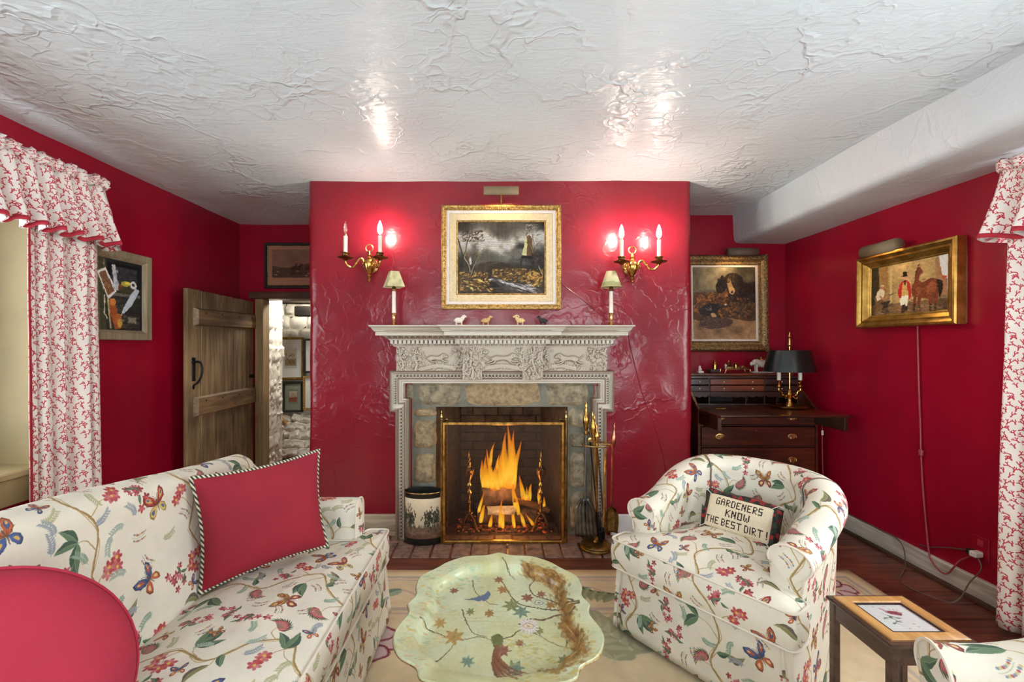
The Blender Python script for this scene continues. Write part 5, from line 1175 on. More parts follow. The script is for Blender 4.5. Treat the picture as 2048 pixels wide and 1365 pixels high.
# brass ash shovel hanging behind, right
top, bot = at(1225, 905, 2.90), at(1222, 1016, 2.94)
sh = thing('fire_shovel', 'brass pan shovel with round-shouldered blade, rightmost on the stand', 'shovel', (bot[0], bot[1], .09))
MB().tube([top, bot], .005, 8).build('shaft', M['copper'], sh); b = MB(); d = dirn(bot, top); handle(b, *top, dirn(at(1222, 905, 2.9), at(1226, 850, 2.9))); b.build('grip', M['copper'], sh)
P = []
for i in range(16):
    t = i/15; z = bot[2]+.005-t*.17; hw = .045*math.sqrt(max(.02, 1-(1-min(1, t*2.2))**2))*(1-.18*sm(.5, 1, t)); P.append([(bot[0]+.004+hw*(-1+2*j/14), bot[1]+.01-.02*(abs(-1+2*j/14)**2)+.012*(1-t), z) for j in range(15)])
s = MB().grid(np.array(P)).build('blade', M['brass_old'], sh, 60); sd = s.modifiers.new('thickness', 'SOLIDIFY'); sd.thickness = .002
# tongs
tg = thing('fire_tongs', 'long brass tongs with dark claw ends standing on the tool stand', 'tongs', (fx, 2.82, .05))
p0 = at(1188, 884, 2.83); pe = at(1198, 1085, 2.83); q0 = at(1212, 900, 2.83); qe = at(1206, 1080, 2.835)
a_ = MB().tube([p0, p0+(pe-p0)*.72], [.0065, .0055], 8).build('arm', M['brass_old'], tg); MB().tube([p0+(pe-p0)*.70, pe], [.007, .0045], 8).box(pe[0]-.004, pe[0]+.022, pe[1]-.008, pe[1]+.008, pe[2], pe[2]+.07, .004).build('claw', M['iron'], a_)
a_ = MB().tube([q0, q0+(qe-q0)*.86], [.006, .0065], 8).build('arm', M['brass'], tg); MB().tube([q0+(qe-q0)*.8, qe], [.006, .004], 8).box(qe[0]-.002, qe[0]+.012, qe[1]-.008, qe[1]+.008, qe[2], qe[2]+.06, .004).build('claw', M['iron'], a_)
b = MB(); handle(b, *p0, dirn(pe, p0), 1.); b.build('grip', M['brass'], tg)
# poker, with its hook
pk = thing('fire_poker', 'steel poker with a slim brass grip leaning behind the tongs', 'poker', tuple(at(1206, 1010, 2.93)))
a, b_ = at(1193, 880, 2.90), at(1208, 1040, 2.93)
MB().tube([a, b_], .0055, 8).tube(spline([b_-np.array([.003, 0, -.06]), b_+np.array([-.02, -.01, .02]), b_+np.array([-.03, -.015, .05])], 8), .004, 6).build('shaft', M['steel'], pk); b = MB(); handle(b, *a, dirn(b_, a), .85); b.build('grip', M['brass'], pk)
br = thing('hearth_brush', 'thin brass-gripped rod with a round brass collar, second from left on the stand', 'hearth tool', tuple(at(1190, 1010, 2.87)))
a, b_ = at(1180, 880, 2.85), at(1197, 1050, 2.87)
MB().tube([a, b_], .005, 8).build('shaft', M['iron'], br); b = MB(); handle(b, *at(1179, 874, 2.85), dirn(b_, a), .42); b.build('grip', M['brass_old'], br)
MB().lathe([(.006, -.008), (.014, -.006), (.016, 0), (.014, .006), (.006, .008)], (0, 0, 0), 14, 1, 1, Matrix.Translation(at(1180, 880, 2.845)) @ Matrix.Rotation(PI/2, 4, 'X')).build('collar', M['brass_pale'], br)
b = MB(); b.lathe([(.006, .10), (.016, .08), (.024, .0), (.02, -.01)], tuple(b_-np.array([0, 0, .06])), 12).build('bristle_head', M['black_lacquer'], br)
# ------------------------------------------------------------------ lights and pictures on the walls
def sconce(x, z, cups, label, lit, yaw=0):
    t = thing('wall_sconce', label, 'sconce', (x, YF, z), 0, 'pair of brass wall sconces')
    y = 3.015
    bp = MB(); bp.lathe([(.001, -.125), (.007, -.118), (.010, -.108), (.005, -.098), (.013, -.088), (.016, -.08), (.010, -.072), (.022, -.058), (.036, -.03), (.042, -.005), (.040, .012), (.026, .028), (.014, .036), (.012, .046), (.017, .053), (.012, .06), (.010, .072), (.006, .082)], (x, y, z), 18)
    bp.build('body', M['brass'], t)
    a = np.linspace(0, 2*PI, 22); MB().tube(np.stack([x+.024*np.cos(a), 0*a+y, z+.102+.024*np.sin(a)], 1), .005, 6, False).build('ring_finial', M['brass_pale'], t)
    MB().lathe([(.001, 0), (.04, .004), (.05, .012), (.03, .02)], (x, YF-.006, z-.01), 18, 1, 1, Matrix.Rotation(PI/2, 4, 'X')).tube([(x, YF, z), (x, y, z)], .014, 10).build('wall_boss', M['brass_old'], t)
    for (cx, cy, cz), on in zip(cups, lit):
        dx, dy = cx-x, cy-y
        pts = [(x+dx*.16, y+dy*.2, z-.006), (x+dx*.28, y+dy*.3, z+.022), (x+dx*.42, y+dy*.42, z+.024), (x+dx*.55, y+dy*.55, z-.006), (x+dx*.68, y+dy*.7, z-.034), (x+dx*.86, y+dy*.88, z-.034), (x+dx*.98, y+dy, z-.008), (cx, cy, cz-.004)]
        arm = MB().tube(spline(pts, 42), np.interp(np.linspace(0, 1, 43), [0, .5, 1], [.009, .006, .008])[:len(spline(pts, 42))], 8)
        s = [(x+dx*.2+dx*.12*(1-k/14)*math.cos(k*.75), y+dy*.22, z-.012+.026*(1-k/14)*math.sin(k*.75)) for k in range(12)]; arm.tube(s, .005, 6); arm.ball((x+dx*.56, y+dy*.56, z-.008), .009, 8, 6)
        arm.build('arm', M['brass'], t)
        MB().lathe([(.006, -.012), (.012, -.006), (.018, 0), (.046, .006), (.054, .012), (.050, .014), (.020, .010), (.018, .018), (.026, .022), (.020, .028), (.022, .036), (.027, .04), (.024, .044), (.013, .044)], (cx, cy, cz), 22).build('candle_cup', M['brass_old'], t)
        cd = MB().lathe([(.0125, .03), (.0125, .15), (.0105, .152), (.008, .152)], (cx, cy, cz), 14).build('candle_sleeve', M['ivory'], t)
        MB().lathe([(.009, .150), (.009, .162), (.006, .164)], (cx, cy, cz), 12).build('bulb_collar', M['brass_pale'], cd)
        MB().lathe([(.006, .164), (.013, .176), (.0165, .19), (.0155, .205), (.010, .225), (.005, .242), (.0005, .252)], (cx, cy, cz), 14).build('bulb', M['bulb_on' if on else 'bulb_off'], cd)
        if not on: MB().tube([(cx, cy, cz+.164), (cx, cy, cz+.195)], .002, 5).ball((cx, cy, cz+.197), .003, 6, 4).build('filament', M['brass_pale'], cd)
        else: pass
yc = 2.93
sconce(-.875, 1.845, [tuple(at(691, 519, yc)), tuple(at(760, 519, yc))], 'two-armed brass sconce with one dead clear bulb, left of the landscape', (False, True))
sconce(.885, 1.83, [tuple(at(1243, 527, yc)), tuple(at(1318, 527, yc))], 'two-armed brass sconce with both candle bulbs lit, right of the landscape', (True, True))

def picture(name, label, T, w_, h_, prof, fm, img, liners=(), cat='painting', group=None, beads=None, inner=None):
    """frame profile (inset, proud) round w_ x h_; liners = (width, depth, material) from the frame inwards"""
    o = thing(name, label, cat, tuple(T.translation), 0, group)
    rect = lambda a: [(-w_/2+a, -h_/2+a), (-w_/2+a, h_/2-a), (w_/2-a, h_/2-a), (w_/2-a, -h_/2+a)]
    fr = MB(T).grid(sweep(rect(0), prof, lambda x, z, q: (x, -q, z), True), None, True).build('frame', fm, o, 30)
    a = prof[-1][0]; ypos = prof[-1][1]
    for lw, dep, lm in liners:
        MB(T).grid(sweep(rect(a-.002), [(0, ypos-.004), (.003, ypos), (lw-.004, ypos-dep*.4), (lw, ypos-dep), (lw, ypos-dep-.004)], lambda x, z, q: (x, -q, z), True), None, True).build('liner', lm, o, 30); a += lw; ypos -= dep
    ww, hh = w_/2-a+.002, h_/2-a+.002
    MB(T).add([(-ww, -ypos+.004, -hh), (ww, -ypos+.004, -hh), (ww, -ypos+.004, hh), (-ww, -ypos+.004, hh)], [(0, 1, 2, 3)], [(0, 0), (1, 0), (1, 1), (0, 1)]).build('canvas', img, o, 0)
    MB(T).box(-w_/2+.006, w_/2-.006, -.002, .012, -h_/2+.006, h_/2-.006).build('back_board', M['olive_frame'], o)
    if beads:
        b = MB(T)
        for ins, pr, pit, r, sk in beads:
            for (x0, z0), (x1, z1) in zip(rect(ins), rect(ins)[1:]+rect(ins)[:1]):
                L = math.hypot(x1-x0, z1-z0); n = int(L/pit)
                for i in range(n):
                    u = (i+.5)/n; dx, dz = (x1-x0)/L, (z1-z0)/L; Mx = Matrix.Rotation(-math.atan2(dz, dx)+sk, 4, 'Y'); b.ball((x0+(x1-x0)*u, -pr, z0+(z1-z0)*u), (r, r*.7, r*.5), 6, 4, Mx)
        b.build('frame_ornament', fm, fr, 0, None, 'stuff')
    return o
def picture_light(o, T, w_, z, y, m, r=.03, sag=0., on=True, arm_z=None):
    """half-round hood on a bent arm over the frame, its tube underneath"""
    a = np.linspace(-.1, PI+.95, 18); P = [[(x, -y+r*math.cos(t)*1.05, z+r*math.sin(t)) for t in a] for x in (-w_/2, w_/2)]
    lp = MB(T).grid(np.array(P)); e = len(a)
    for x in (-w_/2, w_/2): lp.add([(x, -y+r*math.cos(t)*1.05, z+r*math.sin(t)) for t in a], [tuple(range(e))])
    l = lp.build('picture_light', m, o, 40); l.modifiers.new('thickness', 'SOLIDIFY').thickness = .0015
    MB(T).tube(spline([(0, -y, z+r), (0, -y*.5, z+r+.01), (0, -.012, z-.0), (0, .002, arm_z if arm_z is not None else z-.05)], 18), .005, 8).build('lamp_arm', M['brass_old'], l)
    MB(T).tube([(-w_*.4, -y+r*.25, z+r*.3), (w_*.4, -y+r*.25, z+r*.3)], .008, 8).build('lamp_tube', M['strip'] if on else M['ivory'], l)
    return l
# landscape over the mantel
T = TR((.0085, YF-.012, 1.891), 0, -.02)
land = picture('landscape_painting', 'stormy landscape painting in a carved gilt frame hanging above the mantel', T, .808, .706, [(0, 0), (0, .028), (.004, .034), (.010, .036), (.018, .034), (.026, .026), (.030, .022), (.034, .02)], M['gilt'], M['landscape'], ((.022, .004, M['linen_pink']), (.046, .006, M['linen']), (.010, .004, M['gilt'])), beads=((.009, .035, .016, .0085, .0), (.026, .028, .0135, .007, .5)))
T2 = TR((.0085, YF-.012, 1.891)); picture_light(land, T2, .225, .405, .13, M['putty_metal'], .033, on=True, arm_z=.34)
# dog and game birds, in the alcove
T = TR((1.905, YR-.014, 1.653), 0, -.02)
dogp = picture('dog_painting', 'painting of a black spaniel beside dead birds in an ornate antique gilt frame', T, .745, .825, [(0, 0), (0, .018), (.008, .034), (.018, .042), (.03, .043), (.046, .036), (.062, .022), (.078, .02), (.084, .024), (.09, .02)], M['gilt_dark'], M['dog'], ((.018, .004, M['linen_pink']),), beads=((.022, .042, .030, .014, .3), (.042, .037, .02, .008, -.4), (.082, .022, .012, .006, .0)))
b = MB(T)
for sx in (-1, 1):
    for sz in (-1, 1):
        for k in range(9): a = k*.8; b.ball((sx*(.345-.012*math.cos(a)*(1-.06*k)), -.042, sz*(.385-.02*math.sin(a))), (.014, .008, .01), 6, 4)
b.build('corner_scroll', M['gilt_dark'], dogp, 0)
picture_light(dogp, TR((1.99, YR-.014, 1.653)), .235, .405, .14, M['grey_metal'], .036, on=True, arm_z=.36)
# stable yard, on the right wall
T = TR((XR-.012, 2.672, 1.64), -PI/2, -.01)
stab = picture('horse_painting', 'painting of a red-coated man with a bay horse in a smooth gilt frame', T, .66, .462, [(0, 0), (0, .05), (.006, .058), (.016, .06), (.022, .054), (.034, .046), (.044, .046), (.05, .04), (.062, .026), (.072, .022), (.08, .016)], M['gilt_bright'], M['stable'], (), beads=((.074, .022, .007, .003, 0),))
picture_light(stab, TR((XR-.012, 2.78, 1.64), -PI/2), .235, .25, .075, M['putty_metal'], .042, on=True, arm_z=.2)
# cupboard still life, on the left wall
T = TR((XL+.012, 2.815, 1.61), PI/2)
picture('still_life_painting', 'still life of a cupboard with quill and papers in a wide grey wood frame', T, .49, .56, [(0, 0), (0, .03), (.004, .034), (.04, .034), (.046, .03), (.058, .016), (.062, .012)], M['olive_frame'], M['cabinet'], ())
# hunting print over the doorway
T = TR((-1.83, YL-.012, 2.03))
picture('hunting_print', 'brown hunting print in a thin black frame above the doorway', T, .68, .42, [(0, 0), (0, .02), (.004, .024), (.02, .022), (.026, .012)], M['black_frame'], M['hunt'], ((.008, .002, M['gilt_dark']),), cat='print')
# two prints in the stair hall
for nm, lab, (x0, z1), (x1, z0), fm, im, rz in (('framed_print', 'gold framed print with white mount on the whitewashed hall wall', (556, 675), (607, 760), M['gilt_bright'], M['hall_print'], .12), ('framed_print', 'small dark framed print with green mount, below the gold framed one', (567, 763), (606, 825), M['green_frame'], M['hall_print_green'], .12)):
    a, b = at(x0, z1, 5.24), at(x1, z0, 5.24); T = TR(tuple((a+b)/2+np.array([0, .0, 0])), rz)
    picture(nm, lab, T, b[0]-a[0], a[2]-b[2], [(0, -.01), (0, .022), (.006, .026), (.022, .022), (.028, .012)], fm, im, (), cat='print')
    MB(T).tube([(0, .01, 0), (0, .14, 0)], .006, 6)
for (x0, z1), (x1, z0), fm, lab in (((609, 678), (626, 746), M['black_frame'], 'edge of a black framed print just showing past the chimney corner'), ((608, 752), (628, 820), M['gilt'], 'edge of an orange-gold framed print showing past the chimney corner')):
    a, b = at(x0, z1, 5.22), at(x1+30, z0, 5.22); picture('framed_print', lab, TR(tuple((a+b)/2), .12), b[0]-a[0], a[2]-b[2], [(0, -.01), (0, .02), (.02, .02), (.024, .01)], fm, M['hall_print'], (), cat='print')
# flex of the stable picture's lamp: down the wall to the socket
t = thing('power_cable', 'rose-pink cord with inline switch hanging down the right wall', 'cord', (XR, 2.6, .1))
xw = XR-.012
def onw(px, py, off=.012): Y = (XR-off)*900/(px-1000); return at(px, py, Y)
MB().tube(spline([onw(1835, 652), onw(1836, 700), onw(1838, 780), onw(1841, 860), onw(1842, 905), onw(1846, 980), onw(1852, 1050), onw(1857, 1100, .02), onw(1862, 1120, .03), onw(1880, 1143, .04), onw(1895, 1148, .04), onw(1908, 1135, .04), onw(1920, 1122, .03), onw(1945, 1112, .03)], 80), .0042, 8).build('flex', M['red_cord'], t)
p = onw(1842, 906, .018); MB().box(p[0]-.008, p[0]+.008, p[1]-.011, p[1]+.011, p[2]-.018, p[2]+.018, .004).build('inline_switch', M['red_cord'], t)
p, q = onw(1945, 1112, .03), onw(1958, 1110, .025); MB().tube([p, (p+q)/2, q], [.006, .012, .013], 10).build('plug', M['red_cord'], t)
so = thing('wall_socket', 'red-painted wall socket with plugs low beside the right curtain', 'socket', tuple(onw(1966, 1100, 0)))
p = onw(1964, 1098, 0); MB().box(XR-.008, XR+.004, p[1]-.04, p[1]+.04, p[2]-.06, p[2]+.06, .003).build('cover_plate', M['red_smooth'], so)
for dz in (-.025, .028): MB().box(XR-.011, XR-.006, p[1]-.014, p[1]+.014, p[2]+dz-.016, p[2]+dz+.016, .002).build('outlet', M['red_band'], so)
ad = thing('plug_adapter', 'white and black plug adapter pushed into the red wall socket', 'plug', (XR-.03, p[1]+.02, p[2]-.03))
MB().box(XR-.055, XR-.009, p[1]-.02, p[1]+.016, p[2]-.042, p[2]-.012, .006).build('white_block', M['white_plastic'], ad); MB().box(XR-.05, XR-.012, p[1]+.016, p[1]+.035, p[2]-.04, p[2]-.012, .005).build('black_plug', M['black_lacquer'], ad)
t = thing('extension_flex', 'thin brown flex looping from the socket over the floor at the baseboard', 'cord', (2.3, 2.4, .004))
MB().tube(spline([np.array([XR-.04, p[1]-.02, p[2]-.04]), onw(1962, 1140, .06), onw(1940, 1165, .08), np.array([2.28, 2.26, .006]), np.array([2.2, 2.34, .006]), np.array([2.18, 2.42, .006]), np.array([2.22, 2.5, .006]), np.array([2.36, 2.62, .02]), np.array([2.40, 2.7, .118]), np.array([2.425, 2.9, .12]), np.array([2.43, 3.3, .12])], 90), .0032, 6).build('flex', M['grey_cord'], t)
t = thing('telephone_flex', 'grey flex running sideways from the socket along the red wall', 'cord', tuple(onw(1900, 1098, .01)))
MB().tube(spline([np.array([XR-.03, p[1]+.035, p[2]-.02]), onw(1930, 1100, .012), onw(1895, 1096, .01), onw(1860, 1095, .01), onw(1840, 1090, .01)], 30), .0035, 6).build('flex', M['grey_cord'], t)

# ------------------------------------------------------------------ curtains
def drape(name, label, yf, xf, n, z0, z1, parent=None, mat='coral', flare=0., seed=0, part='cloth', amp=.03, waves=8, k=.27, top_gather=0., parent_thing=None, hemwave=0.):
    """pleated cloth hung along a line: yf(u, v), xf(u, v) with u along it, v from top to hem"""
    nu, nv = n; P = np.empty((nu, nv, 3)); U = np.empty((nu, nv, 2)); rr = random.Random(seed); ph = [rr.uniform(0, 6) for _ in range(6)]
    for i in range(nu):
        u = i/(nu-1)
        for j in range(nv):
            v = j/(nv-1); s = math.sin(2*PI*waves*u+ph[0]+.9*math.sin(2*PI*u*1.7+ph[1]))+.35*math.sin(2*PI*waves*2.1*u+ph[2]+v*1.2)
            a = amp*(.55+.45*v)*(1+flare*v)
            P[i, j] = (xf(u, v)+a*s+.006*nz(u*9, v*4, seed, 1), yf(u, v)+.35*a*math.cos(2*PI*waves*u+ph[3]), z1+(z0-z1)*v+hemwave*v*math.sin(2*PI*waves*u+ph[4]))
    L = np.r_[0, np.cumsum(np.linalg.norm(np.diff(P[:, nv//2], axis=0), axis=1))]
    for i in range(nu):
        for j in range(nv): U[i, j] = (L[i]/k, P[i, j, 2]/k)
    return P, U
def cloth(P, U, name, m, parent, th=.002):
    o = MB().grid(P, U).build(name, m, parent, 180); s = o.modifiers.new('thickness', 'SOLIDIFY'); s.thickness = th; s.offset = 0; return o
# left window: panel hanging between y = 2.20 and 2.62
cu = thing('curtain', 'long red coral-print curtain panel at the left window', 'curtain', (-2.3, 2.4, .03))
P, U = drape('c', '', lambda u, v: 2.185+.40*u*(1+.07*v), lambda u, v: -2.315+.02*v, (90, 34), .03, 2.15, seed=3, amp=.030, waves=4.3)
cloth(P, U, 'panel', M['coral'], cu); cloth(P[:4]+np.array([.006, -.002, 0]), U[:4], 'red_edge_band', M['red_band'], cu)
va = thing('valance', 'gathered red coral-print valance with frilled top above the left window', 'valance', (-2.3, 1.4, 2.25))
P, U = drape('v', '', lambda u, v: .30+2.29*u+.055*v*sm(.9, 1, u), lambda u, v: -2.27+.055*v, (330, 16), 1.865, 2.20, seed=5, amp=.022, waves=24, flare=.7, hemwave=.010)
end = np.array([[(XL+.01+(P[0, j, 0]-XL-.01)*0, P[-1, j, 1]+.012, P[-1, j, 2]) for j in range(16)], [(P[-1, j, 0]*.5+XL*.5, P[-1, j, 1]+.02, P[-1, j, 2]) for j in range(16)]])
cloth(P, U, 'skirt', M['coral'], va)
cloth(np.stack([P[-1], end[1], end[0]]), np.stack([U[-1], U[-1]+.1, U[-1]+.2]), 'return_end', M['coral'], va)
cloth(P[:, -2:]+np.array([.004, 0, 0]), U[:, -2:], 'red_hem_band', M['red_band'], va); cloth(P[:, 2:]-np.array([.012, 0, .002]), U[:, 2:], 'lining', M['lining'], va)
Q = np.empty((420, 6, 3)); UQ = np.empty((420, 6, 2))
for i in range(420):
    u = i/419
    for j in range(6): Q[i, j] = (-2.27+.014*math.sin(u*210)+(.016 if j in (1, 4) else .0)*math.sin(u*330+j)+(.022*math.sin(j*PI/5))+.01*nz(u*60, j*.6, 2, 1), .30+2.29*u+.008*math.cos(u*210), 2.19+.062*j/5+.006*math.sin(u*300+1)); UQ[i, j] = (u*14, j*.1)
cloth(Q, UQ, 'frilled_heading', M['coral'], va)
rod = MB().tube([(-2.285, .28, 2.17), (-2.285, 2.575, 2.17)], .012, 8).build('curtain_rod', M['white_trim'], va)
for yy in (.29, 2.57): MB().tube([(-2.285, yy, 2.17), (XL+.0, yy, 2.17)], .008, 6).build('bracket', M['white_trim'], rod)
# right window
cu = thing('curtain', 'long red coral-print curtain panel at the right window', 'curtain', (2.28, 1.9, .03))
P, U = drape('c', '', lambda u, v: 2.055-.40*u+.01*v, lambda u, v: 2.315-.055*v*(1-.6*u), (90, 34), .03, 2.07, seed=8, amp=.026, waves=4.)
cloth(P, U, 'panel', M['coral'], cu); cloth(P[-4:]-np.array([.006, 0, 0]), U[-4:], 'red_edge_band', M['red_band'], cu)
va = thing('valance', 'red coral-print valance with red hem and white lining above the right window', 'valance', (2.3, 1.2, 2.1))
P, U = drape('v', '', lambda u, v: 2.05-1.8*u+.03*v*(1-sm(0, .05, u)), lambda u, v: 2.285-.045*v, (260, 16), 1.775, 2.09, seed=9, amp=.02, waves=17, flare=.8, hemwave=.014)
cloth(P, U, 'skirt', M['coral'], va)
e1 = np.array([[(P[0, j, 0]*.5+XR*.5, P[0, j, 1]+.012, P[0, j, 2]) for j in range(16)], [(XR-.01, P[0, j, 1]+.0, P[0, j, 2]) for j in range(16)]])
cloth(np.stack([P[0], e1[0], e1[1]]), np.stack([U[0], U[0]-.1, U[0]-.2]), 'return_end', M['coral'], va)
cloth(P[:, -2:]-np.array([.004, 0, 0]), U[:, -2:], 'red_hem_band', M['red_band'], va); cloth(P[:, 2:]+np.array([.012, 0, -.002]), U[:, 2:], 'lining', M['lining'], va)
Q = np.empty((340, 6, 3))
for i in range(340):
    u = i/339
    for j in range(6): Q[i, j] = (2.285-.014*math.sin(u*170)-(.022*math.sin(j*PI/5))-.01*nz(u*60, j*.6, 7, 1), 2.05-1.8*u+.008*math.cos(u*170), 2.08+.06*j/5+.006*math.sin(u*240))
cloth(Q, UQ[:340], 'frilled_heading', M['coral'], va)
rod = MB().tube([(2.30, .25, 2.055), (2.30, 2.035, 2.055)], .012, 8).build('curtain_rod', M['white_trim'], va)
for yy in (.26, 2.03): MB().tube([(2.30, yy, 2.055), (XR, yy, 2.055)], .008, 6).build('bracket', M['white_trim'], rod)
# ------------------------------------------------------------------ upholstery
CZ = .74                                              # size of one repeat of the chintz, in metres
def welt(b, pts, r=.0045, closed=False): return b.tube(np.vstack([pts, pts[:1]]) if closed else pts, r, 6, not closed)
def outline_dense(poly, step=.02, rnd=.03):
    """closed outline with rounded corners"""
    p = np.asarray(poly, float); o = []; n = len(p)
    for i in range(n):
        a, b, c = p[i-1], p[i], p[(i+1) % n]; r = min(rnd, .45*np.linalg.norm(a-b), .45*np.linalg.norm(c-b)); q0 = b+(a-b)/np.linalg.norm(a-b)*r; q1 = b+(c-b)/np.linalg.norm(c-b)*r
        for t in np.linspace(0, 1, 6): o.append((1-t)**2*q0+2*t*(1-t)*b+t*t*q1)
        e = p[(i+1) % n]; d = np.linalg.norm(e-b); k = int((d-2*r)/step)
        d0 = b+(e-b)/d*r; rr = min(rnd, .45*d, .45*np.linalg.norm(p[(i+2) % n]-e)); d1 = e-(e-b)/d*rr
        for t in range(1, k): o.append(d0+(d1-d0)*t/k)
    return np.array(o)
def cushion(name, T, poly, z0, z1, crown, parent, m, center, wrinkle=0., uvo=(0, 0)):
    o = outline_dense(poly); n = len(o); cen = np.array(center); P = []; nrm = o-cen; nrm = nrm/np.linalg.norm(nrm, axis=1, keepdims=True)
    for k in range(7):                                # boxed side, slightly swollen
        t = k/6; P.append(np.c_[o+nrm*(.012*math.sin(PI*t)-.0), np.full(n, z0+(z1-z0)*t)])
    top = []
    for k in range(1, 15):
        t = k/14; q = o+(cen-o)*t; z = z1+crown*(1-(1-t)**2.2)
        zz = np.array([z+wrinkle*(nz(x*2.2, y*11, 3, 1)+.6*nz(x*4, y*23, 7, 1))*sm(0, .25, t)*1. for x, y in q]); top.append(np.c_[q, zz])
    P += top; b = MB(T).grid(np.transpose(np.array(P), (1, 0, 2)), None, True)
    c = b.build(name, m, parent, 50, (CZ, *uvo))
    w = MB(T); welt(w, np.c_[o+nrm*.003, np.full(n, z1+.003)], .0042, True); w.build('welt', M['chintz'], c); w = MB(T); welt(w, np.c_[o+nrm*.003, np.full(n, z0)], .0042, True); w.build('welt', M['chintz'], c)
    return c
def tub_chair(label, loc, rz):
    """barrel-backed chintz chair; front edge centred on loc, looking along its own -y"""
    T = TR(loc, rz); t = thing('armchair', label, 'armchair', loc, rz, 'pair of chintz tub armchairs'); C_ = M['chintz']
    hx, yc_, rb = .298, .425, .298
    path = [(-hx, .135)]+[(-hx, .135+(yc_-.135)*k/8) for k in range(1, 8)]
    path += [(-rb*math.cos(a), yc_+rb*.98*math.sin(a)) for a in np.linspace(0, PI, 36)]+[(hx, .135+(yc_-.135)*k/8) for k in range(7, -1, -1)]
    p = np.array(path); d = np.gradient(p, axis=0); d /= np.linalg.norm(d, axis=1, keepdims=True); nrm = np.stack([-d[:, 1], d[:, 0]], 1)   # outwards
    s = np.r_[0, np.cumsum(np.linalg.norm(np.diff(p, axis=0), axis=1))]; Ls = s[-1]; P, U = [], []
    for i in range(len(p)):
        e = min(s[i], Ls-s[i]); h = .59+.145*sm(.03, .52, e); ro = .058; lean = .018*sm(.1, .6, e)
        prof = [(-.052, .26), (-.054, .40), (-.056, h-.12), (-.060, h-.07)]
        prof += [(.002+.066*math.cos(a)*(1 if a > PI/2 else 1.15), h-.058+.058*math.sin(a)) for a in np.linspace(PI*.98, -.35, 13)]
        prof += [(.052, h-.105), (.047, h-.15), (.046, .30), (.048, .15), (.055, .035), (.045, .03)]
        row = []; v = 0; ur = []
        for k, (o, z) in enumerate(prof):
            o2 = o+lean*sm(.35, h, z)
            if k: v += math.hypot(o2-prev[0], z-prev[1])
            prev = (o2, z); row.append((p[i, 0]+nrm[i, 0]*o2, p[i, 1]+nrm[i, 1]*o2, z)); ur.append((s[i]/CZ, v/CZ))
        P.append(row); U.append(ur)
    P = np.array(P); U = np.array(U); MB(T).grid(P, U).build('barrel_back', C_, t, 60)
    for i, nm in ((0, 'arm_front'), (-1, 'arm_front')):
        q = P[i]; c0 = q.mean(0); R_ = [c0+(q-c0)*k+np.array([0, -.014*(1-k**2), 0]) for k in (1, .9, .7, .4, .02)]
        af = MB(T).grid(np.array(R_), None, False, True).build(nm, C_, t, 60, (CZ, .2, .3 if i else .7)); w = MB(T); welt(w, q[3:19]+np.array([0, -.002, 0]), .0045); w.build('welt', C_, af)
    for u in (.30, .70):                              # seams that part the arms from the back
        i = int(u*len(p)); w = MB(T); q = P[i, :19].copy(); q[:, :2] += nrm[i]*-.002*np.ones((19, 1)); welt(w, q, .0038); w.build('seam_welt', M['grey_cord'], t)
    cushion('seat_cushion', T, [(-.37, 0), (.37, 0), (.372, .118), (.262, .128), (.262, .60), (.16, .70), (-.16, .70), (-.262, .60), (-.262, .128), (-.372, .118)], .30, .42, .055, t, C_, (0, .26), .0015, (.1, .15))
    # front apron with a kick pleat at each corner
    hw = .352; q = [(-hw, .17), (-hw, .028), (hw, .028), (hw, .17)]; P2, U2 = [], []; o = []
    for (a, b) in zip(q[:-1], q[1:]):
        a, b = np.array(a), np.array(b); L = np.linalg.norm(b-a); k = int(L/.02); o += [a+(b-a)*i/k for i in range(k)]
    o.append(np.array(q[-1])); o = np.array(o); L = np.r_[0, np.cumsum(np.linalg.norm(np.diff(o, axis=0), axis=1))]
    for i in range(len(o)):
        x, y = o[i]; near = math.exp(-((abs(x)-hw+.022)/.012)**2)*(1 if y < .06 else 0); row, ur = [], []
        for j in range(10):
            v = j/9; f = 1+.03*v; row.append((x*f, y-.016*v+near*.02*v*(1 if y < .06 else 0)+.003*nz(x*6, v*2, 4, 1), .30-.272*v)); ur.append((L[i]/CZ+.35, (.3-.272*v)/CZ+.55))
        P2.append(row); U2.append(ur)
    sk = MB(T).grid(np.array(P2), np.array(U2)).build('skirt', C_, t, 60); sk.modifiers.new('thickness', 'SOLIDIFY').thickness = .006
    for sx in (-1, 1): MB(T).add([(sx*(hw-.03), .015, .29), (sx*(hw-.012), .004, .03), (sx*(hw+.002), .012, .03), (sx*(hw-.024), .018, .29)], [(0, 1, 2, 3)]).build('corner_pleat', C_, t, 0, CZ)
    MB(T).box(-.25, .25, .06, .54, .10, .30, .02).build('seat_platform', M['lining'], t)
    for x, y in ((-.29, .09), (.29, .09), (-.2, .62), (.2, .62)): MB(T).lathe([(.018, 0), (.024, .11)], (x, y, .012), 10).build('leg', M['dark_wood'], t)
    return t
chair = tub_chair('chintz tub armchair by the desk, holding the motto pillow', (.728, 1.7465, 0), math.atan2(-.794, .608))
copy_thing(chair, (.81, .815, 0), -PI/2-.3, 'chintz armchair cut off at the lower right edge, nearest the camera')

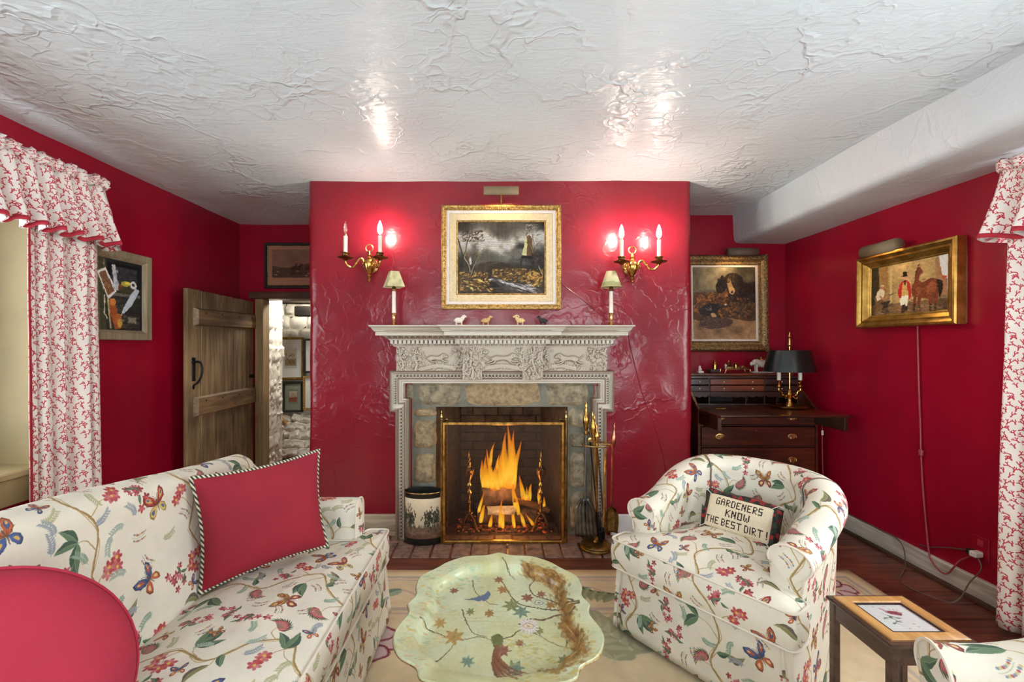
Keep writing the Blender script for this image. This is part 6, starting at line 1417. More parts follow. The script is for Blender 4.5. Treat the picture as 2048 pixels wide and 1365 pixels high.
# sofa along the left, facing the right wall; local x runs to the far end, y towards the left wall
sf_loc = (-.525, 1.18, 0); T = TR(sf_loc, PI/2)
sofa = thing('sofa', 'chintz sofa with a sloping rolled back along the left side of the room', 'sofa', sf_loc, PI/2)
XE = .955                                             # half length
def arch(x): return .815+.10*sm(XE, -.25, x)
P, U = [], []; ns = 70
for i in range(ns):
    x = -XE+(2*XE-.115)*i/(ns-1); h = arch(x)-.05*sm(XE-.18, XE-.10, x)**2; e = 0
    prof = [(.495, .28), (.505, .42), (.535, .58), (.555, h-.12), (.560, h-.07)]
    prof += [(.625+.066*math.cos(a), h-.062+.062*math.sin(a)) for a in np.linspace(PI*.97, -.5, 14)]
    prof += [(.665, h-.13), (.655, .40), (.66, .20), (.67, .035)]
    v = 0; row, ur = [], []
    for k, (y, z) in enumerate(prof):
        z = z+.003*nz(x*3, z*4, 2, 1); y = y+.004*nz(x*2.5, z*5, 8, 1)
        if k: v += math.hypot(y-pv[0], z-pv[1])
        pv = (y, z); row.append((x, y, z)); ur.append((x/CZ+.12, v/CZ+.42))
    P.append(row); U.append(ur)
P, U = np.array(P), np.array(U); bk = MB(T).grid(P, U).build('back', M['chintz'], sofa, 60)
q = P[-1]; c0 = q.mean(0); R_ = [c0+(q-c0)*k+np.array([.022*(1-k**2), 0, 0]) for k in (1, .94, .8, .5, .02)]
MB(T).grid(np.array(R_), None, False, True).build('back_end', M['chintz'], bk, 60, (CZ, .4, .1)); w = MB(T); welt(w, q[2:21]+np.array([.001, 0, 0])); w.build('welt', M['chintz'], bk)
def sofa_arm(x0, x1, outer):
    """low arm: flat inner and outer faces, softly rounded top and front"""
    xm, hw = (x0+x1)/2, (x1-x0)/2; prof = [(-hw, .28), (-hw, .42), (-hw*1.0, .53)]+[(hw*math.cos(a)*1.0, .545+.048*math.sin(a)) for a in np.linspace(PI, 0, 11)]+[(hw, .50), (hw*.97, .30), (hw, .035)]
    if not outer: prof = [(-a, b) for a, b in prof]
    P, U = [], []
    for i in range(16):
        y = .125+.50*i/15; v = 0; row, ur = [], []; rise = .03*sm(.35, .62, y)
        for k, (x, z) in enumerate(prof):
            zz = z+(rise if z > .5 else 0)
            if k: v += math.hypot(x-pv[0], zz-pv[1])
            pv = (x, zz); row.append((xm+x, y, zz)); ur.append((y/CZ+.3, v/CZ))
        P.append(row); U.append(ur)
    P = np.array(P); a = MB(T).grid(P, np.array(U)).build('arm', M['chintz'], sofa, 60)
    q = P[0]; c0 = q.mean(0); R_ = [c0+(q-c0)*k+np.array([0, -.018*(1-k**2), 0]) for k in (1, .93, .8, .5, .02)]
    MB(T).grid(np.array(R_), None, False, True).build('arm_front', M['chintz'], a, 60, (CZ, .15, .6)); w = MB(T); welt(w, q[1:16]+np.array([0, -.002, 0])); w.build('welt', M['chintz'], a)
sofa_arm(XE-.115, XE, True); sofa_arm(-XE, -XE+.115, False)
xi = XE-.122
cushion('seat_cushion', T, [(-XE+.0, 0), (XE, 0), (XE+.002, .108), (xi, .118), (xi, .545), (-xi, .545), (-xi, .118), (-XE-.002, .108)], .29, .42, .045, sofa, M['chintz'], (0, .28), .0045, (.62, .3))
q = [(-XE+.01, .30), (-XE+.01, .022), (XE-.01, .022), (XE-.01, .60)]; o = []
for (a, b) in zip(q[:-1], q[1:]):
    a, b = np.array(a), np.array(b); L = np.linalg.norm(b-a); k = int(L/.02); o += [a+(b-a)*i/k for i in range(k)]
o.append(np.array(q[-1])); o = np.array(o); L = np.r_[0, np.cumsum(np.linalg.norm(np.diff(o, axis=0), axis=1))]; P2, U2 = [], []
for i in range(len(o)):
    x, y = o[i]; row, ur = [], []; near = math.exp(-((abs(x)-XE+.03)/.014)**2)*(1 if y < .05 else 0)+math.exp(-(x/.014)**2)*(1 if y < .05 else 0)
    for j in range(10):
        v = j/9; fl = .028*v; row.append((x+(fl*.6 if x > XE-.012 else 0), y-(fl if y < .03 else 0)+near*.02*v+.004*nz(x*5, v*2, 1, 1), .295-.267*v)); ur.append((L[i]/CZ, (.3-.267*v)/CZ+.2))
    P2.append(row); U2.append(ur)
sk = MB(T).grid(np.array(P2), np.array(U2)).build('skirt', M['chintz'], sofa, 60); sk.modifiers.new('thickness', 'SOLIDIFY').thickness = .006
MB(T).box(-XE+.05, XE-.05, .06, .62, .10, .285, .02).build('seat_platform', M['lining'], sofa)
for x in (-.85, .85):
    for y in (.09, .6): MB(T).lathe([(.018, 0), (.024, .11)], (x, y, .012), 10).build('leg', M['dark_wood'], sofa)

def pillow(name, label, T, w_, h_, th, m, uvm=False, cord=None, pinch=.08, n=26, border=None, e=2.6):
    o = thing(name, label, 'cushion', tuple(T.translation)); F = lambda u, v, s: None
    def pt(u, v, s):
        k = max(0., (1-abs(u)**e))*max(0., (1-abs(v)**e)); cx = 1-pinch*(1-v*v)*abs(u)**3; cz = 1-pinch*(1-u*u)*abs(v)**3
        return (u*w_/2*cx, s*(th/2)*k**.55+.006*k*nz(u*2+w_*9, v*2, s*3, 1), v*h_/2*cz)
    for s, nm in ((-1, 'front_face'), (1, 'back_face')):
        G = np.array([[pt(-1+2*i/(n-1), -1+2*j/(n-1), s) for j in range(n)] for i in range(n)]); Uv = np.array([[((i/(n-1)), j/(n-1)) for j in range(n)] for i in range(n)])
        MB(T).grid(G, Uv).build(nm, m if (s < 0 or border is None) else border, o, 180)
    E = [pt(-1+2*i/40, -1, 1) for i in range(40)]+[pt(1, -1+2*i/40, 1) for i in range(40)]+[pt(1-2*i/40, 1, 1) for i in range(40)]+[pt(-1, 1-2*i/40, 1) for i in range(40)]
    if cord is not None: b = MB(T); b.tube(np.vstack([E, E[:1]]), cord[0], 8, False); b.build('corded_edge', cord[1], o)
    return o
# crimson pillow leaning in the far corner of the sofa
a = np.array([-1.045, 1.545]); b = np.array([-.705, 1.885]); c = (a+b)/2; ang = math.atan2(b[1]-a[1], b[0]-a[0])
T = Matrix.Translation((c[0]-.015, c[1]-.01, .655)) @ Matrix.Rotation(ang, 4, 'Z') @ Matrix.Rotation(-.10, 4, 'X') @ Matrix.Rotation(-.05, 4, 'Y')
pillow('throw_pillow', 'crimson square pillow with green and cream twisted cord leaning on the sofa', T, .45, .395, .16, M['red_cloth'], False, (.0065, M['twist']), .10)
T = Matrix.Translation((-1.03, .86, .585)) @ Matrix.Rotation(.75, 4, 'Z') @ Matrix.Rotation(-.15, 4, 'X')
rc_ = thing('round_cushion', 'large round plump crimson cushion in the lower left corner, nearest the camera', 'cushion', (-1.03, .86, .46))
P = []
for i in range(64):
    a = 2*PI*i/64; row = []
    for j in range(25):
        t = -PI/2+PI*j/24; r = .262*max(math.cos(t), .001)**.62; row.append((r*math.cos(a), .105*math.sin(t)*(1+.0*r), r*math.sin(a)*(.94 if math.sin(a) < 0 else 1.)))
    P.append(row)
P = np.array(P); MB(T).grid(P, None, True).build('cover', M['rose_cloth'], rc_, 180)
w = MB(T); w.tube(np.vstack([P[:, 12]*1.006, P[:1, 12]*1.006]), .004, 6, False); w.build('seam', M['rose_cloth'], rc_)
# motto pillow on the armchair
Tc = TR((.728, 1.7465, 0), math.atan2(-.794, .608)) @ Matrix.Translation((.0, .415, .533)) @ Matrix.Rotation(-.42, 4, 'X') @ Matrix.Rotation(.0, 4, 'Y')
mp = pillow('needlework_pillow', 'small cream needlework pillow lettered GARDENERS KNOW THE BEST DIRT ! on the armchair', Tc, .292, .158, .05, M['motto'], True, (.004, M['border']), .03, 20, M['border'], 5.)
fr = MB(Tc); 
for (x0, z0), (x1, z1) in (((-.148, -.08), (.148, -.08)), ((.148, -.08), (.148, .08)), ((.148, .08), (-.148, .08)), ((-.148, .08), (-.148, -.08))):
    G = []
    for i in range(14):
        u = i/13; x, z = x0+(x1-x0)*u, z0+(z1-z0)*u; nx_, nz_ = (z1-z0), -(x1-x0); L = math.hypot(nx_, nz_); nx_, nz_ = nx_/L, nz_/L
        wv_ = .004*math.sin(u*9+x0*30); G.append([(x-nx_*.010, -.008, z-nz_*.010), (x+nx_*(.008+wv_), -.006, z+nz_*(.008+wv_)), (x+nx_*(.016+wv_), .012, z+nz_*(.016+wv_)), (x+nx_*.012, .034, z+nz_*.012)])
    fr.grid(np.array(G))
fr.build('dark_floral_gusset', M['border'], mp, 60)
for sx in (-1, 1):
    for sz in (-1, 1): MB(Tc).tube(spline([(sx*.13, -.012, sz*.07), (sx*.146, -.016, sz*.082), (sx*.158, -.008, sz*.09), (sx*.17, .004, sz*.086)], 8), .0014, 5).build('corner_thread', M['lining'], mp)

# ------------------------------------------------------------------ rug, tray table, side table
b = MB(); X0, X1, Y0, Y1, ch = -2.0, 2.0, .15, 2.583, .0
xs, ys_ = np.linspace(X0, X1, 70), np.linspace(Y0, Y1, 44)
G = np.array([[(x, y, .007+.0012*nz(x*2, y*2, 0, 1)) for y in ys_] for x in xs]); Uv = np.array([[((x-X0)/4., 1-(Y1-y)/2.4) for y in ys_] for x in xs])
b.grid(G, Uv); o_ = b.n
rugt = b.build('rug', M['rug'], None, 180); tag(rugt, 'large flat-woven cream rug with faded leaves and banded border', 'rug'); rugt.modifiers.new('thickness', 'SOLIDIFY').thickness = .006
def tray_outline(k=1., ins=0.):
    q = [(0, .362), (.05, .338), (.13, .328), (.195, .285), (.235, .235), (.283, .175), (.288, .11), (.278, .055), (.296, .0), (.283, -.05), (.303, -.13), (.298, -.185), (.268, -.245), (.215, -.285), (.19, -.33), (.10, -.352), (0, -.372)]
    P = []
    for a, b_ in ((0, 8), (8, 16)): P += list(spline(np.array(q[a:b_+1]), 40)[:-1])
    P.append(np.array(q[-1])); P = np.array(P); P = np.vstack([P, (P*np.array([-1, 1]))[-2:0:-1]]); return P
tp = tray_outline(); zt_ = .448; cy_ = 1.463; cxo = -.004
tt = thing('tray_table', 'tray-top coffee table with scalloped cream tole tray painted with branches and a bird', 'coffee table', (0, cy_, .012))
rows = []
cen = np.array([0, 0.])
smooth = tp.copy()
for _ in range(14): smooth = (smooth+np.roll(smooth, 1, 0)+np.roll(smooth, -1, 0))/3
def ring(k, z, s=0.): q = tp*(1-s)+smooth*s; d = np.linalg.norm(q, axis=1, keepdims=True); return np.c_[q*(1-k/d)+np.array([cxo, cy_]), np.full(len(q), z)]
specs = [(.0, zt_+.004, 0), (.003, zt_+.0075, 0), (.010, zt_+.0055, 0), (.03, zt_+.002, .1), (.052, zt_-.001, .25), (.058, zt_-.004, .2), (.064, zt_-.014, .22), (.070, zt_-.025, .25), (.08, zt_-.031, .3), (.10, zt_-.033, .4)]
rows = [ring(*s) for s in specs]
last = rows[-1]; cc = np.array([cxo, cy_, zt_-.033])
for k in (.8, .6): rows.append(cc+(last-cc)*k)
G = np.transpose(np.array(rows), (1, 0, 2)); Uv = np.stack([(G[..., 0]-cxo+.31)/.62, (G[..., 1]-cy_+.375)/.75], -1)
tb = MB().grid(G, Uv, True); nv_ = G.shape[1]; tb.f.append(tuple(i*nv_+nv_-1 for i in range(len(G)))); tr_ = tb.build('tray', M['tray'], tt, 60); sd = tr_.modifiers.new('thickness', 'SOLIDIFY'); sd.thickness = .003
bl = MB(); welt(bl, ring(-.001, zt_+.004), .0026, True); bl.build('gilt_edge', M['gilt_dark'], tr_)
for sx in (-1, 1):
    for sy in (-1, 1): MB().tube([(sx*.17, cy_+sy*.2, .39), (sx*.20, cy_+sy*.23, .012)], [.014, .011], 10).build('leg', M['black_lacquer'], tt)
MB().box(-.2, .2, cy_-.23, cy_+.23, .372, .402, .004).build('stand_top', M['black_lacquer'], tt)
for sy in (-1, 1): MB().tube([(-.185, cy_+sy*.215, .21), (.185, cy_+sy*.215, .21)], .008, 8).build('stretcher', M['black_lacquer'], tt)
for sx in (-1, 1): MB().tube([(sx*.185, cy_-.215, .21), (sx*.185, cy_+.215, .21)], .008, 8).build('stretcher', M['black_lacquer'], tt)
# picture-topped side table
sx0, sx1, sy0, sy1, sz = 1.043, 1.285, 1.20, 1.437, .5
sd_ = thing('side_table', 'narrow dark side table topped with framed bird needlework, right of the armchair', 'side table', ((sx0+sx1)/2, (sy0+sy1)/2, 0))
lg = .022
for x in (sx0+.004, sx1-.004-lg):
    for y in (sy0+.004, sy1-.004-lg): MB().box(x, x+lg, y, y+lg, .012, sz-.012, .003).build('leg', M['dark_wood'], sd_)
MB().box(sx0+.008, sx0+.02, sy0+.02, sy1-.02, sz-.062, sz-.012).box(sx1-.02, sx1-.008, sy0+.02, sy1-.02, sz-.062, sz-.012).box(sx0+.02, sx1-.02, sy0+.008, sy0+.02, sz-.062, sz-.012).box(sx0+.02, sx1-.02, sy1-.02, sy1-.008, sz-.062, sz-.012).build('apron', M['dark_wood'], sd_)
rc = lambda a: [(sx0+a, sy0+a), (sx0+a, sy1-a), (sx1-a, sy1-a), (sx1-a, sy0+a)]
MB().grid(sweep(rc(0), [(.006, -.014), (0, -.012), (-.002, -.006), (0, -.001), (.012, .0), (.014, -.002)], lambda x, y, q: (x, y, sz+q), True), None, True).build('top_moulding', M['dark_wood'], sd_, 30)
fr_ = MB().grid(sweep(rc(.013), [(0, -.004), (0, .004), (.004, .006), (.030, .006), (.034, .002), (.034, -.004)], lambda x, y, q: (x, y, sz+q), True), None, True).build('picture_frame', M['honey_wood'], sd_, 30)
MB().grid(sweep(rc(.046), [(0, .0025), (.006, .0025), (.007, -.002)], lambda x, y, q: (x, y, sz+q), True), None, True).build('black_slip', M['black_frame'], fr_, 30)
MB().add([(sx0+.05, sy0+.05, sz-.001), (sx1-.05, sy0+.05, sz-.001), (sx1-.05, sy1-.05, sz-.001), (sx0+.05, sy1-.05, sz-.001)], [(0, 1, 2, 3)], [(0, 0), (1, 0), (1, 1), (0, 1)]).build('needlework_panel', M['bird'], sd_, 0)
MB().box(sx0+.047, sx1-.047, sy0+.047, sy1-.047, sz+.001, sz+.003).build('glass_pane', M['glass'], sd_, 0)

# ------------------------------------------------------------------ slant-front desk in the alcove
dx0, dx1, dyb, dyf, df = 1.455, 2.336, 3.82, 3.306, .83
desk = thing('writing_desk', 'mahogany slant-front desk with its fall open, in the alcove beside the chimney', 'desk', ((dx0+dx1)/2, 3.56, 0))
MW, MD, ML = M['mahogany'], M['mahogany_dk'], M['mahogany_lt']
for x, s in ((dx0, 1), (dx1-.018, 1)):
    MB().add([(x+k*.018, y, z) for k in (0, 1) for y, z in ((dyf, .10), (dyf, df-.005), (3.60, 1.055), (dyb, 1.055), (dyb, .10))], [(0, 1, 2, 3, 4), (9, 8, 7, 6, 5)]+[(i, i+5, (i+1) % 5+5, (i+1) % 5) for i in range(5)]).build('side_panel', MW, desk, 0)
MB().box(dx0-.008, dx1+.008, 3.585, dyb, 1.053, 1.07, .004).build('top', ML, desk)
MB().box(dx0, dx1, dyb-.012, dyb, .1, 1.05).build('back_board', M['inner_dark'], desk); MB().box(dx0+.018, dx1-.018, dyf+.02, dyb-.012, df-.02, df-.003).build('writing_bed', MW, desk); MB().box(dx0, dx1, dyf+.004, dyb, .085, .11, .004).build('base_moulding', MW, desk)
for x in (dx0, dx1-.07):
    for y in (dyf+.005, dyb-.075): MB().add([(x, y, .0), (x+.07, y, .0), (x+.07, y+.07, 0), (x, y+.07, 0), (x-.004, y-.004, .09), (x+.074, y-.004, .09), (x+.074, y+.074, .09), (x-.004, y+.074, .09)], [(0, 1, 5, 4), (1, 2, 6, 5), (2, 3, 7, 6), (3, 0, 4, 7), (4, 5, 6, 7)]).build('bracket_foot', MW, desk, 0)
fall = MB().box(dx0+.006, dx1, 2.985, dyf+.016, df-.016, df+.0, .005).build('fall_board', MW, desk)
MB().tube([(dx0+.006, 2.985, df-.006), (dx1, 2.985, df-.006)], .0062, 8).build('nosing', M['mahogany_dk'], fall)
for x in (dx0+.14, dx1-.2): MB().box(x, x+.07, dyf+.006, dyf+.03, df, df+.0015).build('brass_hinge', M['brass'], fall)
MB().box(1.855, 1.925, 2.982, 2.99, df-.012, df+.004, .002).build('lock_plate', M['brass'], fall)
for x in (dx0+.004, dx1-.03): MB().box(x, x+.026, 3.012, dyf+.1, df-.11, df-.017, .003).build('loper', MD, desk)
def bail(x, z, y, par, k=1.):
    h = MB().lathe([(.034*k, 0), (.034*k, .002), (.024*k, .004), (.02*k, .003), (.001, .005)], (x, y, z), 24, 1, .62, Matrix.Rotation(PI/2, 4, 'X') @ Matrix.Identity(4))
    h.ball((x-.022*k, y-.008, z+.004), .005, 8, 6).ball((x+.022*k, y-.008, z+.004), .005, 8, 6)
    h.tube(spline([(x-.022*k, y-.010, z+.004), (x-.021*k, y-.016, z-.010*k), (x, y-.018, z-.018*k), (x+.021*k, y-.016, z-.010*k), (x+.022*k, y-.010, z+.004)], 16), .0028, 6); return h.build('bail_handle', M['brass_pale'], par)
for z0, z1 in ((.708, .805), (.552, .70), (.368, .544), (.118, .36)):
    d = MB().box(dx0+.024, dx1-.024, dyf-.004, dyf+.03, z0+.004, z1-.004, .003).build('drawer', MW, desk)
    for x in (1.615, 2.145): bail(x, (z0+z1)/2 if z1 < .8 else .79-.025, dyf-.004, d, 1.0)
    MB().box(dx0+.018, dx1-.018, dyf, dyf+.02, z0-.006, z0+.002).build('rail', MD, desk)
    MB().lathe([(.008, 0), (.008, .002)], (1.88, dyf-.004, z1-.03), 10, .7, 1, Matrix.Rotation(PI/2, 4, 'X')).build('escutcheon', M['brass'], d)
# inside: little drawers over pigeonholes behind the fall
yi = 3.50; ix0, ix1 = dx0+.018, dx1-.018; v1, v2 = 1.625, 2.055
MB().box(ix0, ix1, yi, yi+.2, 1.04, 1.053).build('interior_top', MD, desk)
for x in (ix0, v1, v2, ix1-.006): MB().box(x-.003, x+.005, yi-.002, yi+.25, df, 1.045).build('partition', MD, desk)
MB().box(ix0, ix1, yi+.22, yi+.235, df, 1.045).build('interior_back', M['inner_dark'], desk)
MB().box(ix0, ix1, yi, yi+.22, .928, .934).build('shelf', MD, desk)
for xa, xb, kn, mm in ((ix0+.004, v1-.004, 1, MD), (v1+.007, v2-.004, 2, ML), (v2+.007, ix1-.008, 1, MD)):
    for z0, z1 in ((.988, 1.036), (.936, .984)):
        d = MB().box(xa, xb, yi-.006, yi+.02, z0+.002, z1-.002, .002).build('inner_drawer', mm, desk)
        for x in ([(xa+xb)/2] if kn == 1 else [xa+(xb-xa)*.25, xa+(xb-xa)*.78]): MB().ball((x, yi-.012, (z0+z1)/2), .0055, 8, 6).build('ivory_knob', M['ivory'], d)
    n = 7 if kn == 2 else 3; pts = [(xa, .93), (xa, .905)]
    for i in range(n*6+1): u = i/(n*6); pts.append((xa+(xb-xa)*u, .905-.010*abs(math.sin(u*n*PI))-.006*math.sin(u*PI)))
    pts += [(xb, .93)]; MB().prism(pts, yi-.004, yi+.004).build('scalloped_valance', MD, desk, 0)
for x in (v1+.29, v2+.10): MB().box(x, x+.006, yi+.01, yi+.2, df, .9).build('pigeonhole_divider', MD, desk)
MB().box(ix0, ix1, yi-.004, yi+.01, df, df+.012).build('sill_strip', MD, desk)

# desk lamp: two candle arms under a black tole shade
lx, ly, lz = 2.152, 3.345, df+.001
lamp = thing('desk_lamp', 'brass two-candle desk lamp with a black metal shade on the open desk', 'lamp', (lx, ly, lz))
MB().lathe([(.09, 0), (.118, .008), (.122, .018), (.119, .019), (.105, .010), (.06, .010), (.03, .014), (.022, .03), (.014, .05), (.012, .07), (.02, .085), (.026, .1), (.018, .115), (.012, .13), (.006, .14)], (lx, ly, lz), 32).build('base', M['brass'], lamp)
MB().tube([(lx, ly, lz+.13), (lx, ly, lz+.50)], .0055, 8).build('rod', M['brass_pale'], lamp)
MB().lathe([(.006, 0), (.012, .01), (.008, .03), (.010, .05), (.006, .065), (.012, .075), (.012, .078), (.004, .085), (.006, .10), (.001, .112)], (lx, ly, lz+.455), 12).build('finial', M['brass_pale'], lamp)
for a in (PI*.98, -PI*.02, ):
    cx_, cy2 = lx+.078*math.cos(a), ly+.03*math.sin(a); zz = lz+.155
    ar = MB().tube(spline([(lx, ly, lz+.10), (lx+.02*math.cos(a), ly, lz+.085), (lx+.05*math.cos(a), ly, lz+.095), (lx+.06*math.cos(a), ly, lz+.12), (cx_, cy2, lz+.13), (cx_, cy2, zz)], 24), .0075, 8).ball((lx+.05*math.cos(a), ly, lz+.096), .012, 8, 6)
    ar.tube(spline([(lx+.015*math.cos(a), ly-.01, lz+.09), (lx+.035*math.cos(a), ly-.02, lz+.07), (lx+.045*math.cos(a), ly-.02, lz+.08)], 10), .004, 6).build('arm', M['brass'], lamp)
    MB().lathe([(.006, -.01), (.034, 0), (.036, .004), (.012, .006), (.012, .02), (.018, .03), (.012, .036), (.016, .05), (.013, .052)], (cx_, cy2, zz), 18).build('drip_pan', M['brass'], lamp)
    MB().tube([(cx_, cy2, zz+.05), (cx_, cy2, zz+.145)], .0135, 12).build('candle_sleeve', M['ivory'], lamp)
sh = MB().lathe([(.183, 0), (.181, .004), (.142, .158), (.139, .159)], (lx, ly, 1.102), 40)
s_ = sh.v[-1]; shb = MB(); a = np.linspace(0, 2*PI, 41); shb.grid(np.array([[(lx+r*math.cos(t), ly+.72*r*math.sin(t), z) for t in a] for r, z in ((.184, 1.100), (.183, 1.104), (.143, 1.256), (.142, 1.259))]))
so_ = shb.build('shade', M['black_shade'], lamp, 60); so_.modifiers.new('thickness', 'SOLIDIFY').thickness = .002
MB().grid(np.array([[(lx+r*math.cos(t), ly+.72*r*math.sin(t), z) for t in a] for r, z in ((.181, 1.0995), (.179, 1.106), (.165, 1.16))])).build('shade_lining', M['lining'], so_, 60)
for k in range(2): MB().tube([(lx, ly, 1.25), (lx+.142*math.cos(k*PI), ly, 1.25)], .003, 6).build('shade_spoke', M['brass_old'], lamp)
t = thing('lamp_flex', 'pale flex with a small white switch hanging down beside the desk', 'cord', (2.37, 3.3, .1))
MB().tube(spline([(2.34, 3.32, .82), (2.366, 3.31, .76), (2.37, 3.31, .6), (2.372, 3.31, .45), (2.378, 3.31, .3), (2.385, 3.33, .1)], 30), .003, 6).build('flex', M['red_cord'], t); MB().box(2.358, 2.374, 3.296, 3.308, .635, .672, .004).build('switch', M['white_plastic'], t)

# ------------------------------------------------------------------ small things on the desk and on the mantel
zt2 = 1.071; yd = 3.68
ink = thing('inkstand', 'brass inkstand with pierced gallery, pots and a quill holder on the desk top', 'inkstand', (1.84, yd, zt2))
x0, x1 = 1.825, 2.02
MB().box(x0, x1, yd-.05, yd+.04, zt2+.028, zt2+.034).build('tray', M['brass_old'], ink)
b = MB()
for i in range(22): x = x0+(x1-x0)*i/21; b.box(x-.0016, x+.0016, yd-.05, yd-.048, zt2+.034, zt2+.046)
b.box(x0, x1, yd-.051, yd-.047, zt2+.046, zt2+.049); b.build('pierced_gallery', M['brass_pale'], ink, 0, None, 'stuff')
for x, s in ((x0, -1), (x1, 1)):
    for y in (yd-.048, yd+.038): MB().tube(spline([(x, y, zt2+.03), (x+s*.002, y, zt2+.015), (x+s*.010, y, zt2+.0)], 8), .0035, 6).build('foot', M['brass_pale'], ink)
for x, r, h, m in ((1.868, .013, .062, 'brass'), (1.898, .014, .026, 'brass_old'), (1.925, .02, .046, 'brass'), (1.843, .009, .036, 'white_china')):
    MB().lathe([(r*.8, 0), (r, .004), (r*.9, h*.7), (r*1.2, h*.78), (r*1.25, h*.82), (r*.5, h*.9), (r*.3, h), (r*.35, h*1.06), (.0005, h*1.15)], (x, yd-.005, zt2+.034), 14).build('ink_pot', M[m], ink)
b = MB()
for k in range(5): a_ = .3+.5*k; b.tube(spline([(1.975, yd, zt2+.036), (1.975+.02*math.cos(a_), yd, zt2+.055), (1.975+.028*math.cos(a_-.3), yd, zt2+.05)], 6), .0035, 6)
b.build('pen_rest', M['brass_pale'], ink, 60, None, 'stuff')
pot = thing('ink_bottle', 'dark square stand with a brass-lidded pot, left of the inkstand', 'inkstand', (1.73, yd+.03, zt2))
MB().box(1.722, 1.80, yd, yd+.07, zt2, zt2+.028, .003).build('stand', M['mahogany_dk'], pot); MB().lathe([(.022, 0), (.022, .035), (.026, .038), (.018, .045), (.016, .055), (.006, .066), (.005, .074), (.0005, .08)], (1.77, yd+.03, zt2+.028), 16).build('lidded_pot', M['brass'], pot)
def blob(o, vox): r = o.modifiers.new('one_body', 'REMESH'); r.mode = 'VOXEL'; r.voxel_size = vox; r.use_smooth_shade = True; return o
bu = thing('china_bust', 'tiny white china bust on a square base at the desk edge', 'figurine', (1.625, 3.66, zt2))
MB().box(1.605, 1.65, 3.64, 3.68, zt2, zt2+.018, .003).build('plinth', M['white_china'], bu)
blob(MB().ball((1.627, 3.66, zt2+.028), (.016, .012, .014)).ball((1.624, 3.66, zt2+.046), (.010, .010, .012)).ball((1.617, 3.657, zt2+.047), (.005, .004, .004)).ball((1.626, 3.662, zt2+.05), (.011, .011, .010)).build('head', M['white_china'], bu), .0015)
fg = thing('china_figurine', 'white china horned animal draped in cloth, half behind the desk lamp', 'figurine', (2.15, 3.70, zt2))
fxx, fyy = 2.15, 3.70
MB().box(fxx-.085, fxx+.085, fyy-.03, fyy+.03, zt2, zt2+.008, .003).build('plinth', M['white_china'], fg)
b = MB().ball((fxx, fyy, zt2+.072), (.06, .03, .03), 14, 10).ball((fxx-.055, fyy-.004, zt2+.082), (.026, .022, .026)).ball((fxx-.082, fyy-.008, zt2+.075), (.018, .014, .016)).ball((fxx-.09, fyy-.01, zt2+.066), (.010, .010, .010))
for dx_, dy_ in ((-.045, -.014), (-.04, .014), (.042, -.014), (.046, .014)): b.tube([(fxx+dx_, fyy+dy_, zt2+.065), (fxx+dx_*1.1, fyy+dy_, zt2+.035), (fxx+dx_, fyy+dy_, zt2+.008)], [.013, .008, .009], 8)
blob(b.build('body', M['white_china'], fg), .0025)
P = []
for i in range(20):
    row = []
    for j in range(14):
        u, v = -1+2*i/19, -1+2*j/13; row.append((fxx+.004+.062*u, fyy+.037*math.sin(v*1.5)*(1+.06*math.sin(u*11)), zt2+.107-.062*abs(v)**2.2*(1-.5*abs(u)**2)+.004*math.sin(v*13+u*5)))
    P.append(row)
c_ = MB().grid(np.array(P)).build('draped_cloth', M['white_china'], fg, 180); c_.modifiers.new('thickness', 'SOLIDIFY').thickness = .002
MB().lathe([(.026, 0), (.03, .004), (.027, .006), (.014, .008), (.013, .016), (.001, .02)], (fxx-.002, fyy, zt2+.112), 16).build('dark_lid', M['brass_old'], fg); MB().lathe([(.03, 0), (.028, .010), (.02, .012)], (fxx-.002, fyy, zt2+.102), 16).build('orange_saddle', M['copper'], fg)

zm = 1.4245; ym = 2.94
def mantel_lamp(x, label, sq, m, yaw):
    t = thing('candlestick_lamp', label, 'lamp', (x, ym, zm), 0, 'pair of candlestick lamps on the mantel')
    MB().lathe([(.036, 0), (.037, .004), (.03, .008), (.018, .014), (.010, .024), (.008, .034), (.012, .04), (.011, .046), (.010, .06), (.017, .078), (.018, .082), (.012, .083)], (x, ym, zm), 22).build('brass_base', M['brass_pale'], t)
    MB().lathe([(.0135, .08), (.012, .225), (.006, .226)], (x, ym, zm), 14).build('candle_sleeve', M['ivory'], t); MB().lathe([(.008, .225), (.014, .23), (.013, .25), (.006, .26)], (x, ym, zm), 12).build('socket', M['brass_old'], t)
    n = 4 if sq else 32; a = np.linspace(0, 2*PI, n+1)+(PI/4+yaw if sq else PI/2); k = 1.22 if sq else 1.
    G = np.array([[(x+k*r*math.cos(q), ym+k*r*math.sin(q), z) for q in a] for r, z in ((.065, zm+.253), (.03, zm+.353))]); Uv = np.array([[(i/n*(4 if sq else 1.9), z) for i in range(n+1)] for z in (0, 1)])
    s = MB().grid(G, Uv).build('shade', m, t, 0 if sq else 60); s.modifiers.new('thickness', 'SOLIDIFY').thickness = .0015
    MB().tube(np.vstack([G[0]]), .002, 5).tube(G[1], .002, 5).build('shade_trim', M['linen'], s)
    MB().tube([(x, ym, zm+.25), (x, ym, zm+.345)], .002, 5).tube([(x-.03, ym, zm+.345), (x+.03, ym, zm+.345)], .0015, 5).build('shade_carrier', M['brass_old'], t)
mantel_lamp(-.693, 'candlestick lamp with a square panelled pale shade, left end of the mantel', True, M['shade_plain'], .5)
mantel_lamp(.726, 'candlestick lamp with a round shade printed with bare trees, right end of the mantel', False, M['shade'], 0)
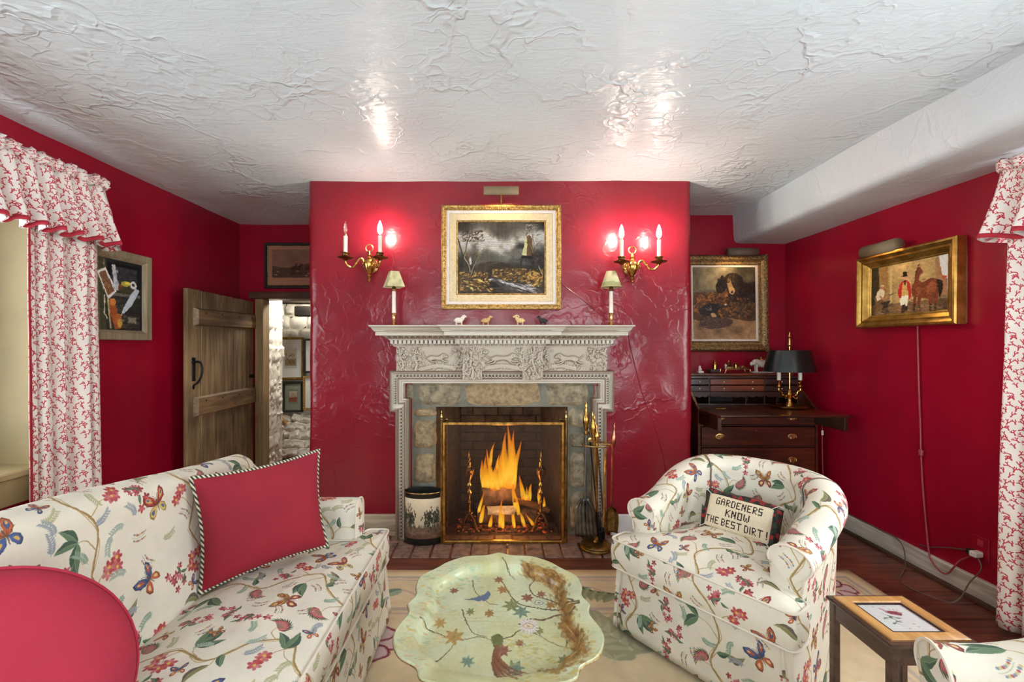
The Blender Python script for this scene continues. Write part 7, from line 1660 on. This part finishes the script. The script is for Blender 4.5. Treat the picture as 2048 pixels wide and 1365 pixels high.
def sheep(x, label, m, f, ram=False, fluffy=False, k=1.):
    """small figure standing on the shelf, head towards f (+1 right, -1 left)"""
    t = thing('sheep_figurine', label, 'figurine', (x, 2.90, zm)); b = MB(); y = 2.90; q = lambda dx, dy, dz: (x+f*dx*k, y+dy*k, zm+dz*k)
    b.ball(q(-.004, 0, .034), np.array((.027, .015, .017))*k*(1.08 if fluffy else 1), 14, 10).ball(q(.016, 0, .040), np.array((.013, .012, .015))*k, 10, 8)
    b.tube([q(.018, 0, .042), q(.027, 0, .058)], [.012*k*(1.2 if fluffy else 1), .0085*k*(1.3 if fluffy else 1)], 8)
    b.ball(q(.030, 0, .061), np.array((.012, .008, .009))*k*(1.15 if fluffy else 1), 10, 8).ball(q(.041, 0, .058), np.array((.008, .005, .0055))*k, 8, 6)
    for dx, dy in ((-.020, -.007), (-.018, .007), (.013, -.007), (.016, .007)): b.tube([q(dx, dy, .028), q(dx+.001, dy, .013), q(dx, dy, .0)], np.array([.0065, .0032, .0036])*k, 6)
    b.tube([q(-.03, 0, .038), q(-.035, 0, .026)], [.004*k, .002*k], 6)
    for s in (-1, 1): b.tube([q(.027, s*.007, .062), q(.024, s*.016, .060)], [.0035*k, .0015*k], 6)
    o = blob(b.build('body', m, t), .0014)
    if ram:
        for s in (-1, 1): a = np.linspace(0, 4.6, 14); MB().tube(np.array([q(.026-.002*i, s*(.008+.0011*i), .066) for i in range(14)])+np.stack([-.009*k*f*np.sin(a), 0*a, .007*k*(np.cos(a)-1)+.004], 1), np.linspace(.004, .0018, 14)*k, 6).build('curled_horn', M['linen'], t)
    if fluffy: MB().lathe([(.02, 0), (.022, .002), (.018, .005)], (x, y, zm), 14, 1.3, .7).build('grassy_base', M['sheep_tan'], t)
    return t
sheep(-.262, 'white curly sheep figurine, leftmost of the four on the mantel', M['sheep_white'], 1, False, True, .98)
sheep(-.09, 'tan sheep figurine facing right on the mantel', M['sheep_tan'], 1, False, False, .92)
sheep(.128, 'cream ram figurine with curled horns on the mantel', M['sheep_cream'], -1, True, False, .95)
sheep(.277, 'black sheep figurine facing left on the mantel', M['sheep_black'], -1, False, False, .9)
